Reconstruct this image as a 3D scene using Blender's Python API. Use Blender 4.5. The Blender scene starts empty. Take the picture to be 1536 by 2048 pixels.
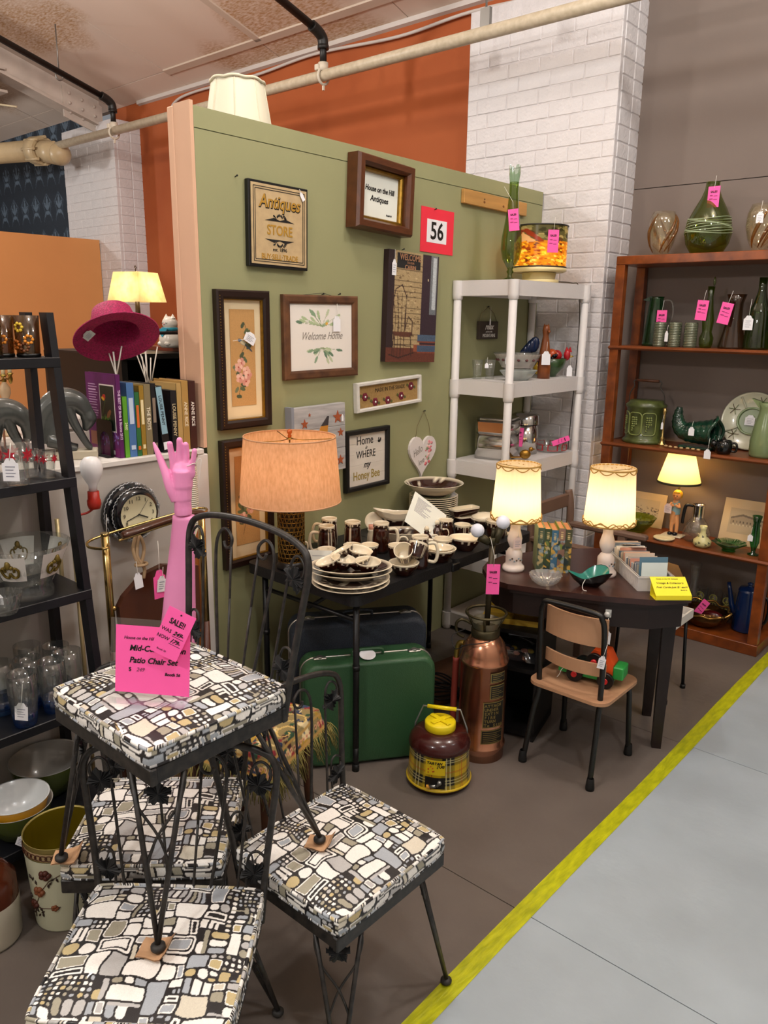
import bpy, bmesh, math, random
import numpy as np
from mathutils import Vector, Matrix
random.seed(7); RNG = np.random.default_rng(11)
PI = math.pi
SC = bpy.context.scene
COL = SC.collection
R = math.radians

# ---------------------------------------------------------------- camera
CAM_H = 1.7
cam = bpy.data.cameras.new('camera')
cam.sensor_fit = 'VERTICAL'; cam.sensor_height = 36.0
cam.lens = 1556.3 / 2048 * 36.0
cam.clip_start = 0.05; cam.clip_end = 60
camo = bpy.data.objects.new('camera', cam); COL.objects.link(camo)
_y, _p, _r = R(41.1), R(13.954), R(-0.755)
_f = Vector((-math.sin(_y) * math.cos(_p), math.cos(_y) * math.cos(_p), -math.sin(_p)))
_r0 = Vector((math.cos(_y), math.sin(_y), 0)); _d0 = _f.cross(_r0)
_rr = _r0 * math.cos(_r) + _d0 * math.sin(_r); _dd = -_r0 * math.sin(_r) + _d0 * math.cos(_r)
camo.matrix_world = Matrix(((_rr.x, -_dd.x, -_f.x, 0), (_rr.y, -_dd.y, -_f.y, 0), (_rr.z, -_dd.z, -_f.z, CAM_H), (0, 0, 0, 1)))
SC.camera = camo

# ---------------------------------------------------------------- world, lights, exposure
SC.view_settings.view_transform = 'Standard'
SC.view_settings.look = 'None'
SC.view_settings.gamma = 1.0
SC.view_settings.use_curve_mapping = False
SC.view_settings.exposure = -0.1
world = bpy.data.worlds.new('hall_ambience'); SC.world = world; world.use_nodes = True
world.node_tree.nodes['Background'].inputs[0].default_value = (0.93, 0.95, 1.0, 1)
world.node_tree.nodes['Background'].inputs[1].default_value = 0.24

def lamp(name, loc, watts, col=(1, .95, .88), rad=.1):
    l = bpy.data.lights.new(name, 'POINT'); l.energy = watts; l.color = col; l.shadow_soft_size = rad
    o = bpy.data.objects.new(name, l); COL.objects.link(o); o.location = loc
    return o
lamp('hall_or_fill_lamp', (-0.35, 2.95, 3.85), 80, (1, .96, .91))
lamp('hall_or_fill_lamp', (-1.55, 1.5, 4.1), 95, (1, .96, .91))
lamp('hall_or_fill_lamp', (-4.7, 1.6, 3.55), 120, (1, .95, .88))
lamp('hall_or_fill_lamp', (0.9, 0.3, 4.3), 110, (.93, .97, 1))
lamp('hall_or_fill_lamp', (1.3, 3.0, 3.6), 25, (.93, .97, 1))
lamp('hall_or_fill_lamp', (-1.2, -1.2, 3.0), 100, (1, .97, .94))  # added fill light behind the camera, low so it also brightens the ceiling
lamp('hall_or_fill_lamp', (-3.6, -1.4, 3.0), 100, (1, .96, .91))  # second added fill, grazes the ceiling from the left front
lamp('hall_or_fill_lamp', (-8.6, 2.2, 3.1), 60, (1, .96, .91))  # added fill for the ceiling at the far left, no fixture there

# ---------------------------------------------------------------- helpers
def lin(c):
    if isinstance(c, str):
        c = c.lstrip('#'); c = tuple(int(c[i:i + 2], 16) / 255 for i in (0, 2, 4))
    return tuple(((v + .055) / 1.055) ** 2.4 if v > .04045 else v / 12.92 for v in c[:3])
_mats = {}
def mat(name, col='#808080', rough=.5, metal=0., noise=0., nscale=20., bump=0., bscale=60., trans=0., ior=1.45, emit=None, estr=0., coat=0., col2=None, alpha=1., sss=0., spec=.5, stretch=(1, 1, 1), detail=4):
    """procedural principled material: noise mixes col with col2 (or a darker col)"""
    if name in _mats: return _mats[name]
    m = bpy.data.materials.new(name); m.use_nodes = True
    nt = m.node_tree; b = nt.nodes['Principled BSDF']; c = lin(col)
    b.inputs['Base Color'].default_value = (*c, 1); b.inputs['Roughness'].default_value = rough
    b.inputs['Metallic'].default_value = metal; b.inputs['IOR'].default_value = ior
    b.inputs['Transmission Weight'].default_value = trans; b.inputs['Coat Weight'].default_value = coat
    b.inputs['Alpha'].default_value = alpha; b.inputs['Specular IOR Level'].default_value = spec
    if sss: b.inputs['Subsurface Weight'].default_value = sss; b.inputs['Subsurface Radius'].default_value = (.02, .015, .01)
    if emit: b.inputs['Emission Color'].default_value = (*lin(emit), 1); b.inputs['Emission Strength'].default_value = estr
    if noise or bump:
        tc = nt.nodes.new('ShaderNodeTexCoord'); mp = nt.nodes.new('ShaderNodeMapping'); mp.inputs['Scale'].default_value = stretch
        nt.links.new(tc.outputs['Object'], mp.inputs['Vector'])
    if noise:
        n = nt.nodes.new('ShaderNodeTexNoise'); n.inputs['Scale'].default_value = nscale; n.inputs['Detail'].default_value = detail
        nt.links.new(mp.outputs['Vector'], n.inputs['Vector'])
        rp = nt.nodes.new('ShaderNodeValToRGB'); rp.color_ramp.elements[0].position = .32; rp.color_ramp.elements[1].position = .68
        c2 = lin(col2) if col2 else tuple(v * (1 - noise) for v in c)
        rp.color_ramp.elements[0].color = (*c2, 1); rp.color_ramp.elements[1].color = (*c, 1)
        nt.links.new(n.outputs['Fac'], rp.inputs['Fac']); nt.links.new(rp.outputs['Color'], b.inputs['Base Color'])
    if bump:
        n2 = nt.nodes.new('ShaderNodeTexNoise'); n2.inputs['Scale'].default_value = bscale; n2.inputs['Detail'].default_value = 3
        nt.links.new(mp.outputs['Vector'], n2.inputs['Vector'])
        bp = nt.nodes.new('ShaderNodeBump'); bp.inputs['Strength'].default_value = bump; bp.inputs['Distance'].default_value = .01
        nt.links.new(n2.outputs['Fac'], bp.inputs['Height']); nt.links.new(bp.outputs['Normal'], b.inputs['Normal'])
    _mats[name] = m
    return m
def glass(name, col, rough=.02, ior=1.3, tint=.85):
    """thin coloured glass: transparent tint mixed with a glossy fresnel coat"""
    if name in _mats: return _mats[name]
    m = bpy.data.materials.new(name); m.use_nodes = True; nt = m.node_tree; nt.nodes.clear()
    out = nt.nodes.new('ShaderNodeOutputMaterial'); tr = nt.nodes.new('ShaderNodeBsdfTransparent'); gl = nt.nodes.new('ShaderNodeBsdfGlossy')
    df = nt.nodes.new('ShaderNodeBsdfDiffuse'); mx0 = nt.nodes.new('ShaderNodeMixShader'); mx0.inputs[0].default_value = (1 - tint) * .35
    c = lin(col); tr.inputs[0].default_value = (*[v ** .4 for v in c], 1); df.inputs[0].default_value = (*c, 1); gl.inputs['Roughness'].default_value = rough
    fr = nt.nodes.new('ShaderNodeLayerWeight'); fr.inputs['Blend'].default_value = .5; mx = nt.nodes.new('ShaderNodeMixShader')
    pw = nt.nodes.new('ShaderNodeMath'); pw.operation = 'POWER'; pw.inputs[1].default_value = 3.5; ma = nt.nodes.new('ShaderNodeMath'); ma.operation = 'MULTIPLY_ADD'; ma.inputs[1].default_value = .6; ma.inputs[2].default_value = .085
    nt.links.new(fr.outputs['Facing'], pw.inputs[0]); nt.links.new(pw.outputs[0], ma.inputs[0])
    nt.links.new(tr.outputs[0], mx0.inputs[1]); nt.links.new(df.outputs[0], mx0.inputs[2])
    nt.links.new(ma.outputs[0], mx.inputs[0]); nt.links.new(mx0.outputs[0], mx.inputs[1]); nt.links.new(gl.outputs[0], mx.inputs[2])
    nt.links.new(mx.outputs[0], out.inputs[0]); _mats[name] = m
    return m
def attr_mat(name, rough=.6, coat=0., emit=0., bump=0., bscale=400, trl=0.):
    """base colour is the flat print stored on the mesh"""
    if name in _mats: return _mats[name]
    m = bpy.data.materials.new(name); m.use_nodes = True; nt = m.node_tree; b = nt.nodes['Principled BSDF']
    a = nt.nodes.new('ShaderNodeAttribute'); a.attribute_name = 'print'
    nt.links.new(a.outputs['Color'], b.inputs['Base Color']); b.inputs['Roughness'].default_value = rough; b.inputs['Coat Weight'].default_value = coat
    if bump:
        tc = nt.nodes.new('ShaderNodeTexCoord'); ck = nt.nodes.new('ShaderNodeTexNoise'); ck.inputs['Scale'].default_value = bscale
        nt.links.new(tc.outputs['Object'], ck.inputs['Vector']); bp = nt.nodes.new('ShaderNodeBump'); bp.inputs['Strength'].default_value = bump; bp.inputs['Distance'].default_value = .002
        nt.links.new(ck.outputs['Fac'], bp.inputs['Height']); nt.links.new(bp.outputs['Normal'], b.inputs['Normal'])
    if trl:
        t = nt.nodes.new('ShaderNodeBsdfTranslucent'); nt.links.new(a.outputs['Color'], t.inputs[0]); mx = nt.nodes.new('ShaderNodeMixShader'); mx.inputs[0].default_value = trl
        o = nt.nodes['Material Output']; nt.links.new(b.outputs[0], mx.inputs[1]); nt.links.new(t.outputs[0], mx.inputs[2]); nt.links.new(mx.outputs[0], o.inputs[0])
    _mats[name] = m
    return m
def shade_mat(name, col, trl=.55, col2=None, noise=0., stretch=(1, 1, 1), nscale=60):
    """lampshade cloth: diffuse plus translucent"""
    if name in _mats: return _mats[name]
    m = mat(name, col, .9, noise=noise, nscale=nscale, col2=col2, stretch=stretch); nt = m.node_tree
    b = nt.nodes['Principled BSDF']; t = nt.nodes.new('ShaderNodeBsdfTranslucent'); t.inputs[0].default_value = (*lin(col), 1)
    ln = b.inputs['Base Color'].links
    if ln: nt.links.new(ln[0].from_socket, t.inputs[0])
    mx = nt.nodes.new('ShaderNodeMixShader'); mx.inputs[0].default_value = trl; o = nt.nodes['Material Output']
    nt.links.new(b.outputs[0], mx.inputs[1]); nt.links.new(t.outputs[0], mx.inputs[2]); nt.links.new(mx.outputs[0], o.inputs[0])
    return m

def link(o, parent=None):
    COL.objects.link(o)
    if parent is not None: o.parent = parent
    return o
def thing(name, label, cat, loc=(0, 0, 0), rz=0., group=None, rot=None):
    o = bpy.data.objects.new(name, None); o.empty_display_size = .05; COL.objects.link(o)
    o.location = loc; o.rotation_euler = rot if rot else (0, 0, rz)
    o['label'] = label; o['category'] = cat
    if group: o['group'] = group
    return o
def tag(o, label, cat, group=None):
    o['label'] = label; o['category'] = cat
    if group: o['group'] = group
    return o
def dup(root, loc=None, rz=None, label=None, group=None):
    def cp(o, par):
        c = o.copy(); COL.objects.link(c); c.parent = par
        for ch in o.children: cp(ch, c)
        return c
    r = cp(root, root.parent)
    if loc is not None: r.location = loc
    if rz is not None: r.rotation_euler = (0, 0, rz)
    if label: r['label'] = label
    if group: r['group'] = group
    return r

class B:
    """collects geometry for one mesh object"""
    def __init__(s): s.v = []; s.f = []; s.sm = []
    def add(s, vs, fs, smooth=False):
        k = len(s.v); s.v += [tuple(v) for v in vs]; s.f += [tuple(i + k for i in f) for f in fs]; s.sm += [smooth] * len(fs); return s
    def box(s, c, d, rz=0., bev=0., rot=None):
        x, y, z = d[0] / 2, d[1] / 2, d[2] / 2
        M_ = rot if rot is not None else Matrix.Rotation(rz, 3, 'Z')
        if bev:
            b = min(bev, x * .99, y * .99, z * .99); vs = []; idx = {}
            for sx in (-1, 1):
                for sy in (-1, 1):
                    for sz in (-1, 1):
                        for a in range(3):
                            p = [sx * x, sy * y, sz * z]
                            for q in range(3):
                                if q != a: p[q] -= (sx, sy, sz)[q] * b
                            idx[(sx, sy, sz, a)] = len(vs); vs.append(p)
            fs = []
            S_ = (-1, 1)
            for a in range(3):
                u, w = [(1, 2), (2, 0), (0, 1)][a]
                for s0 in S_:
                    q = []
                    for su, sw in ((-1, -1), (1, -1), (1, 1), (-1, 1)):
                        k = [0, 0, 0]; k[a] = s0; k[u] = su; k[w] = sw; q.append(idx[(*k, a)])
                    fs.append(q if s0 > 0 else q[::-1])
            for a in range(3):
                u, w = [(1, 2), (2, 0), (0, 1)][a]
                for su in S_:
                    for sw in S_:
                        k1 = [0, 0, 0]; k2 = [0, 0, 0]; k1[a] = -1; k2[a] = 1
                        for k in (k1, k2): k[u] = su; k[w] = sw
                        q = [idx[(*k1, u)], idx[(*k2, u)], idx[(*k2, w)], idx[(*k1, w)]]
                        fs.append(q if su * sw < 0 else q[::-1])
            for sx in S_:
                for sy in S_:
                    for sz in S_:
                        q = [idx[(sx, sy, sz, a)] for a in range(3)]
                        fs.append(q if sx * sy * sz > 0 else q[::-1])
        else:
            vs = [(a, b, c_) for a in (-x, x) for b in (-y, y) for c_ in (-z, z)]
            fs = [(0, 1, 3, 2), (4, 6, 7, 5), (0, 4, 5, 1), (2, 3, 7, 6), (0, 2, 6, 4), (1, 5, 7, 3)]
        C_ = Vector(c)
        return s.add([M_ @ Vector(p) + C_ for p in vs], fs)
    def bx(s, x0, x1, y0, y1, z0, z1, bev=0.):
        return s.box(((x0 + x1) / 2, (y0 + y1) / 2, (z0 + z1) / 2), (abs(x1 - x0), abs(y1 - y0), abs(z1 - z0)), bev=bev)
    def lathe(s, prof, n=24, c=(0, 0, 0), M_=None, sx=1., sy=1., wob=None, smooth=True, a0=0., a1=2 * PI):
        """prof: (r,z) from bottom to top (outside), closed ends where r==0"""
        full = abs(a1 - a0 - 2 * PI) < 1e-6; m = n if full else n + 1
        vs = []; fs = []; rings = []
        for r, z in prof:
            if r <= 1e-6: rings.append([len(vs)]); vs.append((0, 0, z))
            else:
                ring = []
                for i in range(m):
                    a = a0 + (a1 - a0) * i / n; rr = r * (1 + (wob(a, z) if wob else 0)); ring.append(len(vs)); vs.append((rr * math.cos(a) * sx, rr * math.sin(a) * sy, z))
                rings.append(ring)
        for A, Bq in zip(rings, rings[1:]):
            for i in range(n):
                j = (i + 1) % m if full else i + 1
                if len(A) == 1 and len(Bq) == 1: continue
                if len(A) == 1: fs.append((A[0], Bq[j], Bq[i])[::-1] if False else (A[0], Bq[i], Bq[j])[::-1])
                elif len(Bq) == 1: fs.append((A[i], A[j], Bq[0]))
                else: fs.append((A[i], A[j], Bq[j], Bq[i]))
        C_ = Vector(c)
        vs = [(M_ @ Vector(p) if M_ is not None else Vector(p)) + C_ for p in vs]
        return s.add(vs, fs, smooth)
    def cyl(s, c, r, h, n=16, r2=None, M_=None, smooth=True):
        r2 = r if r2 is None else r2
        C_ = Vector(c); vs = []
        for i in range(n):
            a = 2 * PI * i / n; vs.append((r * math.cos(a), r * math.sin(a), 0))
        for i in range(n):
            a = 2 * PI * i / n; vs.append((r2 * math.cos(a), r2 * math.sin(a), h))
        vs = [(M_ @ Vector(p) if M_ is not None else Vector(p)) + C_ for p in vs]
        k = len(s.v)
        s.add(vs, [(i, (i + 1) % n, n + (i + 1) % n, n + i) for i in range(n)], smooth)
        s.f += [tuple(k + i for i in range(n))[::-1], tuple(k + n + i for i in range(n))]; s.sm += [False, False]
        return s
    def rod(s, a, b, r, n=8, r2=None):
        a = Vector(a); b = Vector(b); d = b - a
        if d.length < 1e-7: return s
        return s.cyl(a, r, d.length, n, r2, d.to_track_quat('Z', 'Y').to_matrix())
    def tube(s, pts, r, n=8, closed=False, rs=None, flat=1.):
        pts = [Vector(p) for p in pts]; m = len(pts); vs = []; fs = []
        up = None
        for i, p in enumerate(pts):
            if closed: t = pts[(i + 1) % m] - pts[i - 1]
            else: t = pts[min(i + 1, m - 1)] - pts[max(i - 1, 0)]
            t.normalize()
            if up is None: up = Vector((0, 0, 1)) if abs(t.z) < .9 else Vector((1, 0, 0))
            u = t.cross(up)
            if u.length < 1e-5: u = t.cross(Vector((0, 1, .3)))
            u.normalize(); w = u.cross(t).normalized(); up = w
            rr = rs[i] if rs else r
            for k in range(n):
                a = 2 * PI * k / n; vs.append(p + u * rr * math.cos(a) + w * rr * flat * math.sin(a))
        for i in range(m if closed else m - 1):
            j = (i + 1) % m
            for k in range(n): fs.append((i * n + k, i * n + (k + 1) % n, j * n + (k + 1) % n, j * n + k))
        k0 = len(s.v); s.add(vs, fs, True)
        if not closed:
            s.f += [tuple(k0 + i for i in range(n))[::-1], tuple(k0 + (m - 1) * n + i for i in range(n))]; s.sm += [False, False]
        return s
    def sph(s, c, r, n=12, sc=(1, 1, 1), M_=None):
        prof = [(0, -r)] + [(r * math.cos(t), r * math.sin(t)) for t in [(-PI / 2 + PI * i / (n // 2)) for i in range(1, n // 2)]] + [(0, r)]
        D = Matrix.Diagonal(sc)
        return s.lathe(prof, n, c, (M_ @ D) if M_ is not None else D)
    def prism(s, poly, t0, t1, axis='z', c=(0, 0, 0), M_=None, smooth=False):
        """poly extruded; axis z: (x,y) + z t0..t1; axis y: (x,z) + y t0..t1 (front at t0)"""
        n = len(poly); C_ = Vector(c)
        area = sum(poly[i][0] * poly[(i + 1) % n][1] - poly[(i + 1) % n][0] * poly[i][1] for i in range(n))
        if area < 0: poly = poly[::-1]
        if axis == 'z': vs = [(p[0], p[1], t0) for p in poly] + [(p[0], p[1], t1) for p in poly]; flip = False
        else: vs = [(p[0], t1, p[1]) for p in poly] + [(p[0], t0, p[1]) for p in poly]; flip = False
        vs = [(M_ @ Vector(p) if M_ is not None else Vector(p)) + C_ for p in vs]; k = len(s.v)
        s.add(vs, [(i, (i + 1) % n, n + (i + 1) % n, n + i) for i in range(n)], smooth)
        s.f += [tuple(k + i for i in range(n))[::-1], tuple(k + n + i for i in range(n))]; s.sm += [False, False]
        return s
    def mesh(s, name):
        me = bpy.data.meshes.new(name); me.from_pydata(s.v, [], s.f); me.polygons.foreach_set('use_smooth', s.sm); me.update(); return me
    def obj(s, name, m, parent=None, loc=None, rot=None):
        me = s.mesh(name); me.materials.append(m)
        o = bpy.data.objects.new(name, me); link(o, parent)
        if loc is not None: o.location = loc
        if rot is not None: o.rotation_euler = rot
        return o
def inst(o, parent=None, loc=None, rot=None):
    c = bpy.data.objects.new(o.name.split('.')[0], o.data); link(c, parent if parent is not None else o.parent)
    if loc is not None: c.location = loc
    if rot is not None: c.rotation_euler = rot
    return c
def structure(o, label=None):
    o['kind'] = 'structure'
    if label: o['label'] = label
    return o
def arc(cx, cy, r, a0, a1, n=10, ry=None):
    ry = r if ry is None else ry
    return [(cx + r * math.cos(a0 + (a1 - a0) * i / n), cy + ry * math.sin(a0 + (a1 - a0) * i / n)) for i in range(n + 1)]
def rrect(w, h, r, n=4):
    p = []
    for cx, cy, a in ((w / 2 - r, h / 2 - r, 0), (-w / 2 + r, h / 2 - r, PI / 2), (-w / 2 + r, -h / 2 + r, PI), (w / 2 - r, -h / 2 + r, 1.5 * PI)): p += arc(cx, cy, r, a, a + PI / 2, n)
    return p
def spline(pts, n=8, closed=False):
    """Catmull-Rom through points"""
    P_ = [Vector(p) for p in pts]; out = []; m = len(P_)
    for i in range(m if closed else m - 1):
        p0 = P_[(i - 1) % m] if closed or i > 0 else P_[i]; p1 = P_[i]; p2 = P_[(i + 1) % m]; p3 = P_[(i + 2) % m] if closed or i + 2 < m else P_[-1]
        for k in range(n):
            t = k / n; out.append(.5 * ((2 * p1) + (p2 - p0) * t + (2 * p0 - 5 * p1 + 4 * p2 - p3) * t * t + (3 * p1 - p0 - 3 * p2 + p3) * t ** 3))
    if not closed: out.append(P_[-1])
    return out
def text(body, size, m, parent, loc, rot=(PI / 2, 0, 0), align='CENTER', shear=0., bold=0., sx=1., spacing=1., name='lettering', lead=1., ext=.0004):
    cu = bpy.data.curves.new(name, 'FONT'); cu.body = body; cu.size = size; cu.align_x = align; cu.align_y = 'CENTER'
    cu.shear = shear; cu.offset = bold; cu.extrude = ext; cu.space_character = spacing; cu.space_line = lead; cu.resolution_u = 3
    cu.materials.append(m); o = bpy.data.objects.new(name, cu); link(o, parent); o.location = loc; o.rotation_euler = rot; o.scale = (sx, 1, 1)
    return o

# flat prints: a small painter on numpy, baked on a grid mesh as a colour attribute
class Paint:
    def __init__(s, w, h, col):
        s.w, s.h = w, h; s.a = np.empty((h, w, 3)); s.a[:] = lin(col); s.yy, s.xx = np.mgrid[0:h, 0:w]; s.X = (s.xx + .5) / w; s.Y = 1 - (s.yy + .5) / h
    def put(s, mk, col, k=1.): s.a[mk] = s.a[mk] * (1 - k) + np.array(lin(col)) * k; return s
    def rect(s, x0, x1, y0, y1, col, k=1.): return s.put((s.X >= x0) & (s.X <= x1) & (s.Y >= y0) & (s.Y <= y1), col, k)
    def ell(s, cx, cy, rx, ry, col, rot=0., k=1.):
        dx, dy = s.X - cx, (s.Y - cy); asp = s.h / s.w
        dy = dy * asp; u = dx * math.cos(rot) + dy * math.sin(rot); v = -dx * math.sin(rot) + dy * math.cos(rot)
        return s.put((u / rx) ** 2 + (v / (ry * asp)) ** 2 <= 1, col, k)
    def poly(s, pts, col, k=1.):
        ins = np.zeros(s.X.shape, bool); n = len(pts)
        for i in range(n):
            (x1, y1), (x2, y2) = pts[i], pts[(i + 1) % n]
            c = ((y1 > s.Y) != (y2 > s.Y)); ins ^= c & (s.X < (x2 - x1) * (s.Y - y1) / ((y2 - y1) or 1e-9) + x1)
        return s.put(ins, col, k)
    def line(s, pts, wd, col, k=1.):
        asp = s.h / s.w; mk = np.zeros(s.X.shape, bool)
        for (x1, y1), (x2, y2) in zip(pts, pts[1:]):
            dx, dy = x2 - x1, (y2 - y1) * asp; L = dx * dx + dy * dy + 1e-12
            t = np.clip(((s.X - x1) * dx + (s.Y - y1) * asp * dy) / L, 0, 1)
            mk |= (s.X - x1 - t * dx) ** 2 + ((s.Y - y1) * asp - t * dy) ** 2 <= (wd / 2) ** 2
        return s.put(mk, col, k)
    def speck(s, amt, sc=1):
        n = RNG.normal(0, amt, (s.h // sc + 1, s.w // sc + 1)); n = np.kron(n, np.ones((sc, sc)))[:s.h, :s.w]; s.a = np.clip(s.a * (1 + n[..., None]), 0, 1); return s
    def at(s, u, v):
        return s.a[np.clip(((1 - v) * s.h).astype(int), 0, s.h - 1), np.clip((u * s.w).astype(int), 0, s.w - 1)]
def set_print(me, cols):
    at = me.color_attributes.new('print', 'FLOAT_COLOR', 'POINT'); c = np.ones((len(cols), 4), np.float32); c[:, :3] = cols; at.data.foreach_set('color', c.ravel())
def print_sheet(name, paint, w, h, parent, m, loc=(0, 0, 0), fn=None, rot=None):
    """a printed sheet facing -Y; fn bends (x,z) to a point"""
    W, H = paint.w, paint.h
    us, vs = np.meshgrid(np.linspace(0, 1, W), np.linspace(1, 0, H)); x = (us - .5) * w; z = (vs - .5) * h
    if fn is None: co = np.stack([x, np.zeros_like(x), z], -1).reshape(-1, 3)
    else: co = fn(us, vs).reshape(-1, 3)
    i = np.arange((H - 1) * (W - 1)); r_, c_ = i // (W - 1), i % (W - 1); k = r_ * W + c_
    fs = np.stack([k, k + W, k + W + 1, k + 1], -1)
    me = bpy.data.meshes.new(name); me.from_pydata(co.tolist(), [], fs.tolist()); me.polygons.foreach_set('use_smooth', [True] * len(fs)); me.update()
    set_print(me, paint.a.reshape(-1, 3)); me.materials.append(m)
    o = bpy.data.objects.new(name, me); link(o, parent); o.location = loc
    if rot: o.rotation_euler = rot
    return o
INK = mat('black_ink', '#141210', .6)
def price_tag(parent, loc, w=.03, h=.05, m=None, rot=(0, 0, 0), string=.05, pink=False, lines=True, name='price_tag', stringto=None):
    """strung paper tag (front faces -Y) as a part of its thing"""
    m = m or (mat('pink_paper', '#ff5fae', .7) if pink else mat('white_card', '#eeeef2', .7))
    poly = [(-w / 2, -h / 2), (w / 2, -h / 2), (w / 2, h / 2), (-w / 2, h / 2)] if pink else [(-w / 2, -h / 2), (w / 2, -h / 2), (w / 2, h * .28), (w * .38, h * .30), (w * .2, h / 2), (-w * .2, h / 2), (-w * .38, h * .30), (-w / 2, h * .28)]
    o = B().prism(poly, 0, .0008, 'y').obj(name, m, parent, loc, rot)
    if string:
        e = Vector(stringto) if stringto else Vector((.004, .003, h / 2 + string))
        B().tube([(0, -.0006, h * .42), (.002, 0, h / 2 + .3 * (e.z - h / 2)), tuple(e)], .0009, 5).obj('string', mat('white_string', '#e6e2da', .9), o)
    if pink:
        text('SALE!!', w * .24, INK, o, (0, -.001, h * .24), sx=.9, bold=.0004, name='sale_print')
        text('WAS', w * .14, INK, o, (-w * .2, -.001, h * .06), name='sale_print', sx=.8); text('NOW', w * .14, INK, o, (-w * .2, -.001, -h * .1), name='sale_print', sx=.8)
        B().bx(0, w * .32, -.0012, -.0004, h * .03, h * .045).bx(0, w * .32, -.0012, -.0004, -h * .135, -h * .12).obj('price_line', INK, o)
    elif lines:
        b = B()
        for i in range(4):
            b.bx(-w * .3, w * (.3 - .12 * (i % 2)), -.0009, -.0003, h * (.12 - .14 * i), h * (.145 - .14 * i))
        b.obj('handwriting', mat('faint_ink', '#77788c', .8), o)
    return o
# ================================================================ the setting
XG = -2.47; YW = 4.47; YP = 4.19
def ceil_z(y): return 3.63 + (YW - y) * .287
paint_w = mat('painted_brick_white', '#d9d5d6', .45, noise=.06, nscale=9, bump=.5, bscale=40)
mortar = mat('painted_mortar', '#d6d1d2', .55, noise=.1, nscale=14, bump=.5, bscale=60)
# floor: brown-grey painted sheets inside the booth, pale blue-grey aisle
fb = B().bx(-9.5, 3, -3, 4.6, -.06, -.006).obj('floor', mat('floor_joint', '#2c2724', .9)); structure(fb)
fm1 = mat('booth_floor_paint', '#6b625b', .5, noise=.22, nscale=2.3, col2='#5d554f', bump=.12, bscale=25)
fm2 = mat('aisle_floor_paint', '#a6b2ba', .5, noise=.1, nscale=3, col2='#99a4ab', bump=.12, bscale=25)
for x0, x1, ys, m_, nm in ((-9.5, -4.2, (-3, 1.2, 4.6), fm1, 'floor_sheet'), (-4.2, -.953, (-3, .45, 1.75, 3.02, 4.6), fm1, 'floor_sheet'), (-.953, 3, (-3, .45, 1.75, 3.02, 4.6), fm2, 'floor_sheet')):
    for y0, y1 in zip(ys, ys[1:]): B().bx(x0 + .0005, x1 - .0005, y0 + .0015, y1 - .0015, -.006, 0).obj(nm, m_, fb)
tp = mat('yellow_tape', '#c2c416', .38, noise=.35, nscale=60, col2='#9aa012', stretch=(1, .25, 1), bump=.35, bscale=80)
tb = B()
ys = np.linspace(-1, 4.4, 60); vs = []
for y in ys: vs += [(-.985 + .004 * math.sin(y * 3), y, .0012), (-.928 + .004 * math.sin(y * 2.3 + 1), y, .0012)]
tb.add(vs, [(2 * i, 2 * i + 1, 2 * i + 3, 2 * i + 2) for i in range(len(ys) - 1)])
tag(tb.obj('floor_tape', tp), 'strip of wrinkled yellow tape on the floor along the aisle', 'tape')

# ceiling: sloping fibreboard sheets with stains, cover strips between
cm = bpy.data.materials.new('ceiling_board'); cm.use_nodes = True
nt = cm.node_tree; b_ = nt.nodes['Principled BSDF']; b_.inputs['Roughness'].default_value = .9
tc = nt.nodes.new('ShaderNodeTexCoord'); n1 = nt.nodes.new('ShaderNodeTexNoise'); n1.inputs['Scale'].default_value = .75; n1.inputs['Detail'].default_value = 2
n2 = nt.nodes.new('ShaderNodeTexNoise'); n2.inputs['Scale'].default_value = 26; n2.inputs['Detail'].default_value = 6
mp = nt.nodes.new('ShaderNodeMapping'); mp.inputs['Scale'].default_value = (1, 3.2, 1); mp.inputs['Rotation'].default_value = (0, 0, .35)
nt.links.new(tc.outputs['Object'], n1.inputs['Vector']); nt.links.new(tc.outputs['Object'], mp.inputs['Vector']); nt.links.new(mp.outputs['Vector'], n2.inputs['Vector'])
r1 = nt.nodes.new('ShaderNodeValToRGB'); r1.color_ramp.elements[0].position = .52; r1.color_ramp.elements[1].position = .6
r2 = nt.nodes.new('ShaderNodeValToRGB'); r2.color_ramp.elements[0].position = .3; r2.color_ramp.elements[1].position = .66
mu = nt.nodes.new('ShaderNodeMath'); mu.operation = 'MULTIPLY'
mx = nt.nodes.new('ShaderNodeMixRGB'); mx.inputs[1].default_value = (*lin('#e2cfc0'), 1); mx.inputs[2].default_value = (*lin('#b98f64'), 1)
nt.links.new(n1.outputs['Fac'], r1.inputs['Fac']); nt.links.new(n2.outputs['Fac'], r2.inputs['Fac']); nt.links.new(r1.outputs['Color'], mu.inputs[0]); nt.links.new(r2.outputs['Color'], mu.inputs[1])
nt.links.new(mu.outputs[0], mx.inputs[0]); nt.links.new(mx.outputs[0], b_.inputs['Base Color'])
cx = mat('ceiling_joint', '#8d7a6c', .9)
def slope_slab(b, x0, x1, y0, y1, lo, hi):
    vs = [(x, y, ceil_z(y) + h) for x in (x0, x1) for y in (y0, y1) for h in (lo, hi)]
    return b.add(vs, [(0, 1, 3, 2), (4, 6, 7, 5), (0, 4, 5, 1), (2, 3, 7, 6), (0, 2, 6, 4), (1, 5, 7, 3)])
ce = slope_slab(B(), -10, 3, -3, YW + .05, .012, .06).obj('ceiling', cx); structure(ce)
xs = [-9.9, -8.64, -7.42, -6.2, -5.0, -3.72, -2.5, -1.28, -.06, 1.2, 3]
for i, (x0, x1) in enumerate(zip(xs, xs[1:])):
    for y0, y1 in ((4.225, YW), (1.8, 4.225), (-.6, 1.8), (-3, -.6)):
        slope_slab(B(), x0 + .004, x1 - .004, y0 + .004, y1 - .004, 0, .012).obj('ceiling_sheet', cm, ce)
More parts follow.
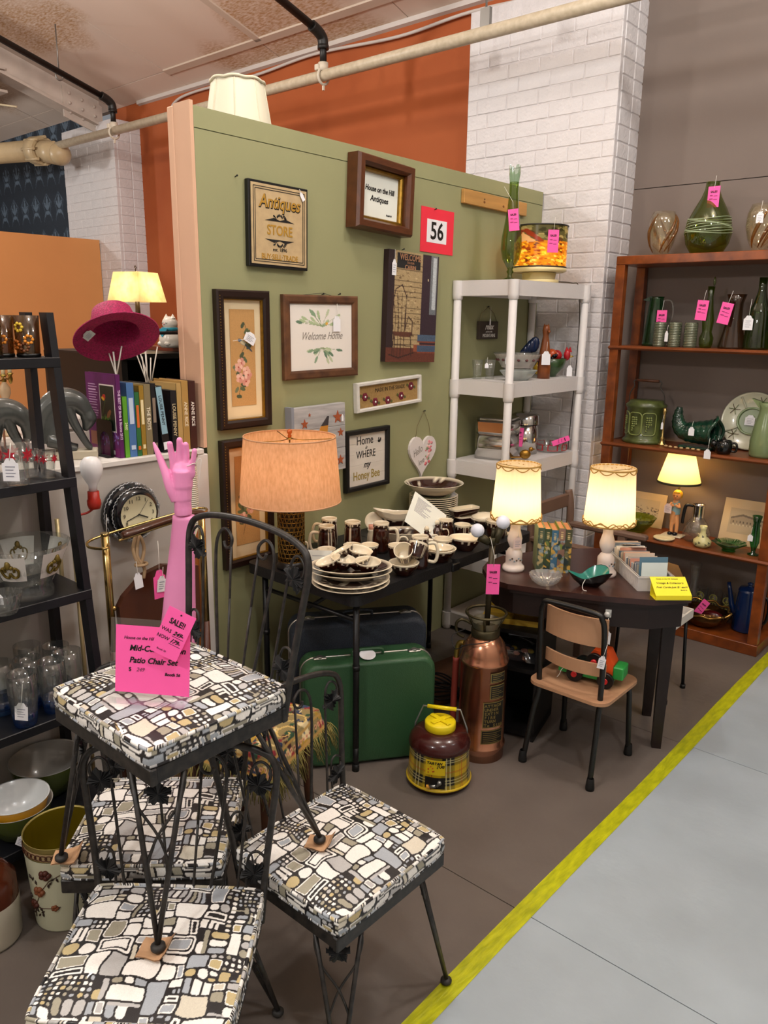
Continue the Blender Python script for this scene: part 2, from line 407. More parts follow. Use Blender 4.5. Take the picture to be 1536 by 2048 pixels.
strip_m = mat('ceiling_strip', '#cdbaa9', .8)
for x in (-5.0,): slope_slab(B(), x - .012, x + .05, 1.8, 4.225, -.012, 0).obj('cover_strip', strip_m, ce)
slope_slab(B(), -6.2, -2.5, 4.2, 4.26, -.012, 0).obj('cover_strip', strip_m, ce)

# back wall: orange bay, grey-brown bay, dark damask bay
og = mat('orange_wall_paint', '#b05c2e', .75, noise=.14, nscale=1.6, col2='#a34f22')
structure(B().bx(-7.5, -2.6, YW, YW + .1, 0, 3.7).obj('wall_back', og))
gm = mat('grey_brown_wall_paint', '#796c64', .75, noise=.08, nscale=2)
gw = B().bx(-2.6, 3, YW + .012, YW + .1, 0, 5.2).obj('wall_grey', mat('wall_joint', '#2b2422', .9)); structure(gw)
B().bx(-2.5, .4, YW, YW + .012, 2.428, 5.2).obj('wall_board', gm, gw)
B().bx(-2.5, .4, YW, YW + .012, 0, 2.424).obj('wall_board', gm, gw)
structure(slope_slab(B(), -7.0, -3.0, YW - .03, YW, -.03, .0).obj('trim_ceiling', mat('white_trim', '#cfc6c0', .6)))
# damask paper bay on the far left
p = Paint(300, 260, '#26303c')
for cx_ in range(12):
    for cy_ in range(7):
        X0 = (cx_ + .5 * (cy_ % 2)) / 12 + .03; Y0 = cy_ / 7 + .06
        c_ = '#66788a'
        for k, (rx, ry, dx, dy, rt) in enumerate(((.006, .028, 0, .018, 0), (.005, .018, -.012, .008, .6), (.005, .018, .012, .008, -.6), (.01, .009, 0, -.02, 0), (.004, .014, -.015, -.025, -.7), (.004, .014, .015, -.025, .7), (.005, .006, -.02, .03, 0), (.005, .006, .02, .03, 0))): p.ell(X0 + dx, Y0 + dy, rx, ry, c_, rt, .8)
        p.line([(X0 - .03, Y0 - .055), (X0 - .016, Y0 - .02), (X0 - .03, Y0 + .02), (X0, Y0 + .055), (X0 + .03, Y0 + .02), (X0 + .016, Y0 - .02), (X0 + .03, Y0 - .055)], .004, '#4c5c6d', .7)
wl = B().bx(-12.6, -7.9, YW - .04, YW + .1, 0, 3.7).obj('wall_damask', mat('damask_ground', '#26303c', .8)); structure(wl)
print_sheet('damask_paper', p.speck(.06), 3.2, 2.6, wl, attr_mat('print_matt', .75), (-9.5, YW - .043, 2.5))

# brick piers: recessed mortar body and painted bricks one by one
def pier(name, x0, x1, zlo, zhi, label):
    t = B().bx(x0 + .003, x1 - .003, YP + .003, YW + .02, 0, zhi).obj(name, mortar); structure(t, label)
    H_ = .0815; row = 0; z = zlo
    L = (x1 - x0) / 4.7
    full = B().box((0, 0, 0), (L - .005, .05, H_ - .005), bev=.004); fm = full.mesh('brick'); fm.materials.append(paint_w)
    hw = B().box((0, 0, 0), (L * .7 - .005, .05, H_ - .005), bev=.004).mesh('brick'); hw.materials.append(paint_w)
    hs = B().box((0, 0, 0), (L * .35 - .005, .05, H_ - .005), bev=.004).mesh('brick'); hs.materials.append(paint_w)
    sd = (YW - YP) / 2; sf = B().box((0, 0, 0), (.05, sd - .006, H_ - .005), bev=.004).mesh('brick'); sf.materials.append(paint_w)
    def put(me, x, y, z):
        o = bpy.data.objects.new('brick', me); link(o, t); o.location = (x, y + random.uniform(-.0015, .0015), z); o.rotation_euler = (0, 0, random.uniform(-.003, .003))
    while z < zhi - H_:
        first = .7 if row % 2 == 0 else .35
        x = x0; put(hw if row % 2 == 0 else hs, x + L * first / 2, YP + .025, z + H_ / 2); x += L * first
        for k in range(4):
            w_ = min(L, x1 - x)
            if w_ >= L * .99: put(fm, x + L / 2, YP + .025, z + H_ / 2)
            elif w_ > .05:
                me = hw if abs(w_ - L * .7) < .03 else hs
                put(me, x + w_ / 2, YP + .025, z + H_ / 2)
            x += w_
        if x1 - x > .04: put(hs, x + (x1 - x) / 2, YP + .025, z + H_ / 2)
        o = sd * (row % 2) * .5
        for k in range(2):
            put(sf, x1 - .025 + .0015, YP + .05 + sd * (k + .5) - .02, z + H_ / 2)
        z += H_; row += 1
    return t
pier('pillar_brick', -3.03, -2.057, .36, 3.45, 'white painted brick pier behind the plastic shelving')
pier('pillar_brick', -7.98, -7.02, 1.8, 3.45, 'white painted brick pier at the far left')

# green partition, its peach end post, the half wall with a ledge, the far tan partition
gmat = mat('sage_green_paint', '#94946c', .7, noise=.05, nscale=3, bump=.05, bscale=30)
gp = B().bx(XG - .06, XG - .003, 1.79, 4.19, 0, 2.415).obj('wall_partition', mat('partition_joint', '#4d5236', .9)); structure(gp)
B().bx(XG - .004, XG, 1.79, 4.185, 0, 2.342).obj('wall_panel', gmat, gp)
B().bx(XG - .004, XG, 1.79, 4.185, 2.345, 2.415).obj('wall_panel', gmat, gp)
peach = mat('peach_paint', '#d8ae90', .65, noise=.05, nscale=4)
structure(B().bx(XG - .096, XG, 1.774, 1.789, 1.209, 2.43).bx(XG - .135, XG - .098, 1.772, 1.81, 1.209, 2.425, bev=.004).obj('trim_partition_end', peach))
hwm = mat('half_wall_paint', '#c3bdb5', .7, noise=.12, nscale=2.5, col2='#aaa39b')
structure(B().bx(XG - .1, XG, -1.5, 1.772, 0, 1.185).obj('wall_half', hwm))
structure(B().bx(XG - .30, XG + .01, -1.5, 1.768, 1.187, 1.208, bev=.003).obj('trim_ledge', mat('ledge_white', '#dbd6cf', .55, noise=.1, nscale=6)))
structure(B().bx(XG - .016, XG + .008, 1.725, 1.786, .0, 1.186, bev=.003).obj('trim_corner', mat('corner_white', '#d8d4cf', .5)))
structure(B().bx(-7.45, -7.39, -1, 4.185, 0, 2.41).obj('wall_tan', mat('tan_orange_paint', '#d9965a', .75, noise=.08, nscale=1.5)))
# unseen sides of the hall keep the light in
structure(B().bx(3, 3.1, -3, 4.6, 0, 5.6).obj('wall_right', mat('hall_wall', '#b9b2aa', .8)))
structure(B().bx(-12.6, 3, -3.1, -3, 0, 5.9).obj('wall_front', mat('hall_wall', '#b9b2aa', .8)))
structure(B().bx(-12.7, -12.6, -3, 4.6, 0, 5.9).obj('wall_left', mat('hall_wall', '#b9b2aa', .8)))

# pipes under the ceiling
cream = mat('cream_pipe_paint', '#c9bba4', .42, noise=.12, nscale=30, col2='#b5a68d')
blackp = mat('black_iron_pipe', '#1e1b19', .45, noise=.3, nscale=30)
t = thing('sprinkler_pipe', 'long cream painted pipe running under the ceiling past the brick pier', 'pipe', (0, 3.86, 3.195))
B().rod((-7.75, 0, .02), (.5, 0, -.012), .034, 20).obj('pipe', cream, t)
def clamp(b, x):
    b.tube([(x, .046 * math.cos(a), .046 * math.sin(a)) for a in np.linspace(0, 2 * PI, 17)[:-1]], .009, 6, closed=True).box((x, 0, -.06), (.012, .012, .04)).box((x - .02, -.03, .05), (.035, .03, .035), bev=.004).cyl((x, 0, .03), .032, .05, 14)
    return b
for x in (-3.93, -6.45): clamp(B(), x).obj('pipe_clamp', mat('dusty_cream', '#cfc4b2', .5), t)
B().rod((-2.69, 0, .04), (-2.69, 0, .5), .006, 8).bx(-2.72, -2.66, -.012, .012, .02, .12).obj('hanger_rod', mat('grey_steel', '#8d8a86', .4, .8), t)
for x, lab in ((-3.93, 'black iron branch pipe dropping to the cream pipe above the partition'), (-6.45, 'black iron branch pipe with hanger near the riveted beam')):
    t = thing('branch_pipe', lab, 'pipe', (x, 3.86, 3.2), group='black branch pipes')
    B().rod((0, 0, .07), (0, 0, .2), .022, 14).obj('pipe_drop', blackp, t)
    B().tube(spline([(0, 0, .17), (0, -.008, .215), (0, -.05, .245), (0, -.1, .262)], 5), .034, 12).cyl((0, 0, .15), .036, .025, 14).obj('pipe_elbow', blackp, t)
    B().rod((0, -.08, .257), (0, -4.5, .257 + 4.42 * .287), .024, 14).obj('pipe', blackp, t)
    if x < -6:
        B().rod((0, -.45, .36), (0, -.45, .70), .005, 6).tube([(0, -.45 + .03 * math.sin(a), .335 + .034 * math.cos(a)) for a in np.linspace(0, 5.2, 12)], .006, 6).obj('pipe_hanger', mat('grey_steel', '#8d8a86', .4, .8), t)
# conduit along the top of the orange wall
t = B().tube(spline([(-6.5, 0, -.22), (-6.4, 0, -.1), (-6.1, 0, -.06), (-5.3, 0, -.07), (-4.6, 0, -.045), (-3.8, 0, -.09), (-3.2, 0, -.07), (-2.5, 0, -.11)], 8), .011, 8).obj('conduit', mat('conduit_white', '#c9c0ba', .5), loc=(0, YW - .03, 3.63))
tag(t, 'thin pale conduit sagging along the top of the orange wall', 'conduit')
# riveted beam and main on the far left
bm_ = mat('beam_paint', '#cdbfb4', .55, noise=.15, nscale=8)
t = thing('ceiling_beam', 'pale painted steel beam with a riveted end plate, top left', 'beam', (-7.35, 4.25, 3.55))
def sl(b, x0, x1, y0, y1, lo, hi):
    vs = [(x, y, -y * .287 + h) for x in (x0, x1) for y in (y0, y1) for h in (lo, hi)]
    return b.add(vs, [(0, 1, 3, 2), (4, 6, 7, 5), (0, 4, 5, 1), (2, 3, 7, 6), (0, 2, 6, 4), (1, 5, 7, 3)])
sl(sl(sl(B(), -.012, .012, -4.5, 0, -.12, .12), -.09, .09, -4.5, 0, .1, .12), -.09, .09, -4.5, 0, -.14, -.12).obj('beam_web', bm_, t)
sl(B(), .012, .028, -.36, .02, -.2, .06).obj('end_plate', bm_, t)
for i in range(3):
    for j in range(3):
        y = -.3 + .12 * i; B().sph((.03, y, -y * .287 - .14 + .08 * j), .016, 8).obj('rivet', bm_, t)
t = thing('cross_beam', 'pale steel cross beam hung with loose wires, top left', 'beam', (-9.8, 3.3, 3.62))
B().bx(0, 2.5, -.08, .08, .1, .12).bx(0, 2.5, -.01, .01, -.06, .1).bx(0, 2.5, -.08, .08, -.08, -.06).obj('beam_web', bm_, t)
B().tube(spline([(.2, -.1, -.02), (.9, -.11, -.06), (1.6, -.1, -.1), (2.3, -.09, -.16), (2.6, .1, -.2)], 6), .008, 6).obj('wire', mat('wire_cream', '#d8c9a8', .6), t)
B().tube([(1.4, -.09, .14), (1.4, -.11, 0), (1.42, -.12, -.1), (1.44, -.1, -.22)], .01, 6).obj('hook', mat('grey_steel', '#8d8a86', .4, .8), t)
t = thing('water_main', 'fat cream pipe with a flanged coupling at the far left brick pier', 'pipe', (-7.7, 3.86, 3.2))
cr2 = mat('cream_main', '#c4ac86', .38, noise=.1, nscale=12)
B().rod((-3.5, -.6, .16), (-.1, 0, .02), .095, 22).obj('pipe', cr2, t)
B().rod((-.16, -.01, .02), (.0, .0, .0), .125, 22).rod((.0, 0, 0), (.24, .02, -.05), .1, 22).sph((.26, .02, -.055), .1, 16).obj('end_fitting', cr2, t)
for k in range(8):
    a = k * PI / 4; B().rod((-.2, .12 * math.cos(a), .02 + .12 * math.sin(a)), (.04, .12 * math.cos(a), .0 + .12 * math.sin(a)), .014, 6).obj('bolt', cr2, t)
t = B().tube([(-.9 + .35 * math.sin(a), 0, -.5 + .5 * math.cos(a)) for a in np.linspace(-.1, 1.4, 14)], .045, 12).obj('white_hose', mat('white_plastic', '#e4e4e4', .4), loc=(-7.05, 2.9, 3.97))
tag(t, 'curved white duct hose in the top left corner of the ceiling', 'hose')
# ================================================================ patio chairs
def sdf_rr(X, Y, x0, x1, y0, y1, r):
    cx, cy = (x0 + x1) / 2, (y0 + y1) / 2; hx, hy = max((x1 - x0) / 2 - r, 1e-4), max((y1 - y0) / 2 - r, 1e-4)
    dx, dy = np.abs(X - cx) - hx, np.abs(Y - cy) - hy
    return np.hypot(np.maximum(dx, 0), np.maximum(dy, 0)) + np.minimum(np.maximum(dx, dy), 0) - r
def mosaic(N=560, seed=3):
    """mid-century cloth: irregular rounded blocks on near-black"""
    rg = random.Random(seed); A = np.empty((N, N, 3)); A[:] = lin('#1b1819')
    yy, xx = np.mgrid[0:N, 0:N]; X = (xx + .5) / N; Y = (yy + .5) / N
    wx = np.zeros((N, N)); wy = np.zeros((N, N))
    for k in range(7):
        f1, f2, ph = rg.uniform(5, 38), rg.uniform(5, 38), rg.uniform(0, 6.3); am = .0055 / (1 + k * .35)
        wx += am * np.sin(f1 * X + f2 * Y + ph); wy += am * np.sin(f2 * X - f1 * Y + ph * 1.7)
    X = X + wx; Y = Y + wy
    WH, GR, BL, TP, TN, CR = '#fbf8f2', '#bdbcbb', '#aab1b9', '#a39e8b', '#c6b485', '#d9d2c0'
    def blk(x0, x1, y0, y1, c, r=None, edge=False):
        if x1 - x0 < .006 or y1 - y0 < .006: return
        r = min(x1 - x0, y1 - y0) * (r or rg.uniform(.1, .24))
        i0, i1 = max(int((y0 - .04) * N), 0), min(int((y1 + .04) * N) + 1, N); j0, j1 = max(int((x0 - .04) * N), 0), min(int((x1 + .04) * N) + 1, N)
        if i1 <= i0 or j1 <= j0: return
        d = sdf_rr(X[i0:i1, j0:j1], Y[i0:i1, j0:j1], x0, x1, y0, y1, r); sub = A[i0:i1, j0:j1]
        if edge: sub[d < 0] = lin(WH); sub[d < -.006] = lin(c)
        else: sub[d < 0] = lin(c)
    def pick(): return rg.choices([WH, GR, BL, TP, TN, CR], [4.6, 2.2, 2.6, 2.2, 1.5, 1.2])[0]
    def fill(x0, x1, y0, y1):
        w, h = x1 - x0, y1 - y0; g = .0052; t = rg.random(); big = w * h > .008
        if min(w, h) < .03: blk(x0 + g, x1 - g, y0 + g, y1 - g, pick(), .45); return
        if t < .5: blk(x0 + g, x1 - g, y0 + g, y1 - g, pick(), edge=rg.random() < .45)
        elif t < .82:
            n = max(2, int(round(max(w, h) / .026))) if rg.random() < .4 else rg.choice((2, 3)); n = min(n, 5)
            for k in range(n):
                if (w > h) == (rg.random() < .85): blk(x0 + w * k / n + g, x0 + w * (k + 1) / n - g, y0 + g, y1 - g, pick(), .45)
                else: blk(x0 + g, x1 - g, y0 + h * k / n + g, y0 + h * (k + 1) / n - g, pick(), .45)
        elif t < .93:
            nx, ny = max(1, int(w / .026)), max(1, int(h / .026))
            for a in range(nx):
                for b in range(ny):
                    q = rg.uniform(.7, .98); blk(x0 + w * a / nx + g * .8, x0 + w * (a + q) / nx - g * .4, y0 + h * b / ny + g * .8, y0 + h * (b + q) / ny - g * .4, pick(), .5)
        else:
            blk(x0 + g, x1 - g, y0 + g, y1 - g, WH, .2); blk(x0 + .016, x1 - .016, y0 + .016, y1 - .016, '#1b1819', .2)
            if min(w, h) > .06: fill2(x0 + .02, x1 - .02, y0 + .02, y1 - .02)
    def fill2(x0, x1, y0, y1):
        split(x0, x1, y0, y1, 9, .05)
    def split(x0, x1, y0, y1, dep, mn):
        w, h = x1 - x0, y1 - y0; ar = w * h
        if dep > 8 or ar < mn * mn * 1.2 or (ar < .02 and rg.random() < .42) or (min(w, h) < .05 and max(w, h) < .17): fill(x0, x1, y0, y1); return
        q = rg.uniform(.28, .72)
        if w > h * rg.uniform(.6, 1.7): split(x0, x0 + w * q, y0, y1, dep + 1, mn); split(x0 + w * q, x1, y0, y1, dep + 1, mn)
        else: split(x0, x1, y0, y0 + h * q, dep + 1, mn); split(x0, x1, y0 + h * q, y1, dep + 1, mn)
    split(-.03, 1.03, -.03, 1.03, 0, .062)
    n = RNG.normal(0, .035, (N, N)); A = np.clip(A * (1 + n[..., None]), 0, 1)
    return A
MOS = mosaic()
def mos_at(u, v):
    N = MOS.shape[0]; return MOS[(np.mod(v, 1) * N).astype(int) % N, (np.mod(u, 1) * N).astype(int) % N]
CW, CD, CT = .385, .36, .056
def cushion_mesh():
    NX, NY = 270, 250
    us, vs = np.meshgrid(np.linspace(-1, 1, NX), np.linspace(-1, 1, NY))
    def sq(u, v, w, d, rad=.03):   # square with rounded corners
        k = .07; return u * w / 2 * (1 - k * v ** 8 * .5), v * d / 2 * (1 - k * u ** 8 * .5)
    x, y = sq(us, vs, CW, CD); e = np.maximum(np.abs(us), np.abs(vs)); z = CT - .004 - .013 * e ** 3 + .004 * np.sin(us * 5 + 1) * np.sin(vs * 4) * (1 - e ** 4)
    V = [np.stack([x, y, z], -1).reshape(-1, 3)]; Cc = [mos_at((us * .46 + .5), (vs * .43 + .5)).reshape(-1, 3)]
    i = np.arange((NY - 1) * (NX - 1)); r_, c_ = i // (NX - 1), i % (NX - 1); k = r_ * NX + c_
    F = [np.stack([k, k + 1, k + NX + 1, k + NX], -1)]
    # side band
    NS, NB = 900, 14; tt = np.linspace(0, 4, NS, endpoint=False); side = tt.astype(int); fr = tt - side; q = fr * 2 - 1
    U = np.select([side == 0, side == 1, side == 2, side == 3], [q, np.ones(NS), -q, -np.ones(NS)]); W_ = np.select([side == 0, side == 1, side == 2, side == 3], [-np.ones(NS), q, np.ones(NS), -q])
    bx, by = sq(U, W_, CW, CD); hs = np.linspace(0, 1, NB); bul = 1 + .02 * np.sin(hs * PI)
    P_ = np.stack([bx[None, :] * bul[:, None], by[None, :] * bul[:, None], np.broadcast_to((hs * (CT - .018))[:, None], (NB, NS))], -1)
    base = sum(len(a) for a in V); V.append(P_.reshape(-1, 3)); Cc.append(mos_at(np.broadcast_to(tt * .72, (NB, NS)), np.broadcast_to((hs * .11)[:, None] + .37, (NB, NS))).reshape(-1, 3))
    ii = np.arange((NB - 1) * NS); r_, c_ = ii // NS, ii % NS; k = base + r_ * NS + c_; k2 = base + r_ * NS + (c_ + 1) % NS
    F.append(np.stack([k, k2, k2 + NS, k + NS], -1))
    # piping beads, top and bottom
    for zz, ph in ((CT - .0165, .1), (.004, .55)):
        nr = 6; base = sum(len(a) for a in V); L = np.hypot(bx, by); ox, oy = bx / L, by / L; pts = []; cs = []
        for j in range(nr):
            a = 2 * PI * j / nr; pts.append(np.stack([bx + ox * .0042 * math.cos(a), by + oy * .0042 * math.cos(a), np.full(NS, zz) + .0042 * math.sin(a)], -1)); cs.append(mos_at(tt * 1.7 + ph, np.full(NS, .31 + ph)))
        V.append(np.concatenate(pts)); Cc.append(np.concatenate(cs))
        for j in range(nr):
            k = base + j * NS + np.arange(NS); k2 = base + j * NS + (np.arange(NS) + 1) % NS; d = ((j + 1) % nr - j) * NS
            F.append(np.stack([k, k2, k2 + d, k + d], -1))
    base = sum(len(a) for a in V); V.append(np.array([[-CW / 2 + .01, -CD / 2 + .01, .001], [CW / 2 - .01, -CD / 2 + .01, .001], [CW / 2 - .01, CD / 2 - .01, .001], [-CW / 2 + .01, CD / 2 - .01, .001]])); Cc.append(np.full((4, 3), .02))
    F.append(np.array([[base + 3, base + 2, base + 1, base]]))
    F = np.concatenate(F); me = bpy.data.meshes.new('seat_cushion'); me.from_pydata(np.concatenate(V).tolist(), [], F.tolist()); me.polygons.foreach_set('use_smooth', [True] * len(F)); me.update()
    set_print(me, np.concatenate(Cc)); me.materials.append(attr_mat('mosaic_cloth', .45, coat=.12, bump=.5, bscale=700)); return me
CUSH = cushion_mesh()
iron = mat('chipped_black_iron', '#121212', .42, noise=1, nscale=55, col2='#332e2a', detail=8)
def leaf_mesh(s=.03):
    pts = []
    for i in range(40):
        a = 2 * PI * i / 40; r = .62 + .34 * abs(math.cos(2.5 * a)) ** 1.5 + .07 * math.sin(13 * a); pts.append((s * r * math.sin(a), s * r * math.cos(a)))
    b = B(); n = len(pts); vs = [(0, -.006, 0)] + [(x, .004 * math.sin(3 * i) - .003, z) for i, (x, z) in enumerate(pts)]; vs += [(x, y + .0025, z) for x, y, z in vs]
    fs = [(0, 1 + i, 1 + (i + 1) % n) for i in range(n)] + [(n + 1, n + 2 + (i + 1) % n, n + 2 + i) for i in range(n)] + [(1 + i, n + 2 + i, n + 2 + (i + 1) % n, 1 + (i + 1) % n) for i in range(n)]
    b.add(vs, fs); me = b.mesh('leaf'); me.materials.append(mat('black_leaf_iron', '#17181a', .5)); return me
LEAF = leaf_mesh()
def leaf(parent, loc, rz=0, rot=None, s=1.):
    o = bpy.data.objects.new('leaf', LEAF); link(o, parent); o.location = loc; o.rotation_euler = rot or (0, 0, rz); o.scale = (s, s, s); return o
def patio_chair(label, loc, rz):
    t = thing('patio_chair', label, 'chair', loc, rz, group='wrought iron patio chairs')
    o = bpy.data.objects.new('seat_cushion', CUSH); link(o, t); o.location = (0, 0, .396)
    w, d = CW / 2 - .012, CD / 2 - .012
    b = B()
    for s in (-1, 1): b.bx(-w - .012, w + .012, s * d - .008, s * d + .008, .356, .394, bev=.003).bx(s * w - .008, s * w + .008, -d, d, .356, .394, bev=.003)
    b.obj('seat_rail', iron, t)
    for sx in (-1, 1):
        for sy in (-1, 1):
            foot = Vector((sx * .2, -.19 if sy < 0 else .262, .008)); a1 = Vector((sx * (w - .075), sy * d, .36)); a2 = Vector((sx * w, sy * (d - .075), .36)); mid = (a1 + a2) / 2
            lb = B().rod(a1, foot + Vector((0, 0, .006)), .0058, 8).rod(a2, foot + Vector((0, 0, .006)), .0058, 8)
            c = foot.lerp(mid, .8)
            for q, sg in ((a1, 1), (a2, -1)):
                p0 = foot.lerp(q, .45); lb.tube(spline([p0, foot.lerp(mid, .62), foot.lerp(a1 if sg < 0 else a2, .8), foot.lerp(a1 if sg < 0 else a2, .97), mid * 1. + Vector((0, 0, -.012)), foot.lerp(q, .88).lerp(mid, .6)], 5), .003, 6)
            lo = lb.obj('leg', iron, t)
            leaf(lo, mid + Vector((sx * .006, sy * .006, -.052)), rz=math.atan2(sx * 1., -sy * 1.), s=1.)
            B().lathe([(0, -.008), (.012, -.008), (.015, -.004), (.015, .002), (.008, .006), (0, .007)], 14, foot).obj('foot', mat('worn_glide', '#2b2927', .5), lo)
    # back: posts, arched rail, hooked rods, leaves
    yb = d + .004
    def bp(u, z): z = .38 + (z - .38) * .93; return (u, yb + (z - .38) * .14, z)
    rail = [bp(-.185, .37), bp(-.195, .5), bp(-.208, .62), bp(-.218, .71), bp(-.214, .755), bp(-.19, .782), bp(-.12, .802), bp(0, .81), bp(.12, .802), bp(.19, .782), bp(.214, .755), bp(.218, .71), bp(.208, .62), bp(.195, .5), bp(.185, .37)]
    B().tube(spline(rail, 5), .0082, 10).obj('back_frame', iron, t)
    for s in (-1, 1):
        B().tube(spline([bp(s * .06, .385), bp(s * .085, .55), bp(s * .105, .70), bp(s * .10, .755), bp(s * .075, .775), bp(s * .05, .757), bp(s * .052, .733), bp(s * .07, .728), bp(s * .078, .742)], 6), .004, 7).obj('back_rod', iron, t)
        B().rod(bp(s * .025, .385), bp(s * .04, .60), .0032, 6).rod(bp(s * .04, .60), bp(s * .05, .735), .0032, 6).obj('back_rod', iron, t)
        r1 = B().tube(spline([bp(s * .125, .385), bp(s * .14, .54), bp(s * .155, .69), bp(s * .165, .745), bp(s * .185, .76), bp(s * .205, .74), bp(s * .20, .71), bp(s * .18, .705)], 6), .0035, 7).obj('back_rod', iron, t)
        leaf(r1, bp(s * .178, .705), rot=(.1, s * .4, 0), s=1.15)
        r2 = B().tube(spline([bp(s * .15, .385), bp(s * .15, .46), bp(s * .155, .52), bp(s * .175, .535), bp(s * .195, .515), bp(s * .19, .49), bp(s * .172, .485)], 6), .0032, 7).obj('back_rod', iron, t)
        leaf(r2, bp(s * .168, .482), rot=(.1, -s * .5, 0), s=1.15)
    return t
patio_chair('patio chair with mosaic print cushion stacked on top of the three others', (-1.395, .885, .459), 0)
patio_chair('patio chair on the floor nearest the yellow tape, mosaic cushion facing the aisle', (-1.168, 1.195, .002), PI / 2)
patio_chair('patio chair lowest in the picture, its mosaic cushion cut by the bottom edge', (-1.222, .706, .002), R(39.5))
patio_chair('patio chair at the back of the stack beside the floral waste bin', (-1.588, .952, .002), R(43))
# cardboard pads under the stacked feet
cb = mat('cardboard', '#c99f78', .85, noise=.15, nscale=30)
for (x, y, rz, lab) in ((-1.195, 1.147, .5, 'torn cardboard pad under the chair foot on the aisle-side cushion'), (-1.205, .695, .6, 'square cardboard pad under the chair foot on the lowest cushion'), (-1.602, .712, .9, 'folded cardboard pad on the corner of the back cushion')):
    b = B(); n = 7; vs = []
    for i in range(n):
        for j in range(n):
            u, v = i / (n - 1) - .5, j / (n - 1) - .5; vs.append((u * .064, v * .058 * (1 + .12 * math.sin(5 * u)), .0035 + (max(0, u - .2) ** 2) * .2 + .001 * math.sin(9 * v)))
    m_ = len(vs); vs += [(x_, y_, z_ - .0025) for x_, y_, z_ in vs]
    fs = [(i * n + j, (i + 1) * n + j, (i + 1) * n + j + 1, i * n + j + 1) for i in range(n - 1) for j in range(n - 1)]; fs += [tuple(q + m_ for q in f[::-1]) for f in fs]
    b.add(vs, fs); o = b.obj('cardboard_pad', cb, loc=(x, y, .4525), rot=(0, 0, rz)); tag(o, lab, 'cardboard', 'cardboard pads under chair feet')

# ---------------------------------------------------------------- acrylic sign on the top chair
pinkp = mat('pink_paper', '#ff5fae', .7)
acr = glass('clear_acrylic', '#fbfcfd', .03, tint=.995)
t = thing('sign_holder', 'clear acrylic sign holder with a pink patio chair price sheet on the top cushion', 'sign', (-1.375, .825, .905), R(33))
M_ = Matrix.Rotation(R(-10), 3, 'X')
B().box(Vector((0, .004, .088)), (.178, .002, .165), rot=M_).box((0, -.018, .0035), (.178, .055, .002)).box((0, -.045, .010), (.178, .002, .014)).obj('acrylic_stand', acr, t)
sh = B().box((0, 0, 0), (.166, .0006, .145)).obj('price_sheet', pinkp, t, (.006, .002, .084), (R(-10), 0, 0))
text('House on the Hill Antiques', .0095, INK, sh, (-.012, -.0008, .046), shear=.3, name='sheet_print')
text('Mid-Century Iron', .0175, INK, sh, (-.052, -.0008, .024), align='LEFT', shear=.25, bold=.0004, name='sheet_print')
text('Patio Chair Set', .0175, INK, sh, (-.052, -.0008, -.002), align='LEFT', shear=.25, bold=.0004, name='sheet_print')
text('$', .012, INK, sh, (-.05, -.0008, -.022), name='sheet_print'); text('249', .012, mat('pencil', '#8a3f66', .8), sh, (-.027, -.0008, -.022), shear=.3, name='sheet_print')
text('Booth 56', .009, INK, sh, (.045, -.0008, -.028), shear=.2, bold=.0002, name='sheet_print')
tg = B().box((0, 0, 0), (.062, .0006, .102)).obj('sale_tag', pinkp, t, (.062, -.014, .155), (R(-12), R(24), 0))
text('SALE!!', .0175, INK, tg, (0, -.0008, .024), sx=.75, bold=.0004, name='tag_print'); text('WAS', .0105, INK, tg, (-.016, -.0008, .003), name='tag_print'); text('249-', .012, INK, tg, (.011, -.0008, .003), shear=.4, bold=.0003, name='tag_print')
text('NOW', .0105, INK, tg, (-.016, -.0008, -.014), name='tag_print'); text('179-', .012, INK, tg, (.011, -.0008, -.014), shear=.4, bold=.0003, name='tag_print'); text('Booth 56', .0055, mat('pencil', '#8a3f66', .8), tg, (-.008, -.0008, -.04), name='tag_print')
B().bx(0, .026, -.0009, -.0004, -.0045, -.0037).bx(0, .026, -.0009, -.0004, -.0215, -.0207).obj('price_line', INK, tg); B().cyl((0, -.0005, .043), .0018, .001, 10, M_=Matrix.Rotation(PI / 2, 3, 'X')).obj('punch_hole', INK, tg)

# ---------------------------------------------------------------- hassock with tapestry and fringe, and the glove form on it
HX, HY, HR = -1.79, 1.42, R(18)
t = thing('fringed_hassock', 'square wooden stool under a fringed multicoloured tapestry cloth behind the chairs', 'stool', (HX, HY, 0), HR)
wd = mat('dark_oak_leg', '#5a331b', .5, noise=.3, nscale=18, stretch=(1, 1, .2))
for sx in (-1, 1):
    for sy in (-1, 1): B().rod((sx * .14, sy * .14, 0), (sx * .12, sy * .12, .43), .014, 10, .018).obj('leg', wd, t)
B().box((0, 0, .432), (.31, .31, .03), bev=.008).obj('seat', wd, t)
p = Paint(110, 110, '#8a7a4e')
for i in range(420):
    c_ = random.choice(['#7d1f2c', '#1f2c4a', '#274a33', '#c9b37c', '#d8c79a', '#401a1c', '#a8862e', '#8d2a2a', '#2f3d57'])
    p.ell(random.random(), random.random(), random.uniform(.01, .05), random.uniform(.008, .03), c_, random.uniform(0, 3))
for k in range(10):
    x0, y0 = random.uniform(.2, .8), random.uniform(.2, .8); p.line([(x0 + .1 * math.cos(a) * (1 - a / 9), y0 + .1 * math.sin(a) * (1 - a / 9)) for a in np.linspace(0, 7, 24)], .012, random.choice(['#d9c896', '#b89a45', '#d2b36a']))
for a, b_ in ((0, .035), (.105, .125), (.875, .895), (.965, 1)):
    p.rect(a, b_, 0, 1, '#b08a4a'); p.rect(0, 1, a, b_, '#b08a4a')
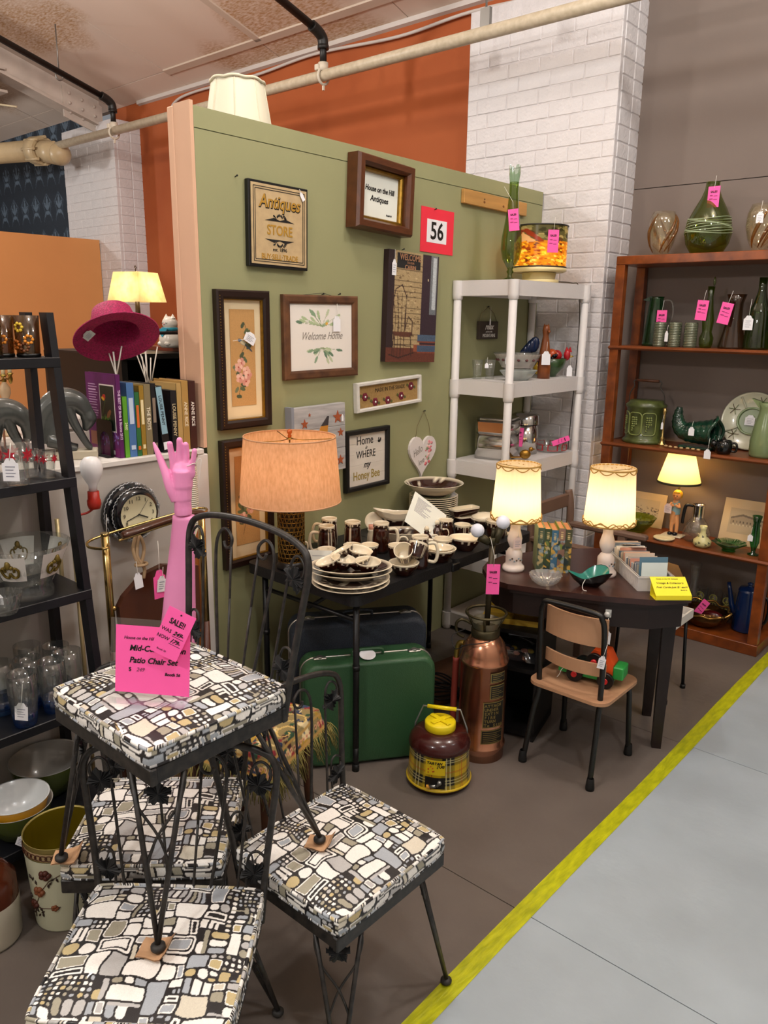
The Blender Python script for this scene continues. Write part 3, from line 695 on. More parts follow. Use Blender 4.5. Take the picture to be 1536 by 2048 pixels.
for k in range(24):
    u = k / 24 + .02
    for q in (.07, .93): p.ell(u, q, .014, .014, '#d8a07a'); p.ell(q, u, .014, .014, '#d8a07a'); p.ell(u, q, .006, .006, '#5a1c1c'); p.ell(q, u, .006, .006, '#5a1c1c')
def drape(u, v):
    x = (u - .5) * .46; y = (v - .5) * .46; ex = np.maximum(np.abs(x) - .16, 0); ey = np.maximum(np.abs(y) - .16, 0)
    z = .451 - ex * .92 - ey * .92 + .004 * np.sin(u * 23) * np.sin(v * 19); sx = np.clip(x, -.16, .16) + np.sign(x) * ex * .38; sy = np.clip(y, -.16, .16) + np.sign(y) * ey * .38
    return np.stack([sx, sy, z], -1)
print_sheet('tapestry_cloth', p, 1, 1, t, attr_mat('tapestry_weave', .95, bump=.9, bscale=260), fn=drape)
fb_ = B()
for side in range(4):
    Mz = Matrix.Rotation(side * PI / 2, 3, 'Z')
    for i in range(120):
        x = random.uniform(-.19, .19); a = Mz @ Vector((x, -.186, .392)); q = Mz @ Vector((x + random.uniform(-.02, .02), -.2 + random.uniform(-.025, .02), .33 + random.uniform(-.025, .02))); m1 = a.lerp(q, .5) + Vector((random.uniform(-.008, .008), random.uniform(-.008, .008), .004)); fb_.tube([a, m1, q], .0017, 4, rs=[.0018, .0017, .001])
o = fb_.obj('fringe', mat('olive_fringe', '#9a8a4c', .9, noise=.5, nscale=40, col2='#5d5a2e'), t); o['kind'] = 'stuff'
pk = mat('glove_form_pink', '#ef95c6', .38, sss=.0, coat=.1)
t = thing('glove_form', 'pink mannequin forearm and hand with fingers raised, behind the top patio chair', 'mannequin hand', (-1.89, 1.275, .462), R(41))
ar = [(-.058, .066, 0), (-.052, .063, .08), (-.044, .059, .2), (-.03, .051, .35), (-.018, .043, .48), (-.006, .035, .6), (0, .0325, .66), (.001, .0322, .672)]
vs = []; n = 28
for x, r, z in ar: vs += [(x + r * math.cos(2 * PI * k / n), r * .78 * math.sin(2 * PI * k / n), z) for k in range(n)]
fs = [(i * n + k, i * n + (k + 1) % n, (i + 1) * n + (k + 1) % n, (i + 1) * n + k) for i in range(len(ar) - 1) for k in range(n)] + [tuple(range(n))[::-1], tuple((len(ar) - 1) * n + k for k in range(n))]
B().add(vs, fs, True).obj('forearm', pk, t)
b = B(); o3 = Vector((0, 0, .676)); q3 = lambda *a: [tuple(o3 + Vector(v)) for v in a]
b.tube(spline(q3((0, 0, 0), (0, 0, .03), (.001, 0, .06), (.003, .002, .1), (.004, .002, .135)), 5), .03, 16, rs=[.032 - .0 * i for i in range(4)] + [.031] * 4 + [.033] * 5 + [.036] * 4 + [.036] * 3 + [.03], flat=.78)
b.sph(tuple(o3 + Vector((.004, .001, .125))), .036, 16, (1.05, .52, .9))
b.tube(spline(q3((-.014, -.012, .045), (-.03, -.016, .085), (-.042, -.012, .125), (-.057, -.006, .165), (-.075, -.002, .212)), 5), .012, 12, rs=list(np.linspace(.017, .0105, 15)) + [.0098, .009, .008, .0065, .0045, .003])
for pts, r0 in (([(-.022, 0, .13), (-.023, -.001, .165), (-.026, -.003, .19), (-.027, -.008, .216)], .0095), ([(-.004, .002, .135), (-.004, .004, .17), (-.002, .004, .2), (.0, 0, .226)], .0098), ([(.014, .002, .133), (.016, .004, .165), (.0175, .002, .19), (.017, -.004, .213)], .0093), ([(.029, 0, .122), (.034, -.002, .15), (.04, -.004, .174), (.0435, -.006, .196)], .0083)):
    s_ = spline(q3(*pts), 6); m_ = len(s_); b.tube(s_, r0, 12, rs=[r0 * (1.08 - .22 * i / m_) * (1 if i < m_ - 3 else (1, .8, .45)[i - m_ + 3]) for i in range(m_)])
o = b.obj('hand', pk, t)
md = o.modifiers.new('remesh', 'REMESH'); md.mode = 'VOXEL'; md.voxel_size = .0022; md.use_smooth_shade = True
md = o.modifiers.new('smooth', 'SMOOTH'); md.iterations = 6; md.factor = .5
B().tube([(.03 + .014 * math.cos(a), -.012 * math.sin(a) - .002, .825 + .004 * math.sin(2 * a)) for a in np.linspace(0, 2 * PI, 20)[:-1]], .0012, 5, closed=True).tube(spline([(.042, -.004, .83), (.06, -.006, .842), (.055, -.005, .80), (.045, 0, .76)], 5), .001, 5).obj('tie_string', mat('white_string', '#e6e2da', .9), t)

# ---------------------------------------------------------------- valet stand
brass = mat('brass', '#b89c62', .24, .95)
wal = mat('walnut_gloss', '#4a2411', .3, noise=.4, nscale=14, stretch=(.3, 2, 2), coat=.4)
t = thing('valet_stand', 'brass valet stand with curved dark wood hanger bar and brown panel', 'valet stand', (-2.24, 1.215, 0))
for y in (0, .37):
    B().rod((0, y, 0), (0, y, .62), .0125, 12).obj('lower_post', mat('brown_enamel', '#4b2412', .35), t); B().rod((0, y, .62), (0, y, 1.02), .0125, 14).cyl((0, y, 1.018), .0135, .008, 14).obj('post', brass, t)
B().tube(spline([(.02, 0, .995), (.05, -.03, .99), (-.03, -.045, .985), (-.06, .02, 1.0), (-.05, .37, 1.03), (.02, .37, 1.03), (.035, .2, 1.02), (.03, .03, 1.0)], 6), .0045, 8).obj('hanger_wire', brass, t)
b = B(); pts = spline([(.04, .035, 1.018), (.043, .1, 1.026), (.035, .2, 1.035), (.03, .3, 1.04), (.03, .36, 1.03)], 8); b.tube(pts, .02, 12, rs=[.010, .016] + [.019] * (len(pts) - 4) + [.016, .01], flat=.62); b.obj('hanger_bar', wal, t)
B().prism([(.03, .60), (.34, .60), (.34, .84), (.2, .875), (.12, .858), (.045, .80), (.025, .77)], -.012, .012, 'y', M_=Matrix.Rotation(PI / 2, 3, 'Z')).obj('press_panel', mat('brown_leatherette', '#4a2210', .42), t)
B().sph((.008, .008, .77), .009, 10).obj('panel_knob', brass, t)
B().bx(-.12, .12, -.02, .39, 0, .03, bev=.006).obj('base', wal, t)
B().tube(spline([(.0, .11, 1.0), (.01, .09, .95), (.02, .105, .9), (.01, .13, .95), (.0, .12, .99), (.015, .1, .93), (.02, .12, .885), (.02, .115, .85)], 7), .006, 7).tube([(.02 + .016 * math.cos(a), .11 + .02 * math.sin(a), .9) for a in np.linspace(0, 2 * PI, 14)[:-1]], .005, 6, closed=True).obj('cord_bundle', mat('tan_cord', '#a98e6b', .8), t)
tg = price_tag(t, (.06, .15, .83), .045, .098, pinkp, (0, 0, PI / 2), string=.1, lines=False, pink=False); price_tag(t, (.063, .155, .83), .032, .055, rot=(0, .12, PI / 2), string=.03); price_tag(t, (.03, .09, .85), .03, .055, rot=(0, -.1, PI / 2), string=.04, lines=False)
# red-socket lamp on a brass stand
t = thing('bare_bulb_lamp', 'frosted bare bulb in a red socket on a thin pole beside the black ladder shelf', 'lamp', (-2.33, 1.235, 0))
B().lathe([(0, 1.085), (.018, 1.087), (.022, 1.1), (.022, 1.115), (.019, 1.12), (.018, 1.145), (0, 1.146)], 18).obj('socket', mat('red_enamel', '#a8261a', .35), t)
B().lathe([(.0, 1.145), (.013, 1.146), (.014, 1.165), (.022, 1.18), (.033, 1.202), (.036, 1.222), (.032, 1.242), (.02, 1.256), (0, 1.26)], 20).obj('bulb', mat('frosted_bulb', '#e8e6e6', .25), t)
B().tube(spline([(0, 0, 1.09), (-.01, -.02, 1.075), (-.015, -.05, 1.07), (-.01, -.075, 1.06)], 6), .004, 6).obj('arm', mat('red_enamel', '#a8261a', .35), t)
B().rod((-.01, -.075, .0), (-.01, -.075, 1.07), .007, 10).rod((-.06, -.1, .78), (-.06, -.1, 1.06), .007, 10).rod((-.06, -.1, .8), (-.01, -.075, .8), .004, 6).lathe([(0, 0), (.034, 0), (.034, .012), (.015, .03), (0, .03)], 20, (-.01, -.07, 0)).obj('pole', mat('cream_brass', '#c8b788', .35, .4), t)
price_tag(t, (.035, .015, .985), .02, .032, string=.07, rot=(0, 0, R(50)))
# wall clock
t = thing('wall_clock', 'round black and silver wall clock with cream dial on the half wall', 'clock', (-2.468, 1.43, 1.022), PI / 2)
bkm = mat('black_enamel', '#0e0f14', .18, coat=.5)
MX = Matrix.Rotation(PI / 2, 3, 'X')
B().lathe([(0, 0), (.1, 0), (.106, .015), (.1, .045), (.088, .062), (.082, .07), (.07, .076), (0, .076)], 40, M_=MX).obj('case', bkm, t)
sv = mat('silver_leaf', '#b9bcc0', .35, .6)
for rr, yy in ((.1055, .03), (.0925, .06)):
    B().tube([((rr + .0018 * math.sin(40 * a)) * math.cos(a), -yy - .002, (rr + .0018 * math.sin(40 * a)) * math.sin(a)) for a in np.linspace(0, 2 * PI, 160)[:-1]], .0018, 5, closed=True).obj('ripple_band', sv, t)
b = B()
for k in range(10):
    a = k * PI / 5 + .1
    for dq, rq in ((-.07, .004), (0, .006), (.07, .004)): b.sph((.1015 * math.cos(a + dq), -.046, .1015 * math.sin(a + dq)), rq, 8, (1, .5, 1))
b.obj('case_flowers', sv, t)
B().lathe([(0, 0), (.068, 0), (.07, .002)], 40, (0, -.0765, 0), MX).obj('dial', mat('cream_dial', '#d9d2ae', .5), t)
for h in range(12):
    a = PI / 2 - (h + 1) * PI / 6; text(str(h + 1), .019, mat('dial_ink', '#35332b', .6), t, (.056 * math.cos(a), -.0792, .056 * math.sin(a)), name='numeral')
B().box((.015, -.081, -.008), (.042, .001, .005), rot=Matrix.Rotation(R(25), 3, 'Y')).obj('hour_hand', mat('dial_ink', '#35332b', .6), t)
B().box((-.024, -.082, -.008), (.056, .001, .003), rot=Matrix.Rotation(R(-18), 3, 'Y')).obj('minute_hand', mat('dial_ink', '#35332b', .6), t)
B().box((.014, -.083, .02), (.001, .0006, .07), rot=Matrix.Rotation(R(38), 3, 'Y')).obj('second_hand', mat('dial_ink', '#35332b', .6), t)
# tall bobbin in the corner
t = thing('wooden_bobbin', 'tall orange-brown wooden bobbin wound with white thread in the corner by the partition', 'bobbin', (-2.415, 1.66, 0), rot=(R(-1.5), R(-2), 0))
B().lathe([(0, 0), (.035, 0), (.036, .05), (.03, .3), (.026, .7), (.024, 1.0), (0, 1.0)], 16).obj('shaft', mat('orange_pine', '#9a5a1e', .45, noise=.45, nscale=9, stretch=(3, 3, .25), col2='#6d3a10'), t)
b = B()
for i in range(26): b.lathe([(.0255, 0), (.031, .002), (.031, .0055), (.0255, .0075)], 18, (0, 0, .985 + i * .0076))
b.lathe([(0, .985), (.026, .985), (.026, 1.185), (0, 1.185)], 14); b.obj('thread', mat('thread_white', '#d8d2c2', .9), t)
B().lathe([(0, 1.185), (.034, 1.185), (.036, 1.195), (.03, 1.205), (0, 1.205)], 18).obj('end_cap', mat('olive_cap', '#6a5f3e', .5), t)
price_tag(t, (.045, -.02, .93), .035, .1, mat('cream_card', '#e2d9bd', .8), (0, .35, R(55)), string=0)
# ================================================================ black folding table
blk_t = mat('black_plastic_table', '#171719', .5, bump=.15, bscale=150)
blk_m = mat('black_powder_steel', '#111113', .4)
TZ = .735
t = thing('folding_table', 'black plastic folding table loaded with brown drip crockery', 'table', (-2.1, 1.905, 0))
for y0, y1 in ((0, .608), (.612, 1.22)):
    pl = rrect(.61, y1 - y0, .035); pl = [(x, y + (y0 + y1) / 2) for x, y in pl]
    B().prism(pl, TZ - .042, TZ).obj('table_half', blk_t, t)
B().box((.3, .61, TZ - .03), (.02, .05, .035), bev=.004).obj('hinge', blk_m, t)
for x in (-.25, .262):
    for y in (.055, 1.165): B().rod((x, y, .1), (x, y, TZ - .04), .0125, 12).cyl((x, y, .42), .0145, .02, 12).rod((x, y, .012), (x, y, .1), .0115, 12).cyl((x, y, 0), .0145, .03, 12).obj('leg', blk_m, t)
for y in (.055, 1.165): B().rod((-.25, y, .62), (.262, y, .62), .009, 10).obj('crossbar', blk_m, t)
B().rod((0, .06, .6), (0, .5, TZ - .05), .008, 8).rod((0, 1.16, .6), (0, .72, TZ - .05), .008, 8).obj('brace', blk_m, t)
# ================================================================ suitcases
def suitcase(name, label, loc, rz, L, D, Hh, m1, m2, lean=0.):
    t = thing(name, label, 'suitcase', loc, rot=(lean, 0, rz))
    pl = [(x, z + Hh / 2) for x, z in rrect(L, Hh, .055, 6)]
    def shell(nm, y0, y1, inner):
        b = B(); n = len(pl); sc = [(1, y0), (1, y1 * .7 + y0 * .3), (.985, y1 * .93 + y0 * .07), (.94, y1)]
        vs = []
        for s_, y in sc: vs += [(x * s_, y, Hh / 2 + (z - Hh / 2) * s_) for x, z in pl]
        fs = [(i * n + k, i * n + (k + 1) % n, (i + 1) * n + (k + 1) % n, (i + 1) * n + k) for i in range(3) for k in range(n)]
        if y1 > y0: fs = [f[::-1] for f in fs]
        b.add(vs, fs, True); k0 = 3 * n; cap = tuple(k0 + k for k in range(n)); b.f.append(cap[::-1] if y1 > y0 else cap); b.sm.append(False)
        return b.obj(nm, m1, t)
    shell('front_shell', -.004, -D * .5, 0); shell('back_shell', .004, D * .5, 0)
    seam = [(x * 1.003, 0, Hh / 2 + (z - Hh / 2) * 1.003) for x, z in pl]
    B().tube(seam, .0042, 6, closed=True).obj('rim_trim', m2, t)
    fr_ = [(x * .975, -D * .46, Hh / 2 + (z - Hh / 2) * .972) for x, z in pl]; B().tube(fr_, .0025, 5, closed=True).obj('front_welt', mat('dark_welt_' + name, '#1b2a1c', .5), t)
    B().tube(spline([(-.06, -.012, Hh + .002), (-.055, -.012, Hh + .022), (0, -.012, Hh + .026), (.055, -.012, Hh + .022), (.06, -.012, Hh + .002)], 6), .007, 8, flat=.8).obj('handle', m1, t)
    for x in (-L * .36, L * .36): o = B().box((x, -.012, Hh + .003), (.05, .024, .008), bev=.003).obj('latch', m2, t); B().cyl((x, -.012, Hh + .005), .012, .006, 14).obj('latch_button', m2, o)
    return t
chrm = mat('chrome', '#d8d8d8', .12, 1.)
d1 = Vector((.29, .40, 0)).normalized(); rzS = math.atan2(d1.y, d1.x)
t = suitcase('green_suitcase', 'dark green hard-sided suitcase standing under the black table', (-1.893, 2.08, .006), rzS, .52, .16, .425, mat('green_vinyl', '#2d5233', .45, bump=.15, bscale=220), mat('worn_chrome', '#b9b6ae', .3, .9))
B().cyl((-.005, -.035, .437), .032, .002, 18, M_=Matrix.Rotation(.25, 3, 'X')).obj('round_tag', mat('white_card', '#eeeef2', .7), t)
suitcase('blue_suitcase', 'dark blue-grey textured suitcase behind the green one', (-2.055, 2.195, .006), rzS, .56, .17, .51, mat('slate_vinyl', '#343c48', .6, noise=.5, nscale=260, bump=.4, bscale=260), mat('worn_chrome', '#b9b6ae', .3, .9))
# ================================================================ plaid picnic jug
def tartan(W=240, H=64):
    p = Paint(W, H, '#c9a81a'); u = (p.X * 6 + .12) % 1; v = (p.Y * 1.7 + .92) % 1
    def band(q, lo, hi): return (q > lo) & (q < hi)
    for q in (u, v): p.put(band(q, .18, .62), '#6d6418', .55); p.put(band(q, .22, .58), '#4c4a16', .35)
    p.put(band(u, .2, .6) & band(v, .2, .6), '#0c0c0c')
    for q in (u, v):
        for a in (.335, .455): p.put(band(q, a - .012, a + .012), '#d9d29a', .85)
        p.put(band(q, .86, .885), '#b23a1a', .9)
        p.put(band(q, .80, .81), '#8a5a1a', .6)
    return p
t = thing('picnic_jug', 'yellow plaid picnic jug with brown top and yellow cap, on the floor', 'jug', (-1.565, 2.13, 0), R(-10))
brn = mat('brown_plastic', '#3b1310', .22, coat=.3)
B().lathe([(0, 0), (.105, 0), (.113, .006), (.116, .02), (.116, .03), (0, .03)], 40).obj('base', brn, t)
pt = tartan(); rr0 = .121; 
print_sheet('tartan_band', pt, 1, 1, t, attr_mat('tartan_enamel', .35, coat=.4), fn=lambda u, v: np.stack([np.cos(u * 2 * PI + .3) * (.112 + .009 * (1 - v) ** 2.5), np.sin(u * 2 * PI + .3) * (.112 + .009 * (1 - v) ** 2.5), .022 + v * .135], -1))
B().lathe([(.119, .018), (.124, .021), (.124, .026), (.119, .03)], 40).obj('lower_rim', mat('yellow_enamel', '#d0b22a', .35), t)
B().lathe([(.111, .153), (.116, .157), (.117, .166), (.112, .185), (.098, .204), (.07, .216), (.055, .218), (0, .218)], 40).obj('shoulder', brn, t)
B().lathe([(.1125, .155), (.1145, .158), (.1125, .161)], 40).obj('metal_ring', mat('grey_steel', '#8d8a86', .4, .8), t)
yl = mat('yellow_plastic', '#e6cf16', .35)
c_ = B().lathe([(.055, .216), (.058, .22), (.058, .243), (.054, .248), (0, .249)], 32).obj('cap', yl, t)
B().box((0, 0, .252), (.1, .018, .008), bev=.003).box((0, 0, .2515), (.02, .085, .006), bev=.002).obj('cap_grip', yl, c_)
hd = B().tube([(-.1, 0, .19), (-.098, 0, .215), (-.07, 0, .285), (.07, 0, .285), (.098, 0, .215), (.1, 0, .19)], .0035, 8).obj('handle', mat('steel_wire', '#9a9c98', .35, .85), t, rot=(R(-6), 0, R(38)))
B().rod((-.055, 0, .285), (.055, 0, .285), .0075, 12).obj('grip', yl, hd)
sgn = math.radians(-46)   # the label faces the aisle
lb = thing_ = None
Mz = R(52)
pn = bpy.data.objects.new('label_mount', None); 
a0 = -R(50)
def on_jug(u, z, r): a = a0 + u / .115; return (r * math.cos(a), r * math.sin(a), z)
def curved(name, x0, x1, z0, z1, r, m, par, n=10):
    vs = []; 
    for i in range(n + 1):
        u = x0 + (x1 - x0) * i / n; vs += [on_jug(u, z0, r), on_jug(u, z1, r)]
    return B().add(vs, [(2 * i, 2 * i + 2, 2 * i + 3, 2 * i + 1) for i in range(n)]).obj(name, m, par)
lab_ = curved('jug_label', -.036, .036, .088, .148, .1175, mat('label_yellow', '#dcc01c', .4), t)
for body, u, z, s_ in (('TARTAN', -.004, .14, .0135), ('JUG', .018, .128, .0135)):
    for i, ch in enumerate(body):
        uu = u + (i - (len(body) - 1) / 2) * s_ * .68; a = a0 + uu / .115
        text(ch, s_, INK, lab_, on_jug(uu, z - .004, .1185), (PI / 2, 0, a + PI / 2), bold=.0006, name='jug_lettering', shear=.2)
b = B()
for i in range(7): b.box(on_jug(random.uniform(-.026, .0), random.uniform(.097, .125), .118), (.006, .004, .002), rz=a0)
b.obj('label_doodle', mat('label_red', '#a8301c', .5), lab_)
curved('tap_recess', -.036, .036, .034, .08, .1195, mat('recess_black', '#0d0b0a', .5), t); 
b = B().rod(on_jug(-.018, .044, .124), on_jug(.004, .052, .13), .006, 8).sph(on_jug(.016, .064, .127), .009, 10).rod(on_jug(.008, .05, .127), on_jug(.016, .064, .127), .005, 8); tp_ = b.obj('tap', mat('steel_wire', '#9a9c98', .35, .85), t)
B().box(on_jug(-.022, .043, .125), (.012, .014, .008), rz=a0).obj('tap_lever', mat('tap_orange', '#d49a3a', .4), tp_)
# ================================================================ copper extinguisher lamp
cop = mat('old_copper', '#d09a7c', .22, .92, noise=.3, nscale=5, col2='#a8694c', bump=.06, bscale=14)
t = thing('extinguisher_lamp', 'tall copper fire extinguisher made into a two-bulb floor lamp', 'lamp', (-1.56, 2.40, 0))
B().lathe([(0, 0), (.093, 0), (.093, .045), (.097, .05), (.097, .058), (.0915, .063), (.0915, .4), (.096, .404), (.096, .413), (.0915, .418), (.089, .44), (.078, .475), (.06, .5), (.05, .508), (0, .508)], 44).obj('tank', cop, t)
dkb = mat('dark_brass', '#4d4632', .4, .8)
B().lathe([(0, .505), (.054, .505), (.056, .512), (.056, .535), (.05, .54), (0, .54)], 30).obj('collar', dkb, t)
rg_ = B().tube([(.077 * math.cos(a), .077 * math.sin(a), .6) for a in np.linspace(0, 2 * PI, 41)[:-1]], .0055, 8, closed=True)
for k in range(4):
    a = k * PI / 2 + .5; rg_.rod((.045 * math.cos(a), .045 * math.sin(a), .535), (.076 * math.cos(a), .076 * math.sin(a), .6), .005, 6)
rg_.obj('handwheel', dkb, t); B().lathe([(.048, .54), (.06, .57)], 30).obj('wheel_cone', mat('tarnished_silver', '#8f8a78', .35, .8), t)
B().rod((.004, 0, .53), (.012, 0, .885), .0115, 14).obj('pole', mat('bronze_pole', '#4a4233', .4, .7), t)
soc = mat('bronze_socket', '#3d3826', .45, .6)
cl = B().cyl((.012, 0, .875), .014, .03, 14).rod((.012, 0, .9), (.014, 0, .935), .007, 8).sph((.014, 0, .937), .008, 8).obj('socket_cluster', soc, t)
bw = mat('white_globe_bulb', '#dfe3f0', .2)
for dx, dy, z, tx in ((-.027, -.024, .905, 0), (.026, .023, .938, 0)):
    e = Vector((dx * 1.15, dy * 1.15, z)); s_ = B().rod((.012 + dx * .3, dy * .3, .885), e, .014, 14, .017).obj('lamp_socket', soc, t); B().sph(e + Vector((dx * .2, dy * .2, .024)), .0265, 20).obj('bulb', bw, s_)
# hose with brass nozzle end, handle loop, plates
B().tube(spline([(-.085, -.02, .455), (-.104, -.024, .45), (-.112, -.028, .42), (-.112, -.032, .38)], 6), .011, 12).obj('hose_elbow', mat('aged_brass', '#9a8542', .35, .9), t)
B().tube(spline([(-.112, -.032, .39), (-.113, -.036, .25), (-.109, -.045, .12), (-.108, -.05, .012)], 6), .013, 12).obj('hose', mat('red_rubber', '#7a2d22', .6), t)
B().tube(spline([(-.05, -.02, .545), (-.085, -.04, .56), (-.105, -.05, .54), (-.1, -.045, .5), (-.08, -.03, .485)], 6), .006, 8).obj('carry_handle', dkb, t)
a0x = -R(28); plate = mat('brass_plate', '#8f7d4a', .4, .6); plk = mat('plate_black', '#14120d', .5)
def curve_plate(name, u0, u1, z0, z1, r, m, par, n=8):
    vs = []
    for i in range(n + 1):
        a = a0x + (u0 + (u1 - u0) * i / n) / .0915; vs += [(r * math.cos(a), r * math.sin(a), z0), (r * math.cos(a), r * math.sin(a), z1)]
    return B().add(vs, [(2 * i, 2 * i + 2, 2 * i + 3, 2 * i + 1) for i in range(n)]).obj(name, m, par)
for u0, u1, z0, z1, lines in ((-.018, .05, .345, .385, ()), (-.018, .05, .275, .335, ('', )), (-.042, .05, .155, .265, ('ATTACH', 'UNDER', 'EXTIN', 'FIRE', 'TURN', 'To Stop')), (-.046, .05, .085, .145, ('', ))):
    o = curve_plate('name_plate', u0, u1, z0, z1, .0932, plate, t); q = curve_plate('plate_field', u0 + .004, u1 - .002, z0 + .004, z1 - .004, .0936, plk, o)
    if lines and lines[0]:
        for i, ln in enumerate(lines):
            z = z1 - .016 - i * .0165
            for j, ch in enumerate(ln):
                uu = u0 + .011 + j * .0118; a = a0x + uu / .0915
                if uu < u1 - .004: text(ch, .0165, plate, o, (.0942 * math.cos(a), .0942 * math.sin(a), z), (PI / 2, 0, a + PI / 2), bold=.0005, name='plate_lettering')
    else:
        n = int((z1 - z0) / .008); 
        for i in range(1, n): curve_plate('plate_text_row', u0 + .008, u1 - .006 - .012 * (i % 3), z0 + i * .008 - .0012, z0 + i * .008 + .0012, .0941, plate, o, 6)
price_tag(t, (.03, -.012, .745), .05, .12, pink=True, rot=(0, 0, R(40)), string=.1, stringto=(-.015, .01, .16))
tagcord = B().tube(spline([(-.06, -.05, .53), (-.1, -.08, .5), (-.07, -.1, .46), (-.02, -.1, .49), (.04, -.085, .51), (.07, -.05, .52)], 6), .002, 5).obj('cord', mat('black_cord', '#151515', .6), t)
# spare cable coil on a wooden board behind
t = B().box((0, 0, .012), (.32, .5, .024), bev=.003).obj('wood_board', mat('brown_plank', '#5a3721', .55, noise=.4, nscale=6, stretch=(6, .6, 1)), loc=(-2.04, 2.76, 0), rot=(0, 0, R(-8)))
tag(t, 'flat brown wooden board on the floor behind the copper lamp', 'board')
b = B()
for k in range(5): b.tube([(.1 * math.cos(a) * (1 - .08 * k) + .012 * math.sin(3 * a + k), .075 * math.sin(a) * (1 - .06 * k), .012 + .01 * k + .012 * math.sin(2 * a + k)) for a in np.linspace(0, 2 * PI, 30)[:-1]], .0042, 6, closed=True)
b.tube(spline([(.08, 0, .02), (.16, .05, .03), (.2, .16, .02), (.1, .26, .01)], 6), .004, 6); t = b.obj('cable_coil', mat('black_cord', '#151515', .6), loc=(-1.97, 2.66, .026)); tag(t, 'loose coil of black electric cable on the wooden board', 'cable')
# ================================================================ school chair and toy
t = thing('school_chair', "child's school chair, tan plywood on black tube frame, by the desk", 'chair', (-1.25, 2.62, 0))
ply = mat('tan_plywood', '#b98d6b', .5, noise=.12, nscale=12, stretch=(.5, 3, 1)); tub = mat('chipped_black_tube', '#101010', .35, noise=1, nscale=70, col2='#191918')
for s in (-1, 1):
    B().tube(spline([(s * .142, -.16, .03), (s * .135, -.125, .2), (s * .128, -.105, .275), (s * .128, -.1, .31)], 6), .0105, 12).obj('leg', tub, t)
    B().tube(spline([(s * .145, .165, .03), (s * .14, .15, .2), (s * .136, .14, .29), (s * .125, .11, .315), (s * .12, .06, .317)], 6), .0105, 12).obj('leg', tub, t)
    for y in (-.163, .168): B().lathe([(0, 0), (.0165, 0), (.017, .01), (.0135, .045), (.0115, .048)], 14, (s * .1455, y, 0)).obj('rubber_foot', mat('black_rubber', '#0c0c0c', .7), t)
B().tube(spline([(-.128, -.1, .3), (-.13, -.105, .45), (-.13, -.115, .6), (-.12, -.12, .655), (-.09, -.122, .675), (.09, -.122, .675), (.12, -.12, .655), (.13, -.115, .6), (.13, -.105, .45), (.128, -.1, .3)], 7), .0105, 12).obj('back_frame', tub, t)
pl = rrect(.33, .32, .05, 5)
sb = B(); n = len(pl); sb.prism(pl, .325, .338, c=(0, .02, 0)); sb.obj('seat', ply, t)
def slat(z0, z1, nm):
    vs = []; n = 12
    for i in range(n + 1):
        u = -1 + 2 * i / n; x = u * .125; y = -.083 - .03 * (1 - u * u) + .012
        for yy in (y, y + .009):
            vs += [(x, yy + (-.01 if z0 > .5 else 0), z0), (x, yy + (-.01 if z0 > .5 else 0), z1)]
    fs = []
    for i in range(n):
        k = 4 * i; fs += [(k, k + 4, k + 5, k + 1), (k + 2, k + 3, k + 7, k + 6), (k + 1, k + 5, k + 7, k + 3), (k, k + 2, k + 6, k + 4)]
    fs += [(0, 1, 3, 2), (4 * n, 4 * n + 2, 4 * n + 3, 4 * n + 1)]
    B().add(vs, fs).obj(nm, ply, t)
slat(.535, .645, 'back_slat'); slat(.415, .465, 'back_slat')
price_tag(t, (.135, -.13, .5), .026, .05, rot=(0, .15, .5), string=.045)
tg = thing('wooden_tractor', 'green and orange wooden toy vehicle with black wheels on the school chair', 'toy', (-1.235, 2.66, .339), R(10))
gn = mat('toy_green', '#2f9a45', .4); orr = mat('toy_orange', '#e0531d', .4); bw_ = mat('toy_black', '#0e0e0e', .4); rd = mat('toy_red', '#c8262a', .4)
B().prism([(-.115, -.04), (-.115, .025), (-.06, .045), (.1, .045), (.1, -.045), (-.06, -.045)], .02, .045).obj('chassis', gn, tg)
B().prism([(.0, .045), (.095, .045), (.095, .09), (.07, .135), (.015, .135), (.0, .11)], -.035, .035, 'y', c=(0, 0, 0)).obj('cab', orr, tg)
B().box((.115, 0, .06), (.04, .075, .05), bev=.004).obj('rear_box', gn, tg)
for x, y in ((-.045, -.056), (.075, -.056), (-.045, .056), (.075, .056)):
    w_ = B().cyl((x, y - .009, .031), .031, .018, 24, M_=Matrix.Rotation(-PI / 2, 3, 'X')).obj('wheel', bw_, tg); B().cyl((x, y - .015, .031), .011, .03, 14, M_=Matrix.Rotation(-PI / 2, 3, 'X')).obj('hub', rd, w_)
w_ = B().cyl((.025, -.055, .095), .031, .018, 24, M_=Matrix.Rotation(-PI / 2, 3, 'X')).obj('spare_wheel', bw_, tg); B().cyl((.025, -.068, .095), .011, .03, 14, M_=Matrix.Rotation(-PI / 2, 3, 'X')).obj('hub', rd, w_)
B().tube(spline([(-.09, -.04, .04), (-.1, -.05, .03), (-.105, -.055, .012), (-.11, -.07, .003)], 5), .0015, 5).obj('pull_string', mat('white_string', '#e6e2da', .9), tg)
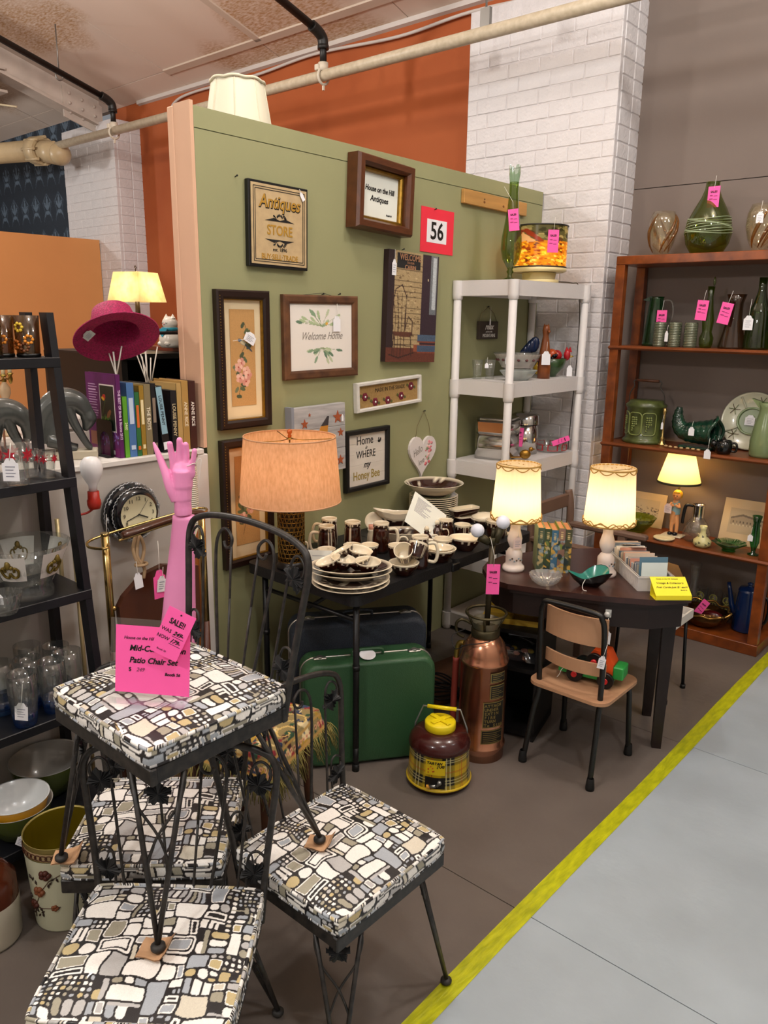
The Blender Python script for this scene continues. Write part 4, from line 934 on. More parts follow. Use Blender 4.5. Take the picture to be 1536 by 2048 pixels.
# ================================================================ corner desk
dk = mat('dark_mahogany', '#3a1c16', .35, noise=.35, nscale=8, stretch=(1, 4, 1), coat=.25); dk2 = mat('dark_stain', '#1c0e0c', .45)
top = [(-.94, 2.84), (-1.03, 2.715), (-1.2, 2.617), (-1.373, 2.546), (-1.53, 2.495), (-1.60, 2.50), (-1.66, 2.54), (-1.72, 2.60), (-1.75, 2.68), (-1.75, 2.80), (-1.66, 3.02), (-1.5, 3.2), (-1.28, 3.24), (-1.13, 3.2)]
DC = Vector((-1.35, 2.85))
t = thing('corner_desk', 'dark mahogany desk with curved front and square tapered legs', 'desk', (DC.x, DC.y, 0))
lp = [(x - DC.x, y - DC.y) for x, y in top]
B().prism(lp, .678, .70).obj('desk_top', dk, t)
B().prism([(x * .93, y * .93) for x, y in lp], .575, .677).obj('apron', dk2, t)
B().prism([(x * .975, y * .975) for x, y in lp], .664, .678).obj('top_moulding', dk2, t)
for x, y, s_ in ((-1.045, 2.925, .05), (-1.185, 3.16, .05), (-1.70, 2.93, .05), (-1.42, 3.13, .05)):
    b = B(); h = s_ / 2; q = .6
    cs_ = Matrix.Rotation(R(28), 3, 'Z'); vs = [cs_ @ Vector((sx * h * k, sy * h * k, z)) + Vector((x - DC.x, y - DC.y, 0)) for z, k in ((0, .72), (.575, 1)) for sx, sy in ((-1, -1), (1, -1), (1, 1), (-1, 1))]
    b.add(vs, [(0, 3, 2, 1), (4, 5, 6, 7)] + [(i, (i + 1) % 4, 4 + (i + 1) % 4, 4 + i) for i in range(4)]); b.obj('leg', dk2, t)
kp = (-1.185 - DC.x, 2.655 - DC.y); B().sph((kp[0] + .01, kp[1] - .018, .628), .012, 10).box((kp[0] + .008, kp[1] - .006, .628), (.022, .006, .03), rz=R(26)).obj('drawer_pull', mat('glass_knob', '#cfcfca', .15, .3), t)
price_tag(t, (kp[0] + .016, kp[1] - .036, .545), .042, .058, rot=(0, .05, R(26)), string=.045)
# shelf cabinet part under the curved end
t = thing('desk_shelf', 'black low shelf cabinet standing under the curved end of the desk', 'shelf', (-1.605, 2.705, 0), R(14))
for z in (.02, .3, .46): B().bx(-.14, .14, -.14, .14, z, z + .018).obj('shelf_board', mat('black_wood', '#0d0b0b', .5), t)
for x in (-.134, .134): B().bx(x - .006, x + .006, -.14, .14, 0, .459).obj('side_panel', mat('black_wood', '#0d0b0b', .5), t)
B().bx(-.128, .128, .128, .14, 0, .459).obj('back_panel', mat('black_wood', '#0d0b0b', .5), t)
t = thing('yellow_tray', 'mustard yellow compartment tray lying on the shelf under the desk', 'tray', (-1.615, 2.70, .4785), R(24))
ym = mat('mustard_plastic', '#b8962e', .4)
B().bx(-.12, .12, -.085, .085, 0, .004).obj('tray_floor', ym, t)
for a in (-1, 1): B().bx(-.12, .12, a * .085 - .003, a * .085 + .003, 0, .024).bx(a * .12 - .003, a * .12 + .003, -.085, .085, 0, .024).obj('tray_wall', ym, t)
B().bx(-.002, .002, -.085, .02, .004, .02).bx(-.12, .12, .02, .024, .004, .02).bx(.05, .054, .02, .085, .004, .02).obj('divider', ym, t)
t = thing('clear_bag', 'clear zip bag of small yellow and pink trinkets on the low shelf', 'bag', (-1.605, 2.70, .3185), R(14))
b = B(); n = 10; vs = []
for i in range(n + 1):
    for j in range(n + 1):
        u, v = i / n, j / n; e = 4 * min(u, 1 - u, v, 1 - v); e = min(e, 1); vs.append(((u - .5) * .24, (v - .5) * .16, .004 + .055 * math.sqrt(e) + .006 * math.sin(9 * u + 5 * v) * e))
b.add(vs, [(i * (n + 1) + j, (i + 1) * (n + 1) + j, (i + 1) * (n + 1) + j + 1, i * (n + 1) + j + 1) for i in range(n) for j in range(n)], True).obj('bag_film', glass('zip_film', '#e6e8ee', .08, tint=.9), t)
for k in range(9): B().sph((random.uniform(-.07, .07), random.uniform(-.04, .04), .016), random.uniform(.01, .016), 8, (1.3, .8, .8)).obj('trinket', mat('trinket_%d' % (k % 3), ('#d6b52a', '#d99078', '#3a3550')[k % 3], .4), t)
B().box((.02, .06, .062), (.13, .012, .008), rz=.1).obj('zip_strip', mat('zip_white', '#c9d3dc', .3), t)
# white wire-leg stand with fruit behind the desk
t = thing('fruit_stand', 'low white tray on thin black legs holding toy fruit, behind the desk', 'stand', (-1.34, 3.42, 0))
for x in (-.16, .16):
    for y in (-.1, .1): B().rod((x * 1.1, y * 1.1, 0), (x, y, .36), .008, 8).cyl((x * 1.1, y * 1.1, 0), .013, .02, 10).obj('leg', blk_m, t)
wp = mat('white_enamel', '#d8d4cc', .35)
B().bx(-.18, .18, -.12, .12, .355, .365).obj('tray', wp, t)
for a in (-1, 1): B().bx(-.18, .18, a * .12 - .004, a * .12 + .004, .36, .40).bx(a * .18 - .004, a * .18 + .004, -.12, .12, .36, .40).obj('tray_rim', wp, t)
for x, y, c_, lb_ in ((.02, -.05, '#c8741c', 'orange toy fruit in the white tray behind the desk'), (.09, -.03, '#8f1f16', 'red toy fruit in the white tray behind the desk'), (-.08, .0, '#c9a81a', 'yellow toy fruit in the white tray behind the desk')):
    f_ = thing('toy_fruit', lb_, 'fruit', (-1.34 + x, 3.42 + y, .366)); B().sph((0, 0, .042), .042, 16, (1, 1, .95)).obj('fruit', mat('fruit' + c_, c_, .5, bump=.2, bscale=80), f_); B().rod((0, 0, .08), (.004, 0, .09), .003, 6).obj('stem', wd, f_)
# ================================================================ on the green partition
def wall_thing(name, label, cat, yc, zc, tilt=0., group=None, x=XG + .0015):
    return thing(name, label, cat, (x, yc, zc), rot=(0, R(tilt), PI / 2), group=group)
def frame(t, w, h, bw, dep, m, y0=0., name='frame', bev=.004):
    """four mitred mouldings; outer size w x h, face width bw, depth dep, back at y0"""
    for k in range(4):
        L, S_ = (w, h) if k % 2 == 0 else (h, w)
        pts = [(-L / 2, -S_ / 2), (L / 2, -S_ / 2), (L / 2 - bw, -S_ / 2 + bw), (-L / 2 + bw, -S_ / 2 + bw)]
        b = B(); n = 4; vs = [(x, y0, z) for x, z in pts] + [(x, y0 - dep * .8, z) for x, z in pts]
        pin = [(-L / 2 + bw * .18, -S_ / 2 + bw * .18), (L / 2 - bw * .18, -S_ / 2 + bw * .18), (L / 2 - bw * .75, -S_ / 2 + bw * .75), (-L / 2 + bw * .75, -S_ / 2 + bw * .75)]
        vs += [(x, y0 - dep, z) for x, z in pin]
        fs = [(0, 3, 2, 1)[::-1]] + [(i, (i + 1) % 4, 4 + (i + 1) % 4, 4 + i)[::-1] for i in range(4)] + [(4 + i, 4 + (i + 1) % 4, 8 + (i + 1) % 4, 8 + i)[::-1] for i in range(4)] + [(8, 9, 10, 11)[::-1]]
        fs = [f[::-1] for f in fs]
        b.add(vs, fs); b.obj(name, m, t, rot=(0, -k * PI / 2, 0))
def nail(t, x, z): return B().rod((x, 0, z), (x, -.012, z + .003), .0022, 6).sph((x, -.012, z + .003), .004, 6).obj('pushpin', mat('black_pin', '#0c0c0c', .4), t)
gold_ink = mat('gold_ink', '#b0842c', .5); wht = mat('flat_white', '#e9e6e0', .6); paper = mat('white_sheet', '#e9ece2', .6)
# Antiques STORE sign
t = wall_thing('store_sign', 'black-framed tan sign reading Antiques Store Buy Sell Trade', 'sign', 2.157, 2.045, .8)
B().bx(-.153, .153, -.022, 0, -.157, .157, bev=.002).obj('board', mat('black_frame', '#141414', .4), t)
B().bx(-.142, .143, -.0245, -.02, -.146, .147).obj('face', mat('parchment_tan', '#c2a87e', .7, noise=.16, nscale=30), t)
b = B()
for q in (.0, .008):
    w, h = .131 - q, .136 - q
    for s in (-1, 1): b.bx(-w, w, -.0255, -.0245, s * h - .0012, s * h + .0012).bx(s * w - .0012, s * w + .0012, -.0255, -.0245, -h, h)
b.obj('border_line', INK, t)
text('Antiques', .068, INK, t, (.002, -.0252, .083), shear=.2, bold=.0025, sx=.86); text('Antiques', .068, gold_ink, t, (0, -.0262, .085), shear=.2, bold=.0006, sx=.86)
text('STORE', .052, gold_ink, t, (0, -.0255, -.018), bold=.0008, sx=.85); text('est. 1896', .02, INK, t, (0, -.0255, -.088)); text('BUY\u00b7SELL\u00b7TRADE', .029, gold_ink, t, (0, -.0255, -.117), sx=.88, bold=.0004)
for s in (1, -1):
    zc = -.017 + s * .034
    B().prism([(-.075, zc), (.075, zc), (.03, zc + s * .012), (0, zc + s * .004), (-.03, zc + s * .012)], -.0256, -.0246, 'y').obj('scroll_wing', INK, t)
    for x in (-.028, .028): B().tube([(x + (.012 - .0016 * a) * math.cos(a * (1 if x > 0 else -1) + PI / 2), -.0256, zc + s * (.016 + (.012 - .0016 * a) * math.sin(a * (1 if x > 0 else -1) - .5))) for a in np.linspace(0, 6, 20)], .0018, 5).obj('scroll', INK, t)
    for k in range(5): a = (k - 2) * .55; B().sph((.014 * math.sin(a), -.0252, zc + s * (.012 + .012 * math.cos(a))), .005, 8, (.7, .2, 1.1)).obj('petal', INK, t)
price_tag(t, (.115, -.03, .125), .016, .036, rot=(0, -.6, 0), string=.01, lines=False); nail(t, -.195, .157)
# House on the Hill frame
t = wall_thing('deep_frame', 'deep walnut frame with gilt liner around a white card in black script', 'picture', 2.745, 2.222, 2.5)
wn = mat('walnut_frame', '#5c3116', .35, noise=.35, nscale=12, stretch=(2, 2, 8), coat=.2)
frame(t, .37, .30, .042, .075, wn); frame(t, .288, .218, .018, .04, mat('gilt_liner', '#9a7426', .35, .7, noise=.3, nscale=60), name='gilt_liner')
B().bx(-.13, .13, -.02, -.012, -.096, .096).obj('card', paper, t)
text('House on the Hill', .031, INK, t, (.004, -.021, .028), shear=.15, bold=.0007, sx=.86); text('Antiques', .033, INK, t, (.002, -.021, -.012), shear=.15, bold=.0007); text('Booth 56', .01, INK, t, (.07, -.021, -.07), shear=.2, bold=.0002)
# 56 card
t = wall_thing('booth_number', 'bright red paper card with a black 56 pinned to the partition', 'sign', 3.2, 2.117, 1)
B().bx(-.132, .13, -.0015, 0, -.102, .104).obj('red_card', mat('red_card', '#ea3044', .7), t); B().bx(-.085, .072, -.0025, -.0015, -.055, .052).obj('white_label', mat('white_card', '#eeeef2', .7), t); text('56', .112, INK, t, (-.006, -.003, -.004), bold=.002, sx=.95); nail(t, -.03, .098)
# Welcome cabin canvas
t = wall_thing('cabin_canvas', 'unframed canvas of a log cabin porch with rocking chair, reading Welcome Cabin', 'picture', 2.985, 1.75, 2)
p = Paint(110, 150, '#a8926a')
for k in range(16): p.rect(.12, .68, .16 + k * .048, .165 + k * .048, '#5a4730')
for k in range(120): p.rect(*(lambda x, y: (x, x + random.uniform(.01, .06), y, y + .008))(random.uniform(.14, .62), random.uniform(.2, .82)), random.choice(['#80694a', '#c2ad84', '#6d5638']))
p.rect(0, .13, 0, 1, '#2a1a1c'); p.rect(.66, 1, 0, 1, '#31202a'); p.rect(.84, .97, .45, 1, '#6f7478'); p.rect(.88, .95, .5, .98, '#b9c0c4'); p.ell(.79, .77, .012, .008, '#d9c9a0')
p.rect(0, 1, 0, .13, '#5e2f20'); p.rect(.55, 1, .1, .17, '#8a4a30')
for y0, c_ in ((.2, '#46586e'), (.1, '#3f4f66')): p.rect(.62, 1, y0, y0 + .06, c_); p.rect(.62, 1, y0 - .012, y0, '#7a3d28')
ch = '#3a2219'
for x0 in (.16, .22, .28, .34): p.line([(x0, .06), (x0 + .01, .4), (x0 - .01 + .5 * (x0 - .25), .62)], .012, ch)
p.line([(.13, .3), (.1, .5), (.16, .66), (.28, .7), (.37, .6), (.36, .3)], .016, ch); p.line([(.36, .3), (.42, .42), (.5, .38), (.5, .25)], .014, ch); p.poly([(.12, .28), (.5, .28), (.48, .23), (.14, .24)], '#57301f'); p.line([(.06, .07), (.25, .04), (.55, .09)], .016, '#2b1811'); p.line([(.47, .26), (.5, .06)], .016, ch); p.line([(.15, .26), (.12, .06)], .016, ch); p.line([(.16, .16), (.48, .15)], .01, ch)
p.rect(.16, .62, .85, .98, '#1c1a1a')
print_sheet('canvas_face', p.speck(.12), .375, .505, t, attr_mat('print_matt', .75), (0, -.0305, 0))
B().bx(-.1872, .1872, -.030, 0, -.2522, .2522).obj('stretcher', mat('canvas_edge', '#2c1a18', .8), t)
tan_ink = mat('tan_ink', '#a87a5a', .6); text('WELCOME', .038, tan_ink, t, (-.03, -.0312, .226), sx=.85, bold=.0006); text('TO OUR', .014, tan_ink, t, (-.03, -.0312, .203)); text('CABIN', .028, tan_ink, t, (-.03, -.0312, .182), bold=.0004)
price_tag(t, (-.15, -.034, .175), .03, .07, string=.045); nail(t, -.06, .262)
# two tall framed flower prints
def flower_print(seed, bird):
    rg = random.Random(seed); p = Paint(64, 190, '#b98d55'); p.speck(.05)
    pts = [(.3, .12), (.45, .3), (.25, .42), (.5, .58), (.75, .7), (.6, .85)]
    p.line(pts, .02, '#5c4630')
    for k in range(26):
        i = rg.randrange(5); a = rg.random(); x = pts[i][0] * (1 - a) + pts[i + 1][0] * a + rg.uniform(-.2, .2); y = pts[i][1] * (1 - a) + pts[i + 1][1] * a + rg.uniform(-.05, .05); p.ell(x, y, .11, .02, rg.choice(['#56603f', '#6a7050', '#454f36']), rg.uniform(-1.2, 1.2))
    for k in range(6):
        x, y = rg.uniform(.2, .7), rg.uniform(.22, .55)
        for q in range(5): p.ell(x + .09 * math.cos(q * 1.26), y + .03 * math.sin(q * 1.26), .075, .024, rg.choice(['#d9a592', '#e3b9a6', '#c98a7c']), q)
        p.ell(x, y, .03, .01, '#a8402f')
    if bird: p.ell(.5, .66, .16, .022, '#9a9a86', -.5); p.ell(.38, .685, .07, .017, '#38506a'); p.line([(.6, .64), (.85, .57)], .05, '#3c4450'); p.ell(.5, .655, .1, .012, '#cdbf9a', -.5)
    else: p.line([(.5, .9), (.5, .55)], .02, '#57452c')
    return p
dkf = mat('dark_ornate_frame', '#25140e', .4, noise=.3, nscale=20)
for zc, sd, lab in ((1.535, 3, 'tall dark frame with a bird and flower print, upper of the pair'), (.966, 8, 'tall dark frame with a blossom print, partly behind the table lamp')):
    t = wall_thing('framed_print', lab, 'picture', 1.968, zc, group='tall framed flower prints')
    frame(t, .258, .528, .034, .03, dkf); frame(t, .196, .466, .007, .022, mat('gilt_liner', '#9a7426', .35, .7), name='inner_fillet')
    B().bx(-.095, .095, -.008, -.002, -.229, .229).obj('mat_board', mat('cream_mount', '#d8c6a2', .8), t)
    print_sheet('flower_print', flower_print(sd, zc > 1.2), .122, .37, t, attr_mat('print_matt', .75), (0, -.0095, .008))
    b = B()
    for k in range(46): b.sph((-.117, -.0305, -.245 + k * .0108), .0022, 6)
    o = b.obj('bead_row', mat('gilt_bead', '#8a6a2c', .4, .6), t); o['kind'] = 'stuff'
    if zc > 1.2: price_tag(t, (.03, -.02, .085), .055, .042, rot=(0, .5, 0), string=.06, stringto=(-.07, 0, -.05))
# Welcome Home square frame
t = wall_thing('rustic_frame', 'rustic brown wood frame with green leaves print reading Welcome Home', 'picture', 2.395, 1.62, -.5)
frame(t, .44, .345, .036, .022, mat('rustic_wood', '#6a4427', .7, noise=.4, nscale=16, stretch=(1, 1, 1), col2='#472b18'))
B().bx(-.19, .19, -.012, 0, -.142, .142).obj('print_board', mat('print_white', '#e6e0d8', .6), t)
p = Paint(120, 96, '#e6e0d8'); rg = random.Random(5)
for cy_, sg in ((.66, 1), (.34, -1)):
    for k in range(15):
        a = rg.uniform(.2, PI - .2) * sg; L = rg.uniform(.06, .3); x, y = .5 + L * math.cos(a) * 1.25 - .02, cy_ + L * math.sin(a) * .8; p.line([(.5, cy_), (x, y)], .006, '#8b9a72'); p.ell(x, y, .05, .022, rg.choice(['#7f9a7a', '#a8ba8f', '#5d7a60', '#b9c3a0']), math.atan2(y - cy_, x - .5))
p.ell(.58, .7, .02, .025, '#d8a23a')
print_sheet('leaf_print', p, .372, .276, t, attr_mat('print_matt', .75), (0, -.0126, 0)); text('Welcome Home', .045, mat('grey_script', '#8c857c', .7), t, (0, -.0132, .004), shear=.45, sx=.8)
price_tag(t, (.085, -.02, .055), .044, .066, string=.08, lines=False); nail(t, .015, .176); nail(t, .115, .178); B().tube([(-.1, -.004, .172), (.015, -.008, .182), (.07, -.004, .172)], .001, 4).obj('hanging_wire', mat('wire_dark', '#3a3530', .5), t)
# moon and stars plank sign
t = wall_thing('moon_sign', 'white plank sign with striped crescent moon and rust stars behind the lamp', 'sign', 2.355, 1.182, -1)
for k in range(3): B().bx(-.16, .16, -.038, -.008, -.15 + k * .1005, -.0505 + k * .1005, bev=.002).obj('plank', mat('whitewash', '#b9b7b6', .75, noise=.25, nscale=14, stretch=(.4, 1, 3), col2='#8e8c8b'), t)
B().bx(-.165, -.15, -.04, 0, -.152, .155).obj('side_batten', mat('blue_grey_edge', '#8a8f98', .7), t)
rust = mat('rust_star', '#a0502c', .7)
def star(x, z, r): return B().prism([((r if k % 2 == 0 else r * .42) * math.sin(k * PI / 5) + x, (r if k % 2 == 0 else r * .42) * math.cos(k * PI / 5) + z) for k in range(10)], -.0405, -.038, 'y').obj('star', rust, t)
for x, z, r in ((-.09, .078, .022), (.11, .09, .03), (.128, .02, .02), (-.06, .115, .008), (.125, -.105, .024)): star(x, z, r)
for k, c_ in enumerate(('#3b3536', '#c2812c', '#5a5250', '#b87428', '#3b3536')):
    z0, z1 = .1 - k * .04, .1 - (k + 1) * .04
    ptsl = [(-.055 + .1 * ((.11 - z) / .21 - .5) ** 2 * 2 - .02 * k * .3, z) for z in (z0, z1)]; ptsr = [(.055 - .09 * math.sqrt(max(0, (.105 - z) / .25)), z) for z in (z0, z1)]
    l0 = .055 - .115 * ((.102 - z0) / .2) ** .55; l1 = .055 - .115 * ((.102 - z1) / .2) ** .55; r0 = .055 - .03 * ((.102 - z0) / .2); r1 = .055 - .03 * ((.102 - z1) / .2)
    B().prism([(l0, z0), (r0, z0), (r1, z1), (l1, z1)], -.041, -.038, 'y').obj('moon_stripe', mat('moon' + c_, c_, .7), t)
price_tag(t, (.135, -.045, .085), .012, .03, string=.0, lines=False)
# Made in the Shade
t = wall_thing('shade_sign', 'narrow white-framed burlap sign reading Made in the Shade with red flowers', 'sign', 2.84, 1.354, -2.6)
frame(t, .468, .136, .017, .028, mat('distressed_white', '#d9d6cf', .6, noise=.15, nscale=25)); B().bx(-.22, .22, -.012, 0, -.054, .054).obj('burlap', mat('burlap', '#a5844f', .9, noise=.2, nscale=120), t)
text('MADE IN THE SHADE', .027, mat('brown_ink', '#3a2b1a', .7), t, (.01, -.0126, .022), sx=.85)
for x, z in ((-.17, -.0), (-.1, -.03), (-.01, -.032), (.09, -.022), (.165, .018)):
    f_ = B()
    for q in range(6): a = q * PI / 3; f_.sph((x + .012 * math.cos(a), -.0135, z + .012 * math.sin(a)), .009, 8, (1, .3, 1))
    f_ = f_.obj('flower', mat('dark_red_felt', '#6d1b2c', .8), t); B().sph((x, -.016, z), .0055, 8, (1, .5, 1)).obj('flower_button', wht, f_); B().prism([(x + .012, z - .008), (x + .03, z - .016), (x + .036, z - .008), (x + .028, z)], -.0135, -.0125, 'y').prism([(x - .012, z + .004), (x - .03, z + .016), (x - .036, z + .006), (x - .026, z - .002)], -.0135, -.0125, 'y').obj('felt_leaf', mat('olive_felt', '#5a5a2e', .8), f_)
# Home is where my Honey Bee
t = wall_thing('honey_sign', 'black-framed plank print reading Home is Where my Honey Bee', 'sign', 2.69, 1.055, -.6)
frame(t, .304, .288, .022, .026, mat('black_frame', '#141414', .4)); 
for k in range(5): B().bx(-.135, .135, -.008, 0, -.127 + k * .0512, -.0765 + k * .0512).obj('plank', mat('pale_plank', '#ddd5c9', .75, noise=.1, nscale=10, stretch=(.4, 1, 3)), t)
text('Home', .058, INK, t, (-.012, -.0088, .088), sx=.8); text('is', .024, INK, t, (-.005, -.0088, .055), shear=.5); text('WHERE', .05, INK, t, (-.005, -.0088, .022), sx=.8); text('my', .044, INK, t, (0, -.0088, -.028), shear=.45, bold=.0005, sx=.85); text('Honey Bee', .058, mat('olive_gold_ink', '#9a8432', .6), t, (0, -.0088, -.078), sx=.72, bold=.0003)
bb = B().sph((.088, -.0095, .075), .009, 8, (1.2, .3, .8)).sph((.098, -.0095, .083), .007, 8, (.6, .2, 1.2)).sph((.085, -.0095, .087), .006, 8, (.6, .2, 1.2)); bb.obj('bee', INK, t)
# hanging heart
t = wall_thing('heart_plaque', 'white wooden heart plaque with pink roses, hung on a wire by the shelving', 'sign', 3.112, 1.03, 3)
hp = [(.108 * (16 * math.sin(a) ** 3) / 16, .11 * (13 * math.cos(a) - 5 * math.cos(2 * a) - 2 * math.cos(3 * a) - math.cos(4 * a)) / 15) for a in np.linspace(0, 2 * PI, 44)[:-1]]
B().prism(hp, -.014, 0, 'y').obj('heart_board', mat('heart_white', '#ddd5d2', .6), t)
text('Hello', .05, mat('grey_script', '#8c857c', .7), t, (-.045, -.0146, .012), shear=.4, sx=.7, rot=(PI / 2, R(-25), 0)); text('love', .042, mat('grey_script', '#8c857c', .7), t, (-.012, -.0146, -.042), shear=.4, sx=.7, rot=(PI / 2, R(-25), 0))
for k in range(22):
    q = random.random(); x, z = .03 + .055 * random.random() - .02 * q, .05 - .11 * q + random.uniform(-.01, .02)
    c_ = ('#d98d92', '#c9676c', '#8f9a78', '#e3b9b0')[k % 4]; B().sph((x, -.0145, z), random.uniform(.006, .012), 8, (1, .2, .8)).obj('painted_rose' if k % 4 != 2 else 'painted_leaf', mat('rose' + c_, c_, .7), t)
B().tube([(-.06, -.008, .078), (-.05, -.006, .14), (0, -.006, .215), (.045, -.006, .15), (.06, -.008, .088)], .0012, 5).obj('hanging_wire', mat('wire_brown', '#6d5a3a', .5), t); nail(t, 0, .215)
# pine strip, relax plaque
t = wall_thing('pine_cleat', 'bare pine cleat nailed near the top of the green partition', 'board', 3.683, 2.3, .5)
B().bx(-.297, .297, -.022, 0, -.034, .034, bev=.002).obj('board', mat('raw_pine', '#c1904e', .6, noise=.25, nscale=7, stretch=(.5, 1, 6)), t)
for x in (-.12, .17): B().cyl((x, -.0225, .004), .004, .001, 8, M_=MX).obj('screw', mat('black_pin', '#0c0c0c', .4), t)
for x in (-.1, .08): B().sph((x - .02, -.0222, -.01), .008, 8, (1.2, .1, .8)).obj('knot', mat('pine_knot', '#7d4a1c', .6), t)
t = wall_thing('relax_plaque', 'small dark wooden plaque reading relax mountains behind the shelving', 'sign', 3.66, 1.646)
B().bx(-.09, .09, -.02, 0, -.047, .047, bev=.002).obj('board', mat('dark_plaque', '#463a30', .7, noise=.3, nscale=20), t)
text('relax', .045, wht, t, (0, -.0208, .018), shear=.4, bold=.0006, sx=.85); text('you\u2019re at the', .012, wht, t, (0, -.0208, -.008)); text('MOUNTAINS', .026, wht, t, (0, -.0208, -.029), sx=.8)
B().tube([(-.085, -.01, .047), (-.06, -.008, .09), (0, -.008, .122), (.06, -.008, .09), (.085, -.01, .047)], .0013, 5).obj('hanging_wire', mat('wire_brown', '#6d5a3a', .5), t); nail(t, 0, .122); price_tag(t, (0, -.026, .045), .012, .034, string=.06, lines=False)
# ================================================================ lamp on the black table
t = thing('table_lamp', 'pierced brass table lamp with a large tan linen drum shade', 'lamp', (-2.215, 1.985, TZ + .001))
B().lathe([(0, 0), (.06, 0), (.06, .012), (.054, .02), (.054, .03), (0, .03)], 30).obj('base', mat('black_lacquer', '#141110', .35), t)
pb = mat('pierced_brass', '#8c6a30', .35, .9)
B().lathe([(0, .03), (.044, .03), (.044, .3), (0, .3)], 24).obj('inner_tube', mat('warm_core', '#3a2a14', .6), t)
b = B(); nr, nc = 15, 18; q = .0032
for i in range(nr + 1): b.tube([(.052 * math.cos(a), .052 * math.sin(a), .032 + i * .0178) for a in np.linspace(0, 2 * PI, 25)[:-1]], .0022, 4, closed=True)
for k in range(nc):
    a0_ = k * 2 * PI / nc
    for sg in (-1, 1): b.tube([(.052 * math.cos(a0_ + sg * j * .12), .052 * math.sin(a0_ + sg * j * .12), .032 + j * .0178) for j in range(nr + 1)], .0022, 4)
o = b.obj('pierced_sleeve', pb, t); o['kind'] = 'stuff'
B().lathe([(.05, .3), (.056, .302), (.056, .312), (.02, .318), (.012, .34), (0, .34)], 24).obj('cap', pb, t)
sh = shade_mat('tan_linen', '#e6bb96', .42, noise=.14, nscale=110, col2='#d3a47e', stretch=(1, 1, .35))
n = 64; S0, S1 = .273, .525
B().lathe([(.197, S0), (.176, S1)], n).obj('shade', sh, t)
B().lathe([(.1955, S0), (.198, S0 - .001), (.198, S0 + .004), (.1955, S0 + .004)], n).obj('shade_trim', mat('linen_trim', '#d3a47e', .9), t)
B().lathe([(.174, S1 - .004), (.1775, S1 - .004), (.1775, S1 + .001), (.174, S1)], n).obj('shade_trim', mat('linen_trim', '#d3a47e', .9), t)
b = B().rod((0, 0, .34), (0, 0, .52), .003, 6).lathe([(0, .51), (.012, .513), (.012, .517), (0, .52)], 14)
for k in range(3): a = k * 2 * PI / 3 + .6; b.tube([(0, 0, .515), (.05 * math.cos(a), .05 * math.sin(a), .511), (.176 * math.cos(a), .176 * math.sin(a), .52)], .0018, 5)
b.obj('spider', pb, t)
B().lathe([(0, .518), (.006, .518), (.008, .526), (.005, .531), (.01, .538), (.009, .548), (0, .552)], 14).obj('finial', mat('amber_finial', '#b5541c', .25), t)
B().lathe([(0, .36), (.014, .362), (.026, .40), (.028, .42), (.02, .445), (0, .452)], 16).obj('bulb', mat('lit_bulb_warm', '#ffd9a0', .4, emit='#ffcf95', estr=34), t)
# ================================================================ drip-glaze crockery
glz = attr_mat('drip_glaze', .14, coat=.5)
CREAM, BRN = np.array(lin('#e8dcc2')), np.array(lin('#2a0f08'))
crm = mat('cream_glaze', '#e6dabf', .18, coat=.4)
def drip_mesh(name, prof, iout, zr, n=56, sx=1., sy=1., drip=.012, stripes=0, seed=0, wall=None, inner=None):
    """prof (r,z); points up to index iout are the outside (bottom to rim), the rest the inside"""
    rg = random.Random(seed); P_ = []
    for i, (a, c) in enumerate(zip(prof, prof[1:])):
        k = 10 if i < iout else 3
        for j in range(k): P_.append((a[0] + (c[0] - a[0]) * j / k, a[1] + (c[1] - a[1]) * j / k, i < iout))
    P_.append((*prof[-1], False)); ph = [rg.uniform(0, 6.3) for _ in range(4)]; nd = rg.randint(9, 13)
    def drp(a): s = math.cos(nd * a + ph[0]) ; return drip * (.35 + max(0, s) ** 6 * rg2[int((a * nd + ph[0]) / (2 * PI)) % 13])
    rg2 = [rg.uniform(.3, 1.6) for _ in range(13)]; st = sorted(rg.uniform(0, 2 * PI) for _ in range(stripes)) if stripes else []
    vs = []; cs = []; fs = []
    for r, z, out in P_:
        for k in range(n):
            a = 2 * PI * k / n; vs.append((max(r, .0005) * math.cos(a) * sx, max(r, .0005) * math.sin(a) * sy, z))
            if not out: c = CREAM if inner is None else inner
            elif z > zr - drp(a): c = CREAM
            elif any(abs((a - s_ + PI) % (2 * PI) - PI) < .75 * PI / n * 1.6 for s_ in st): c = CREAM * .8
            else: c = BRN * (1 + 1.1 * max(0, math.sin(3 * a + ph[1]) * math.sin(80 * z + ph[2])))
            cs.append(c)
    m = len(P_)
    for i in range(m - 1):
        for k in range(n): fs.append((i * n + k, i * n + (k + 1) % n, (i + 1) * n + (k + 1) % n, (i + 1) * n + k))
    me = bpy.data.meshes.new(name); me.from_pydata(vs, [], fs); me.polygons.foreach_set('use_smooth', [True] * len(fs)); me.update(); set_print(me, np.array(cs)); me.materials.append(glz)
    return me
def mesh_obj(name, me, parent, loc=None, rot=None):
    o = bpy.data.objects.new(name, me); link(o, parent)
    if loc: o.location = loc
    if rot: o.rotation_euler = rot
    return o
def handle(parent, r, z0, z1, out=.032, rad=.006, ang=0., m=None):
    c, s = math.cos(ang), math.sin(ang); zz = [(r - .004, z0), (r + out * .7, z0 - .002), (r + out, z0 + (z1 - z0) * .3), (r + out, z0 + (z1 - z0) * .7), (r + out * .7, z1 + .002), (r - .004, z1)]
    return B().tube(spline([(q * c, q * s, z) for q, z in zz], 5), rad, 10).obj('handle', m or crm, parent)
MUG = drip_mesh('mug_body', [(0, 0), (.03, 0), (.035, .01), (.0375, .05), (.034, .1), (.031, .108), (.034, .113), (.034, .13), (.031, .131), (.029, .11), (.03, .02), (0, .012)], 7, .127, stripes=6, seed=2)
